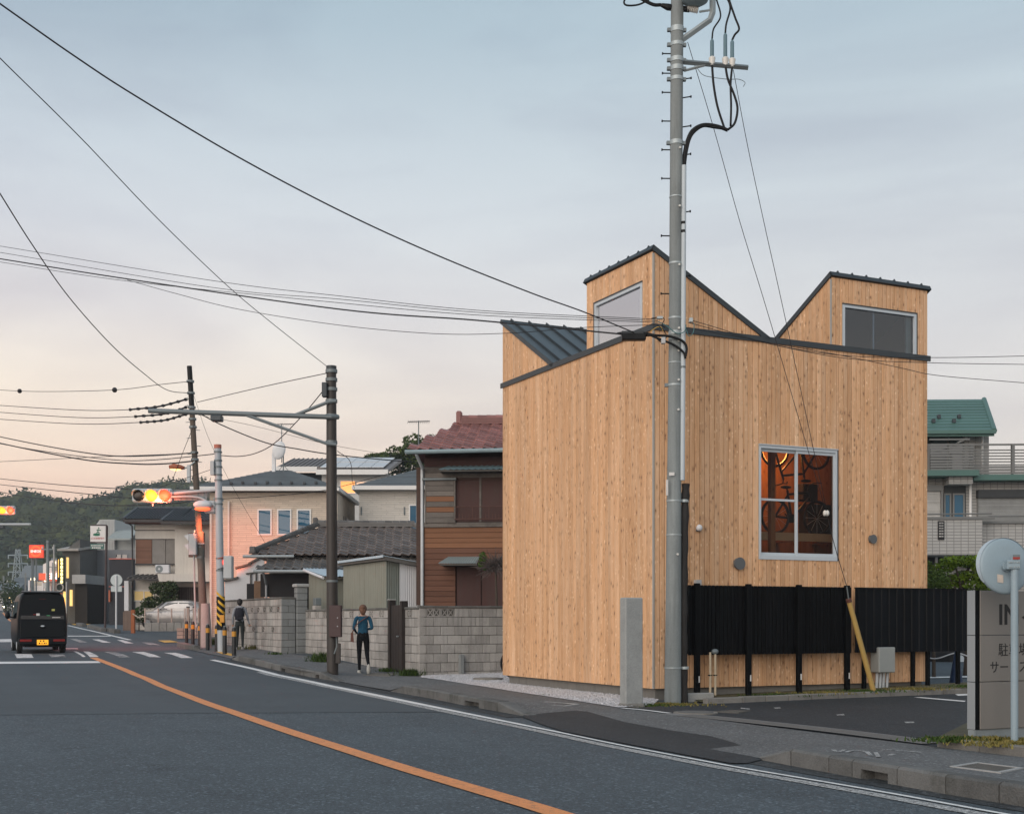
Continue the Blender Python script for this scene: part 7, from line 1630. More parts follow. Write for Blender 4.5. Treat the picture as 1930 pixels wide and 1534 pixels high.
MB().hexa([(ax(1815), .65, az(831)), (ax(1832), .65, az(824)), (ax(1840), 1.6, az(824)), (ax(1822), 1.6, az(831)), (ax(1815), .65, az(828)), (ax(1832), .65, az(821)), (ax(1840), 1.6, az(821)), (ax(1822), 1.6, az(828))]).build('drying_arm', M_SLATG, apt)
a2 = lambda p: XD(p, 47.2) - AO.x
win(apt, a2(1742), a2(1780), az(870), ZD(816, 47.2), 2.2, G_APT, M_SLATG); win(apt, a2(1783), a2(1809), az(870), ZD(818, 47.2), 2.2, G_APT, M_SLATG); MB().box(a2(1740), a2(1816), 1.95, 2.2, ZD(814, 47.2), ZD(808, 47.2)).build('shutter_box', M_SLATG, apt)
xe_ = XD(1870, 46.2) - AO.x
A_, B_, C_, D_ = (-.5, 1.2, az(803)), (xe_, 1.2, az(803)), (XD(1843, 50.6) - AO.x, 5.6, ZD(744, AY + 4.4)), (-.5, 5.6, ZD(744, AY + 4.4))
MB().hexa([A_, B_, C_, D_] + [(p[0], p[1], p[2] - .2) for p in (A_, B_, C_, D_)]).build('roof', M_TEAL, apt); slate_slope(apt, A_, B_, C_, D_, 11, M_TEAL, .03)
MB().add([B_, (xe_, 9.4, az(803)), C_], [(0, 1, 2)]).build('roof_hip', M_TEAL, apt)
MB().box(-.5, xe_ + .03, 1.08, 1.2, az(809), az(802)).build('gutter', M_TEAL, apt); MB().tube([B_, C_], .1, 8).build('verge', M_TEAL, apt)
for k in range(6): px = 1753 + 20 * k; MB().cbox(ax(px) - .06, ax(px) + .06, 2.1 + .6 * (k % 2), 2.25 + .6 * (k % 2), lerp(az(803), ZD(744, AY + 4.4), (.9 + .6 * (k % 2)) / 4.4) + .05, lerp(az(803), ZD(744, AY + 4.4), (.9 + .6 * (k % 2)) / 4.4) + .2, .01).build('snow_guard', M_FASCIA, apt)
MB().box(ax(1744), ax(1800), 1.5, 1.59, 0, az(1046)).build('ground_floor_recess', pm('recess_dark', (0, 0, 0)), apt); MB().tube([(ax(1785), 1.3, 0), (ax(1785), 1.3, az(1046))], .05, 8).build('downpipe', M_WHITE, apt)

# scattered lights, boards and posts further up the street
for px, py, Yq, lab in ((16, 1126, 165., 'warm street light over the oncoming car'), (20, 1133, 160., 'low warm light just beside the oncoming car'), (150, 1058, 100., 'small floodlight at the edge of the lit shop'), (102, 1060, 150., 'dim floodlight on the petrol station house')):
    o = Vector((XD(px, Yq), Yq, gz(Yq))); t = thing('street_light', lab, 'street light', o); H_ = ZD(py, Yq) - o.z; MB().tube([(0, 0, 0), (0, 0, H_)], .05, 6).build('pole', M_GALVD, t); MB().sphere((.1, -.1, H_), .16, 8, 6).build('lamp', em('far_lamp', (1, .72, .36), 2.2), t, smooth='all')
for px, py0, py1, w_, Yq, col, lab in ((112, 1112, 1103, 8, 116., (.55, .16, .08), 'small orange board below the book sign'), (86, 1108, 1098, 9, 140., (.5, .5, .48), 'round-cornered white board beside the station columns'), (28, 1107, 1099, 12, 190., (.3, .42, .5), 'pale blue awning at the far bend of the road'), (140, 1118, 1110, 7, 110., (.05, .2, .22), 'teal board on the pole beside the lit shop')):
    o = Vector((XD(px, Yq), Yq, gz(Yq))); t = thing('roadside_board', lab, 'sign', o); ww = w_ * Yq / F; MB().cbox(-ww / 2, ww / 2, -.05, .05, ZD(py0, Yq) - o.z, ZD(py1, Yq) - o.z, .02).build('board', pm('board_' + str(px), col, .6), t); MB().tube([(0, .1, 0), (0, .1, ZD(py1, Yq) - o.z)], .05, 6).build('pole', M_GALVD, t)
for px, pyt, Yq, lab in ((100, 1060, 135., 'thin pale utility pole beside the station canopy'), (48, 1080, 160., 'grey pole in front of the far tank of the station'), (27, 1092, 180., 'slim pole at the far bend of the road'), (146, 1070, 104., 'dark slim pole in front of the lit shop')):
    o = Vector((XD(px, Yq), Yq, gz(Yq))); t = thing('utility_pole', lab, 'utility pole', o); H_ = ZD(pyt, Yq) - o.z; MB().tube([(0, 0, 0), (0, 0, H_)], [.13, .10], 8).build('shaft', M_POLE, t, smooth=True); MB().box(-.4, .4, -.04, .04, H_ - .5, H_ - .42).build('cross_arm', M_GALVD, t)
# ================================================================== vehicles
def loft(sections, mats, name, parent, smooth=True, mi=None):
    """sections: (y, [(x, z) half outline from the sill to the roof centre])"""
    m = MB(); rings = []
    for y, half in sections:
        r = [(x, y, z) for x, z in half] + [(-x, y, z) for x, z in reversed(half) if x > 1e-6]; rings.append(r)
    n = len(rings[0])
    for r in rings: m.v += r
    for i in range(len(rings) - 1):
        for j in range(n): m.f.append((i * n + j, i * n + (j + 1) % n, (i + 1) * n + (j + 1) % n, (i + 1) * n + j)); m.m.append(0)
    m.f += [tuple(range(n)), tuple(range((len(rings) - 1) * n, len(rings) * n))]; m.m += [0, 0]
    return m.build(name, mats, parent, smooth=smooth)
M_VAN = pm('van_black', (.005, .007, .009), .4, .08, 1, 30, .04, 0, 0, spec=.22, coat=.0); G_CAR = glass('car_glass', (.006, .009, .012), .015); M_TYRE = pm('tyre', (.012, .012, .012), .85); M_TAIL = pm('tail_red', (.22, .015, .012), .3); M_PLATE = em('plate_amber', (1, .40, .02), .55, (.7, .33, .03))
def wheel(t, x, y, r=.28, w=.16):
    s = 1 if x > 0 else -1; wo = MB().tube([(x - s * w, y, r), (x - s * w * .9, y, r), (x - s * .02, y, r), (x, y, r)], [r * .85, r, r, r * .85], 22).build('wheel', M_TYRE, t, smooth=True)
    MB().tube([(x - s * .01, y, r), (x + s * .004, y, r)], [r * .62, r * .5], 18).build('rim', M_ALU, wo)
vp = G(80, 1231.5); van = thing('van', 'black boxy minivan with amber number plate crossing the junction', 'van', vp, R(25))
def vsec(k, top, zf=.24): return [(.0, zf), (.62 * k, zf), (.715 * k, zf + .12), (.735 * k, .7), (.73 * k, 1.02), (.70 * k, 1.3), (.655 * k, top - .22), (.60 * k, top - .09), (.50 * k, top - .03), (.25 * k, top), (0, top + .005)]
loft([(0, vsec(.955, 1.83, .3)), (.05, vsec(.985, 1.87, .27)), (.14, vsec(1, 1.9)), (1.4, vsec(1, 1.91)), (2.2, vsec(1, 1.88)), (2.55, vsec(1, 1.76)), (2.95, vsec(.99, 1.25)), (3.25, vsec(.96, 1.05)), (3.38, vsec(.9, .85))], M_VAN, 'body', van)
rw_ = MB().hexa([(-.63, -.004, 1.06), (.63, -.004, 1.06), (.63, .03, 1.06), (-.63, .03, 1.06), (-.55, .016, 1.6), (.55, .016, 1.6), (.55, .05, 1.6), (-.55, .05, 1.6)]).build('rear_window', G_CAR, van)
for x_, z_, w_, h_, mt in ((-.13, 1.2, .05, .035, M_WHITE), (.17, 1.17, .05, .012, pm('sticker_green', (.05, .3, .12), .6)), (-.22, 1.2, .045, .012, M_TAIL), (.31, 1.34, .045, .03, pm('sticker_lime', (.5, .5, .15), .6)), (.4, 1.11, .12, .01, M_WHITE)): MB().box(x_ - w_, x_ + w_, -.012, -.004 + z_ * .003, z_ - h_, z_ + h_).build('sticker', mt, rw_)
MB().tube([(.0, -.012, 1.06), (.22, -.012, 1.02)], .012, 5).build('wiper', M_BLKRUB, van)
tg = MB().cbox(-.64, .64, -.02, .02, .5, 1.03, .015).build('tailgate', M_VAN, van); MB().cbox(-.1, .1, -.045, -.015, .78, .86, .02).build('handle', M_VAN, tg); MB().sphere((0, -.03, .84), (.07, .02, .03), 10, 6).build('emblem', M_ALU, tg)
bmp = MB().cbox(-.70, .70, -.07, .1, .26, .5, .04).build('bumper', M_VAN, van)
for s in (-1, 1): MB().cbox(s * .48 - .17, s * .48 + .17, -.08, -.06, .37, .44, .01).build('tail_light', M_TAIL, van)
pt_ = MB().cbox(-.165, .165, -.085, -.071, .27, .43, .006).build('number_plate', M_PLATE, van)
for k, (x_, z_, w_) in enumerate(((-.06, .39, .03), (.03, .39, .035), (-.09, .32, .035), (-.02, .32, .02), (.05, .32, .03), (.1, .32, .02))): MB().box(x_ - w_ * .6, x_ + w_ * .6, -.088, -.0851, z_ - .022, z_ + .022).build('plate_character', M_INK, pt_)
MB().cbox(-.11, .11, -.0, .03, 1.66, 1.69, .006).build('brake_light', M_TAIL, van); MB().hexa([(-.6, -.05, 1.86), (.6, -.05, 1.86), (.58, .3, 1.9), (-.58, .3, 1.9), (-.6, -.05, 1.89), (.6, -.05, 1.89), (.58, .3, 1.93), (-.58, .3, 1.93)]).build('spoiler', M_VAN, van)
for s in (-1, 1):
    for y0, y1 in ((.25, 1.2), (1.3, 2.1)): MB().hexa([(s * .722, y0, 1.08), (s * .722, y1, 1.08), (s * .672, y1 - .02, 1.6), (s * .672, y0 + .03, 1.6), (s * .736, y0, 1.08), (s * .736, y1, 1.08), (s * .684, y1 - .02, 1.6), (s * .684, y0 + .03, 1.6)]).build('side_window', G_CAR, van)
    mo = MB().sphere((s * .86, 2.35, 1.18), (.08, .06, .12), 12, 8).tube([(s * .72, 2.4, 1.12), (s * .84, 2.36, 1.14)], .025, 6).build('mirror', M_VAN, van, smooth='all')
    wheel(van, s * .71, .5); wheel(van, s * .71, 2.85)
MB().box(-.5, .5, .1, 3.1, .2, .3).build('chassis', M_BLKRUB, van)
def car(name, label, loc, rot, paint, L=4.3, W=1.7, H=1.42):
    t = thing(name, label, 'car', loc, rot); hw_ = W / 2; gl = .32
    def low(k, top): return [(0, .2), (hw_ * .86 * k, .2), (hw_ * .97 * k, .32), (hw_ * k, .55), (hw_ * .97 * k, top - .08), (hw_ * .88 * k, top), (0, top + .02)]
    loft([(0, low(.86, .78)), (.12, low(.95, .86)), (.6, low(1, .92)), (1.3, low(1, .93)), (2.6, low(1, .93)), (3.2, low(.99, .90)), (3.9, low(.94, .8)), (4.15, low(.86, .7)), (4.27, low(.78, .55))], paint, 'body', t)
    def top(k, h): return [(0, .88), (hw_ * .9 * k, .88), (hw_ * .86 * k, .88 + (h - .88) * .5), (hw_ * .72 * k, h - .05), (hw_ * .55 * k, h), (0, h + .01)]
    loft([(.35, top(.9, .93)), (.85, top(.98, H - .1)), (1.3, top(1, H)), (2.0, top(1, H)), (2.5, top(.98, H - .08)), (3.15, top(.93, .95))], paint, 'cabin', t)
    for s in (-1, 1):
        for pts in (((.8, .95), (1.75, .95), (1.75, H - .12), (1.05, H - .14)), ((1.83, .95), (2.85, .96), (2.35, H - .14), (1.83, H - .12))):
            q = [(s * hw_ * lerp(.885, .745, (z - .9) / (H - .95)), y, z) for y, z in pts]; MB().add([(x + s * .012, y, z) for x, y, z in q] + [(x - s * .03, y, z) for x, y, z in q], [(0, 1, 2, 3), (7, 6, 5, 4), (0, 4, 5, 1), (1, 5, 6, 2), (2, 6, 7, 3), (3, 7, 4, 0)]).build('side_window', G_CAR, t)
        wheel(t, s * hw_ * .98, .8, .3); wheel(t, s * hw_ * .98, 3.4, .3); MB().sphere((s * (hw_ + .08), 2.75, .98), (.1, .06, .07), 10, 6).build('mirror', paint, t, smooth='all')
        MB().sphere((s * hw_ * .62, 4.08, .62), (.2, .14, .08), 10, 6).build('headlight', M_ALU, t, smooth='all'); MB().cbox(s * hw_ * .66 - .15, s * hw_ * .66 + .15, -.01, .08, .62, .76, .02).build('tail_light', M_TAIL, t)
    MB().hexa([(-.6, 2.62, H - .12), (.6, 2.62, H - .12), (.66, 3.1, .96), (-.66, 3.1, .96), (-.6, 2.65, H - .1), (.6, 2.65, H - .1), (.66, 3.13, .985), (-.66, 3.13, .985)]).build('windscreen', G_CAR, t)
    return t
M_SILV = pm('car_silver', (.42, .41, .40), .3, .04, 1, 30, .03, 0, 0, metal=.4, coat=.4)
cl_ = Vector((XD(405, 68.3), 68.3, gz(68.3) + .12)); car('car', 'silver saloon car parked behind the mesh fence', cl_, R(90), M_SILV, H=1.5)
fc = G(12, 1152.5); far = car('car', 'pale oncoming car with bright headlights far up the road', fc + Vector((0, 2.2, 0)), R(180 + 16), pm('car_white', (.6, .6, .58), .4))
for s in (-1, 1): MB().sphere((s * .58, 4.25, .64), (.2, .06, .13), 12, 6).build('headlight_beam', em('headlight', (1, .88, .55), 22), far, smooth='all')
car('car', 'dark car glimpsed under the fence beyond the blue cone', Vector((XD(1730, 36.), 36., 0)), R(-80), pm('car_dark', (.02, .022, .025), .3, .05, 1, 30, .03, 0, 0, coat=.5))
cn = Vector((XD(1802, 27.2), 27.2, 0)); cone = thing('traffic_cone', 'dark blue traffic cone with a hanging chain behind the fence', 'traffic cone', cn); M_CONE = pm('cone_blue', (.015, .035, .085), .55)
MB().tube([(0, 0, .03), (0, 0, .74)], [.15, .035], 16).build('cone', M_CONE, cone, smooth=True); MB().cbox(-.2, .2, -.2, .2, 0, .03, .01).build('base', M_CONE, cone)
MB().tube(smooth_path([(-.9, .1, .72), (-.45, .05, .58), (0, 0, .7), (.4, 0, .6), (.8, 0, .7)], 8), .014, 5).build('chain', M_WHITEP, cone)
quad_sheet('lot_line', [(1752, 1276.5), (1830, 1275), (1830, 1277.5), (1752, 1279)], .02, P_WHITE)
# white bicycle basket peeking out behind the house
bk_ = bicycle('bicycle', 'town bicycle with a white basket parked behind the wooden house', G(974, 1279) + Vector((.48, .1, .03)), (0, 0, R(172)))
MB().hexa([(.42, -.14, .82), (.68, -.14, .82), (.68, .14, .82), (.42, .14, .82), (.36, -.2, 1.12), (.8, -.2, 1.12), (.8, .2, 1.12), (.36, .2, 1.12)]).build('basket', M_WHITEP, bk_); MB().box(.36, .8, -.2, .2, 1.121, 1.14).build('basket_lid', M_BLKRUB, bk_)

# ================================================================== people
def skin_body(name, J, E, parent, pick, mats, extra=None):
    bm = bmesh.new(); sk = bm.verts.layers.skin.verify(); V = {}
    for k, (p, r) in J.items():
        v = bm.verts.new(p); v[sk].radius = r if isinstance(r, tuple) else (r, r); V[k] = v
    V['pelvis'][sk].use_root = True
    for a, b in E: bm.edges.new((V[a], V[b]))
    me = bpy.data.meshes.new('b'); bm.to_mesh(me); bm.free(); o = bpy.data.objects.new('b', me); C.objects.link(o)
    s = o.modifiers.new('s', 'SKIN'); s.use_smooth_shade = True; o.modifiers.new('d', 'SUBSURF').levels = 2
    dg = bpy.context.evaluated_depsgraph_get(); m2 = bpy.data.meshes.new_from_object(o.evaluated_get(dg)); bpy.data.objects.remove(o)
    mb = MB(); mb.v = [tuple(v.co) for v in m2.vertices]; mb.f = [tuple(p.vertices) for p in m2.polygons]; mb.m = [pick(p.center) for p in m2.polygons]
    if extra: extra(mb)
    ob = mb.build(name, mats, parent, smooth='all'); return ob
def person(label, loc, rotz, arms, legs, mats, pick, hair, H=1.65):
    t = thing('person', label, 'person', loc, rotz); k = H / 1.65
    J = {'pelvis': ((0, 0, .92), (.145, .105)), 'waist': ((0, .01, 1.06), (.118, .088)), 'chest': ((0, .01, 1.24), (.148, .10)), 'collar': ((0, 0, 1.37), (.09, .07)), 'neck': ((0, .0, 1.44), .047), 'jaw': ((0, .025, 1.51), (.06, .065)), 'head': ((0, .015, 1.575), (.074, .088)), 'crown': ((0, .005, 1.63), (.05, .055))}
    E = [('pelvis', 'waist'), ('waist', 'chest'), ('chest', 'collar'), ('collar', 'neck'), ('neck', 'jaw'), ('jaw', 'head'), ('head', 'crown')]
    hands = []
    for s, nm in ((-1, 'l'), (1, 'r')):
        el, wr = arms[nm]; kn, an = legs[nm]
        J['sh' + nm] = ((s * .165, 0, 1.355), .058); J['el' + nm] = (el, .043); J['wr' + nm] = (wr, .028); E += [('collar', 'sh' + nm), ('sh' + nm, 'el' + nm), ('el' + nm, 'wr' + nm)]
        d = (Vector(wr) - Vector(el)).normalized(); J['pa' + nm] = (tuple(Vector(wr) + d * .07), (.036, .02)); E.append(('wr' + nm, 'pa' + nm)); hands.append((Vector(wr) + d * .075, d, s))
        J['hi' + nm] = ((s * .085, 0, .87), .092); J['kn' + nm] = (kn, .058); J['an' + nm] = (an, .036); toe = (an[0], an[1] + .14, an[2] - .055) if an[2] < .15 else (an[0], an[1] + .03, an[2] - .15); J['to' + nm] = (toe, (.035, .03)); E += [('pelvis', 'hi' + nm), ('hi' + nm, 'kn' + nm), ('kn' + nm, 'an' + nm), ('an' + nm, 'to' + nm)]
    def extra(mb):
        for p, d, s in hands:
            sd = d.cross(Vector((0, 1, 0))).normalized() if abs(d.y) < .9 else Vector((1, 0, 0)); bend = Vector((0, .6, -.2))
            for i, L_ in enumerate((.062, .072, .068, .052)): b = p + sd * (-.027 + .018 * i); mb.tube([b - d * .02, b + d * L_ * .55, b + d * L_ * .9 + bend * .025], [.0095, .0085, .006], 6, 2)
            b = p - d * .05 + sd * -.03 * s; mb.tube([b, b + sd * -.025 + d * .02, b + sd * -.03 + d * .05 + bend * .02], [.011, .0095, .007], 6, 2)
        for s in (-1, 1): mb.sphere((s * .078, .01, 1.56), (.012, .02, .03), 6, 4, 2); mb.sphere((s * .028, .098, 1.585), (.012, .008, .007), 6, 4, 3)
        mb.sphere((0, .112, 1.55), (.013, .018, .022), 6, 4, 2); mb.sphere((0, .098, 1.515), (.022, .008, .006), 6, 4, 3)
    b = skin_body('body', J, E, t, pick, mats, extra); hm = MB()
    for c, r in hair[0]: hm.sphere(c, r, 14, 9)
    hm.build('hair', hair[1], t, smooth='all')
    for nm in 'lr':
        an = legs[nm][1]; m = MB()
        if an[2] < .15: m.sphere((an[0], an[1] + .06, an[2] - .045), (.05, .135, .045), 12, 7); m.cbox(an[0] - .045, an[0] + .045, an[1] - .07, an[1] + .18, an[2] - .085, an[2] - .062, .008)
        else: m.sphere((an[0], an[1] - .01, an[2] - .09), (.05, .06, .13), 12, 7)
        m.build('shoe', mats[4], t, smooth=True)
    t.scale = (k, k, k); return t
M_SKIN = pm('skin', (.52, .33, .24), .6, .05, 5, 40, .03, 0, 0); M_BLKC = pm('black_cloth', (.009, .010, .012), .85, .3, 7, 16, .3, .8, 0, spec=.15); M_FACE = pm('face_dark', (.12, .05, .04), .6)
M_TEALC = pm('blue_top', (.012, .075, .135), .9, .3, 7, 16, .25, 1., 0)
def pick_w(c):
    if c.z > 1.39 and abs(c.x) < .12: return 2
    if c.z > .99: return 0 if not (abs(c.x) > .2 and c.z < 1.1 and c.y > .12) else 2
    if abs(c.x) > .19 and c.z > .8: return 2
    return 1
wm_ = person('woman in a blue top and black leggings walking along the block wall', on_side(684, 1268.5), R(8), {'l': ((-.225, -.05, 1.10), (-.17, .16, 1.02)), 'r': ((.225, -.05, 1.10), (.12, .17, 1.08))}, {'l': ((-.09, .05, .48), (-.085, .02, .09)), 'r': ((.10, .02, .47), (.13, -.28, .2))},
             [M_TEALC, M_BLKC, M_SKIN, M_FACE, pm('shoe_white', (.5, .5, .46), .6)], pick_w, ([((0, -.005, 1.585), (.098, .112, .105)), ((0, -.085, 1.53), (.075, .05, .10)), ((0, -.10, 1.61), (.05, .045, .05))], pm('hair_copper', (.15, .075, .045), .7, .2, 8, 60, .2, .2, 0)))
bg_ = MB().hexa([(-.30, -.1, .78), (-.22, -.1, .76), (-.22, .12, .76), (-.30, .12, .78), (-.29, -.09, 1.0), (-.24, -.09, 1.0), (-.24, .11, 1.0), (-.29, .11, 1.0)]).build('shoulder_bag', pm('bag_brown', (.14, .06, .045), .7), wm_)
MB().tube(smooth_path([(-.26, 0, 1.0), (-.15, -.1, 1.2), (.1, -.09, 1.38), (.13, .03, 1.39)], 5), .012, 5).build('bag_strap', pm('bag_brown', (0, 0, 0)), wm_)
M_GREYC = pm('grey_hoodie', (.27, .30, .33), .9, .3, 7, 16, .25, 1., 0)
def pick_b(c):
    if c.z > 1.40 and abs(c.x) < .12: return 2
    if c.z > .95 or (abs(c.x) > .17 and c.z > .84): return 0
    return 1
bp_ = person('person in a grey hoodie with a dark backpack walking past the bollards', on_side(452, 1224), R(5), {'l': ((-.225, -.03, 1.11), (-.235, .06, .88)), 'r': ((.24, -.03, 1.11), (.29, .05, .89))}, {'l': ((-.09, .06, .48), (-.10, .04, .09)), 'r': ((.09, .0, .47), (.10, -.08, .10))},
             [M_GREYC, pm('dark_trousers', (.02, .027, .028), .85), M_SKIN, M_FACE, pm('shoe_grey', (.3, .3, .3), .6)], pick_b, ([((0, -.005, 1.59), (.095, .108, .10)), ((0, -.05, 1.54), (.08, .07, .08))], pm('hair_black', (.012, .011, .011), .6)), 1.62)
bpk = MB().sphere((0, -.19, 1.17), (.155, .09, .22), 16, 10).cbox(-.13, .13, -.27, -.12, .98, 1.1, .03).build('backpack', pm('backpack_navy', (.012, .014, .022), .8), bp_, smooth=True)
for s in (-1, 1): MB().tube(smooth_path([(s * .1, -.14, 1.3), (s * .11, -.03, 1.41), (s * .12, .1, 1.3), (s * .13, .05, 1.1)], 4), .018, 6).build('backpack_strap', pm('backpack_navy', (0, 0, 0)), bp_)
MB().sphere((0, -.08, 1.40), (.12, .06, .06), 12, 6).build('hood', M_GREYC, bp_, smooth='all')
M_CAMO = pm('camo', (.10, .085, .04), .9, .8, 9, 40, .2, 0, 0, stain=.9, stain_col=(.02, .02, .012))
person('person in a patterned jacket and tan trousers by the yellow folding sign', Vector((XD(153, 94.), 94., gz(94.))), R(172), {'l': ((-.25, .02, 1.12), (-.2, .16, 1.0)), 'r': ((.26, 0, 1.12), (.24, .08, .9))}, {'l': ((-.09, .06, .48), (-.09, .08, .09)), 'r': ((.09, .02, .48), (.09, -.06, .09))},
       [M_CAMO, pm('tan_trousers', (.22, .12, .05), .9), M_SKIN, M_FACE, M_BLKC], pick_b, ([((0, -.02, 1.6), (.093, .105, .085))], pm('hair_black', (0, 0, 0))), 1.42)
# ================================================================== overhead wires
M_WIRE = pm('wire_black', (.013, .013, .015), .6, .05, 3, 40, .02, 0, 0)
def wire(label, pts, r=.008, group=None, name='overhead_wire', n=10):
    """pts: (photo x, photo y, distance); a blank distance is interpolated along the run"""
    P = []; X = [p[0] for p in pts]; y0, y1 = pts[0][2], pts[-1][2]
    L = [0.]
    for a, b in zip(pts, pts[1:]): L.append(L[-1] + math.hypot(b[0] - a[0], b[1] - a[1]))
    ks = [(l, p[2]) for l, p in zip(L, pts) if len(p) > 2]
    for l, p in zip(L, pts):
        for (l0, d0), (l1, d1) in zip(ks, ks[1:]):
            if l0 - 1e-6 <= l <= l1 + 1e-6: d = 1 / lerp(1 / d0, 1 / d1, (l - l0) / (l1 - l0)); break
        P.append(D(p[0], p[1], d))
    return tag(MB().tube(smooth_path(P, n), r, 5).build(name, M_WIRE, smooth='all'), label, 'wire', group)
wire('thick overhead cable sweeping down to the splice box on the concrete utility pole', [(-60, -35, 15), (30, 29), (140, 106), (250, 178), (450, 297), (650, 402), (830, 484), (1000, 552), (1100, 588), (1195, 627, 21.2)], .011)
wire('thin line slanting down to the top of the brown steel pole', [(-50, 55, 17), (0, 110), (150, 258), (300, 415), (430, 540), (520, 615), (618, 692, 33)], .008)
wire('steep thin line running down to the black cap of the leaning pole', [(-40, 302, 21), (0, 365), (60, 460), (130, 560), (210, 650), (270, 703), (315, 735), (357, 741, 43)], .012)
for pts, r, lb in (([(-40, 458, 31), (0, 464), (400, 529), (640, 558), (900, 585), (1240, 602, 21.2)], .006, 'uppermost thin wire of the bundle meeting the concrete utility pole'), ([(-40, 470, 31), (0, 476), (400, 542), (640, 564), (900, 589), (1240, 605, 21.2)], .006, 'second thin wire of the bundle meeting the concrete utility pole'),
                   ([(-40, 482, 31), (0, 488), (240, 526), (640, 583), (900, 604), (1172, 630, 21.2)], .014, 'thickest cable of the bundle ending in the splice box'), ([(-40, 489, 31), (0, 494), (240, 530), (640, 571), (900, 594), (1240, 608, 21.2)], .006, 'lower thin wire of the bundle meeting the concrete utility pole'),
                   ([(240, 528, 28.5), (330, 553), (450, 583), (640, 613), (820, 629), (960, 628), (1090, 618), (1240, 612, 21.2)], .006, 'slack wire branching from the cable bundle to the concrete utility pole'),
                   ([(1297, 602, 21.2), (1345, 616), (1460, 650), (1600, 671), (1770, 674), (1935, 671, 23.)], .006, 'upper service wire running right from the concrete utility pole past the towers'), ([(1297, 608, 21.2), (1450, 648), (1600, 676), (1760, 684), (1935, 687, 23.)], .006, 'middle service wire running right from the concrete utility pole'),
                   ([(1297, 618, 21.2), (1450, 646), (1601, 673), (1700, 694), (1770, 708), (1935, 722, 23.)], .006, 'lowest service wire running right from the concrete utility pole')): wire(lb, pts, r)
wire('wire with two black beads above the petrol station reaching the leaning pole', [(-40, 731, 60), (0, 735), (80, 738), (215, 735), (300, 725), (357, 719, 43)], .012)
for px, py in ((37, 737), (216, 735)): p_ = D(px, py, lerp(57, 48, px / 216)); tag(MB().sphere(p_, .1, 10, 6).build('line_bead', M_WIRE, smooth='all'), 'black bead clipped on the wire above the petrol station', 'wire bead', 'beads on the wire')
for k, (pts, lb) in enumerate((([(-40, 760, 60), (0, 764), (150, 773), (245, 772), (300, 766), (350, 753, 43)], 'upper power line sleeved in black near the leaning pole'), ([(-40, 773, 60), (0, 777), (150, 787), (255, 785), (310, 780), (350, 768, 43)], 'middle power line sleeved in black near the leaning pole'), ([(-40, 786, 60), (0, 790), (150, 799), (265, 796), (310, 792), (350, 781, 43)], 'lower power line sleeved in black near the leaning pole'))):
    wire(lb, pts, .014); a = pts[3]; b = pts[-1]; m = MB(); seg = smooth_path([D(a[0], a[1], 46.2), D(pts[4][0], pts[4][1], 44.6), D(b[0], b[1], 43)], 14); m.tube(seg, [.032 + (.03 if i % 4 == 0 else 0) for i in range(len(seg))], 6)
    tag(m.build('wire_sleeve', M_WIRE), lb.replace('power line sleeved', 'line sleeve').replace('in black ', '') , 'wire sleeve')
for pts, r, lb in (([(-40, 813, 60), (0, 823), (100, 843), (200, 858), (280, 859), (372, 853, 43)], .022, 'sagging cable above the far signal tied low on the leaning pole'), ([(-40, 822, 60), (0, 835), (150, 865), (250, 874), (310, 874), (374, 868, 43)], .026, 'lowest and thickest sagging cable tied to the leaning pole'), ([(-40, 826, 60), (0, 836), (100, 853), (220, 867), (300, 866), (410, 855, 41)], .016, 'sagging cable reaching past the leaning pole to the signal pole'), ([(-40, 872, 66), (0, 870), (185, 861), (320, 856), (372, 852, 43)], .012, 'nearly level thin wire joining the leaning pole'),
                   ([(-40, 896, 90), (0, 902), (120, 914), (250, 922), (372, 923, 44)], .02, 'twisted wire low over the wooded hill'), ([(-40, 907, 90), (0, 913), (120, 926), (245, 938), (375, 936, 44)], .02, 'straight wire low over the wooded hill'), ([(-40, 915, 90), (0, 927), (100, 943), (200, 952), (300, 950), (378, 943, 44)], .022, 'slack wire crossing in front of the wooded hill'), ([(-20, 975, 110), (60, 1000), (90, 1004), (130, 1000, 105)], .02, 'far slack wire drooping before the hill above the fuel sign'), ([(-20, 1015, 115), (90, 1024), (180, 1040, 100)], .018, 'far wire running to the shop roof'),
                   ([(372, 758, 43), (500, 728), (618, 703, 33)], .012, 'rising wire between the leaning pole and the top of the brown pole'), ([(374, 778, 43), (420, 802), (500, 834), (560, 846), (622, 856), (720, 866), (800, 872, 46)], .02, 'heavy cable drooping behind the brown pole towards the red roof'), ([(412, 858, 40), (450, 860), (485, 853), (520, 833), (570, 783), (612, 733, 33)], .014, 'looping cable rising from the signal pole to the brown pole box'), ([(364, 742, 43), (395, 830), (440, 920), (500, 1024, 42)], .006, 'thin stay line slanting from the leaning pole to the tiled roof'), ([(374, 782, 43), (480, 803), (622, 838), (800, 868, 46)], .007, 'thin wire from the leaning pole to the red roofed house'),
                   ([(366, 800, 43), (345, 852), (325, 905, 43)], .01, 'short bridle wire hanging beside the street lamp'), ([(270, 930, 43), (330, 908), (412, 880, 40)], .009, 'slanting span wire above the lit traffic signal'), ([(636, 850, 33), (660, 870), (664, 905), (668, 920, 50)], .01, 'drop cable hanging beside the brown pole to the solar house'), ([(420, 940, 40), (520, 934), (620, 922), (730, 893), (800, 878, 46)], .01, 'low wire crossing the slate roofs behind the brown pole')): wire(lb, pts, r)
wire('stay wire from the concrete pole top down to the white stay insulator', [(1296, 80, 21.35), (1345, 242), (1395, 420), (1450, 600), (1556, 962, 22.6)], .006, name='stay_wire')
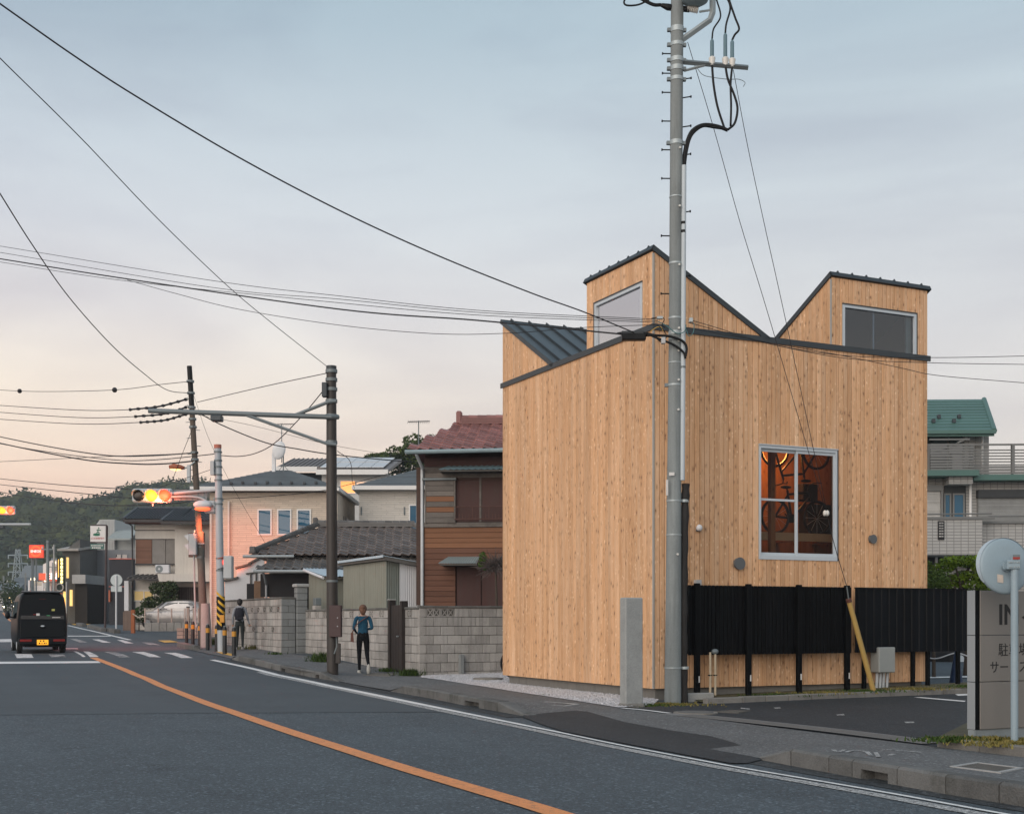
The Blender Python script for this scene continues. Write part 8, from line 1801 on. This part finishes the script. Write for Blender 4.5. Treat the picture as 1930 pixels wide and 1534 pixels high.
wire('stay wire from the cross arm of the concrete pole to the white stay insulator', [(1382, 132, 21.35), (1408, 270), (1440, 420), (1480, 600), (1558, 962, 22.6)], .006, name='stay_wire')
wire('short stay wire between the white insulator and the yellow guard', [(1558, 970, 22.6), (1575, 1035), (1597, 1108, 22.86)], .007, name='stay_wire')
p_ = D(1557, 967, 22.6); si = thing('stay_insulator', 'white ball insulator on the stay wires in front of the lit window', 'insulator', p_); 
for dx in (-.022, .022): MB().sphere((dx, 0, 0), (.035, .05, .055), 12, 8).build('half', M_PORC, si, smooth='all')
# ================================================================== vegetation and hills
def foliage(name, c0, c1, scale=2.):
    m, n, l, b = nt(name); vec = n.new('ShaderNodeNewGeometry').outputs['Position']; nz_ = noise(n, l, vec, scale, 3, .6); n2 = noise(n, l, vec, scale * 6, 2, .5)
    l.new(mixc(n, l, rng_n(n, l, mathn(n, l, 'ADD', mathn(n, l, 'MULTIPLY', nz_, .65), mathn(n, l, 'MULTIPLY', n2, .35)), .32, .68), c0, c1), b.inputs['Base Color']); b.inputs['Roughness'].default_value = .7; b.inputs['Specular IOR Level'].default_value = .2
    MATS[name] = m; return m
def leaves(blobs, n, size, rg, shell=.55):
    m = MB(); tot = sum(b[1][0] * b[1][2] for b in blobs)
    for c, r in blobs:
        k = max(8, int(n * r[0] * r[2] / tot))
        for _ in range(k):
            d = Vector((rg.gauss(0, 1), rg.gauss(0, 1), rg.gauss(0, 1))).normalized(); f = shell + (1.08 - shell) * rg.random() ** .6
            p = Vector((c[0] + d.x * r[0] * f, c[1] + d.y * r[1] * f, c[2] + d.z * r[2] * f)); s = size * rg.uniform(.6, 1.3)
            u = Vector((rg.gauss(0, 1), rg.gauss(0, 1), rg.gauss(0, .6))).normalized(); v = u.cross(d + Vector((rg.gauss(0, .5), rg.gauss(0, .5), rg.gauss(0, .5)))); v = v.normalized() if v.length > 1e-4 else Vector((0, 0, 1))
            m.add([p - u * s, p + v * s * .5, p + u * s, p - v * s * .5], [(0, 1, 2, 3)])
    return m
rg = random.Random(3)
M_LEAF = foliage('leaf_bright', (.06, .12, .012), (.16, .24, .02), 3.); M_LEAFD = foliage('leaf_dark', (.018, .035, .014), (.05, .075, .03), 4.); M_BARK = pm('bark', (.06, .048, .038), .9, .3, 5, 40, .3, .4)
def tree(label, o, blobs, n, size, mat, trunk, cat='tree', name='garden_tree', limbs=()):
    t = thing(name, label, cat, o); m = MB().tube(smooth_path([p for p, _ in trunk], 4), [lerp(trunk[0][1], trunk[-1][1], i / (4 * (len(trunk) - 1))) for i in range(4 * (len(trunk) - 1) + 1)], 8)
    for a, b, r in limbs: m.tube([a, b], [r, r * .5], 6)
    m.build('trunk', M_BARK, t, smooth=True); leaves(blobs, n, size, rg).build('crown', mat, t); return t
# pruned garden trees by the apartment
Yg = 31.; o = Vector((XD(1822, Yg), Yg, 0)); gp = lambda px, py: (XD(px, Yg) - o.x, rg.uniform(-.3, .3), ZD(py, Yg))
pads = [(gp(1795, 1058), (.35, .35, .12)), (gp(1825, 1058), (.42, .4, .14)), (gp(1778, 1068), (.3, .3, .12)), (gp(1835, 1085), (.45, .4, .15)), (gp(1806, 1090), (.3, .3, .11)), (gp(1850, 1066), (.4, .35, .14)), (gp(1860, 1090), (.4, .35, .15)), (gp(1793, 1102), (.3, .3, .12)), (gp(1845, 1104), (.45, .35, .14)), (gp(1880, 1075), (.4, .35, .2))]
tree('bright green cloud pruned garden tree below the apartment balcony', o, pads, 5200, .045, M_LEAF, [((0, 0, 0), .1), ((.05, 0, 1.2), .08), ((-.1, 0, 2.2), .06), ((.1, 0, 2.8), .03)], limbs=[((0, 0, 1.6), p[0], .035) for p in pads])
o = Vector((XD(1760, 30.), 30., 0)); tree('rounded green shrub standing against the wooden house corner', o, [((-.05, 0, ZD(1098, 30.)), (.28, .3, .2)), ((.12, 0, ZD(1090, 30.)), (.25, .25, .2)), ((-.15, 0, ZD(1072, 30.)), (.12, .15, .2))], 1500, .04, foliage('leaf_mid', (.05, .09, .02), (.10, .16, .035), 4.), [((0, 0, 0), .05), ((0, 0, 1.2), .04), ((0, 0, 2.1), .02)], 'shrub', 'shrub')
# twiggy bush between the timber house and the wooden house
o = Vector((XD(935, 31.6), 31.6, .1)); bz3 = lambda px, py: (XD(px, 31.6) - o.x, 0, ZD(py, 31.6) - .1)
tw = tree('twiggy half bare bush with a few green leaves behind the block wall', o, [(bz3(910, 1052), (.10, .12, .16)), (bz3(907, 1064), (.07, .1, .1)), (bz3(915, 1072), (.06, .08, .05))], 420, .03, foliage('leaf_hedge', (.03, .07, .012), (.08, .15, .02), 5.), [((0, 0, 0), .05), ((.02, 0, 1.4), .04), (bz3(934, 1070), .02)], 'bush', 'bush')
m = MB()
for _ in range(520):
    a = Vector(bz3(934, 1066)); d = Vector((rg.gauss(0, .22), rg.gauss(0, .15), rg.gauss(0, .13))); e = d + Vector((rg.gauss(0, .07), rg.gauss(0, .05), rg.gauss(.02, .06))); m.tube([a + d * .5, a + e], .006, 3, caps=False)
m.build('twigs', pm('twigs', (.10, .085, .08), .9), tw)
# shrubs by the cream house
o = Vector((XD(306, 68.8), 68.8, gz(68.8))); sq = lambda px, py: (XD(px, 68.8) - o.x, rg.uniform(-.2, .2), ZD(py, 68.8) - o.z)
tree('dark leafy shrub beside the window of the cream house', o, [(sq(292, 1108), (.35, .35, .35)), (sq(312, 1112), (.5, .4, .5)), (sq(324, 1108), (.35, .35, .4)), (sq(300, 1135), (.9, .4, .35)), (sq(318, 1130), (.55, .4, .55)), (sq(280, 1140), (.4, .3, .2))], 2600, .085, M_LEAFD, [((0, 0, 0), .06), ((.1, 0, 1.2), .05), ((.1, 0, 2.2), .03)], 'shrub', 'shrub')
o = Vector((XD(262, 66.9), 66.9, gz(66.9))); tree('small green hedge plant by the orange gate post', o, [((0, 0, ZD(1160, 66.9) - o.z), (.35, .3, .35)), ((.05, 0, ZD(1150, 66.9) - o.z), (.25, .25, .25))], 500, .07, foliage('leaf_hedge2', (.02, .045, .012), (.04, .08, .02), 4.), [((0, 0, 0), .04), ((0, 0, .6), .02)], 'shrub', 'shrub')
# trees behind the red roof and the far roadside
Yh = 110.
for k, (px, py, rx, rz_, lb) in enumerate(((712, 868, 1.9, 1.0, 'low crown of the wood peeping over the solar roof'), (748, 862, 2.6, 1.5, 'rounded tree crown behind the slate roofs'), (778, 850, 2.2, 2.0, 'taller tree crown rising beside the television aerial'), (815, 832, 3.2, 2.4, 'broad tree crown behind the red tiled roof'), (775, 880, 3.5, 1.6, 'lower tree crown in front of the wood behind the greige house'))):
    o = Vector((XD(px, Yh), Yh + k, 0)); zc = ZD(py, Yh); bl = [((rg.uniform(-1, 1) * rx * .6, rg.uniform(-.8, .8), zc + rg.uniform(-.6, .45) * rz_), (rx * rg.uniform(.3, .5), 1., rz_ * rg.uniform(.3, .5))) for _ in range(9)]
    tree(lb, o, bl, 1800, .17, foliage('wood_leaf%d' % k, (.02, .035, .008), (.07, .10, .02), .8), [((0, 0, 0), .3), ((0, 0, zc * .6), .22), ((.2, 0, zc), .08)], name='tree')
for px, py, Yq, r, lb in ((10, 1120, 160., 1.6, 'dark roadside tree beside the oncoming car'), (24, 1130, 150., 1.2, 'small roadside tree behind the black van'), (138, 1128, 112., .9, 'dark shrub beside the lit shop')):
    o = Vector((XD(px, Yq), Yq, gz(Yq))); zc = ZD(py, Yq) - o.z; tree(lb, o, [((rg.uniform(-.7, .7) * r, 0, zc + rg.uniform(-.7, .7) * r), (r * .6, r * .6, r * .6)) for _ in range(6)], 900, .16, M_LEAFD, [((0, 0, 0), .12), ((0, 0, zc), .05)], name='tree')
# wooded hills
SKY = [(-400, 985), (-150, 965), (0, 953), (40, 945), (58, 938), (72, 946), (110, 953), (150, 957), (190, 950), (222, 938), (245, 924), (300, 915), (380, 918), (430, 938), (520, 965), (900, 975), (2100, 985)]
def sky_y(px):
    for (a, ya), (b, yb) in zip(SKY, SKY[1:]):
        if a <= px <= b: return lerp(ya, yb, (px - a) / (b - a))
    return SKY[-1][1]
Y1, Y2 = 340., 560.
def hill_pt(px, f):
    y = lerp(Y1, Y2, f); zt = ZD(sky_y(px) + 16, Y2); g = f * f * (3 - 2 * f) * .55 + f * .45
    return Vector((XD(px, y), y, lerp(gz(Y1) - 1, zt, g)))
m = MB(); nf = 14; cols = list(range(-400, 2101, 25))
for px in cols:
    for j in range(nf + 1): m.v.append(tuple(hill_pt(px, j / nf)))
    m.v.append(tuple(hill_pt(px, 1) + Vector((0, 40, -30))))
k = nf + 2
for i in range(len(cols) - 1):
    for j in range(k - 1): m.f.append((i * k + j, (i + 1) * k + j, (i + 1) * k + j + 1, i * k + j + 1)); m.m.append(0)
M_HILL = foliage('hill_floor', (.012, .02, .008), (.025, .035, .014), .05); struct(m.build('hill', M_HILL, smooth='all'))
bl = MB(); count = 0
while count < 900:
    px = rg.uniform(-160, 470); f = rg.random() ** .8
    p = hill_pt(px, f); count += 1; r = rg.uniform(3.2, 6.6) * (1 if f > .2 else .8); hz = r * rg.uniform(.7, 1.05); c = (p.x, p.y, p.z + hz * .45)
    m2 = leaves([(c, (r, r, hz))], 95, 1.0, rg, .72); bl.v += []; o_ = len(bl.v); bl.v += m2.v; bl.f += [tuple(o_ + i for i in q) for q in m2.f]; bl.m += [0] * len(m2.f)
    bl.sphere((c[0], c[1], c[2] - .2), (r * .8, r * .8, hz * .8), 8, 5)
def forest_mat():
    m, n, l, b = nt('forest'); vec = n.new('ShaderNodeNewGeometry').outputs['Position']; a = noise(n, l, vec, .075, 2, .5); f = noise(n, l, vec, .9, 3, .6)
    c = mixc(n, l, rng_n(n, l, a, .36, .64), (.022, .038, .018), (.085, .095, .024)); l.new(mixc(n, l, rng_n(n, l, f, .3, .7, 0, .6), c, (.016, .026, .012)), b.inputs['Base Color']); b.inputs['Roughness'].default_value = .8; b.inputs['Specular IOR Level'].default_value = .1; return m
tag(bl.build('forest', forest_mat()), 'dense mixed wood covering the hill beyond the town', 'forest', kind='stuff')
# grass tufts
def tuft(label, o, n, h, spread, mat, name='grass_tuft', cat='grass', group=None, wide=1.0):
    m = MB()
    for _ in range(n):
        a = rg.uniform(0, 6.28); d = abs(rg.gauss(0, .5)) * spread; b = Vector((math.cos(a) * d * wide, math.sin(a) * d, 0)); lean = Vector((rg.gauss(0, .4), rg.gauss(0, .4), 1)).normalized(); hh = h * rg.uniform(.5, 1.15); s = Vector((rg.uniform(-1, 1), rg.uniform(-1, 1), 0)).normalized() * rg.uniform(.006, .014)
        t_ = b + lean * hh; bend = Vector((lean.x, lean.y, -.15)) * hh * .5; m.add([b - s, b + s, b + lean * hh * .6 + s * .8, b + lean * hh * .6 - s * .8, t_ + bend], [(0, 1, 2, 3), (3, 2, 4)])
    o2 = m.build(name, mat); o2.location = o; return tag(o2, label, cat, group, 'stuff')
M_WEED = foliage('weed', (.018, .042, .008), (.06, .10, .018), 8.); M_DRY = foliage('dry_grass', (.10, .10, .02), (.26, .21, .07), 9.)
tuft('leafy green weed clump at the corner of the block wall', on_side(773, 1273), 420, .20, .30, M_WEED, 'weed_clump', 'weed', wide=1.3)
tuft('green weeds at the wall foot behind the brown steel pole', on_side(607, 1247), 380, .32, .35, M_WEED, 'weed_clump', 'weed')
tuft('low weeds at the foot of the dark timber gate', on_side(730, 1265), 160, .12, .3, M_WEED, 'weed_clump', 'weed')
tuft('sparse weeds along the stained wall by the backpack walker', on_side(480, 1223), 200, .18, .7, foliage('weed_dry', (.06, .07, .02), (.16, .14, .05), 6.), 'weed_clump', 'weed')
tuft('small weeds on the kerb edge by the vent block wall', on_side(520, 1233), 90, .1, .3, M_WEED, 'weed_clump', 'weed')
tuft('dark weeds at the foot of the leaning pole', G(398, 1216), 260, .35, .35, foliage('weed_dark', (.02, .04, .012), (.05, .08, .02), 6.), 'weed_clump', 'weed')
tuft('mossy grass at the foot of the concrete utility pole', G(1255, 1329), 900, .055, .42, M_DRY, wide=1.8); tuft('green grass between the concrete post and the utility pole', G(1222, 1331), 500, .06, .3, M_WEED, wide=1.5)
tuft('weed growing in the gravel near the sidewalk', G(1027, 1312), 30, .06, .12, M_WEED, 'weed_clump', 'weed')
for k, (xx, lb) in enumerate(((2.2, 'by the second fence post'), (3.1, 'by the third fence post'), (4.1, 'near the yellow stay guard'), (5.2, 'under the grey cabinet'), (6.6, 'near the house corner'), (7.2, 'beside the blue cone'))): tuft('short dry grass strip along the lot kerb ' + lb, hw(xx, -.72, soil(xx) * .8), 700, .055, .32, M_DRY if k % 2 else M_WEED, wide=2.2)
# bed of the sign
sheet('sign_bed', [G(1770, 1404), G(1930, 1420), G(2080, 1436), G(2200, 1400), G(1830, 1372)], .10, pm('bed_soil', (.09, .085, .055), .95, .4, 6, 60, .4, .5, 0))
for px, py, lb in ((1868, 1396, 'in the kerbed bed before the sign'), (1905, 1404, 'around the mirror post foot'), (1800, 1396, 'on the corner of the kerbed sign bed')): tuft('short grass ' + lb, G(px, py, .1), 800, .06, .28, M_DRY if px > 1810 else M_WEED, wide=1.8)
# ================================================================== evening haze
hm_ = bpy.data.materials.new('haze'); hm_.use_nodes = True; hn_ = hm_.node_tree.nodes; hn_.clear()
ho_ = hn_.new('ShaderNodeOutputMaterial'); hv_ = hn_.new('ShaderNodeVolumePrincipled'); hv_.inputs['Color'].default_value = (.80, .88, .95, 1); hv_.inputs['Density'].default_value = .0004; hv_.inputs['Anisotropy'].default_value = .2
hm_.node_tree.links.new(hv_.outputs[0], ho_.inputs['Volume'])
stuff(MB().box(-660, 660, -60, 640, -4, 84).build('haze', hm_))
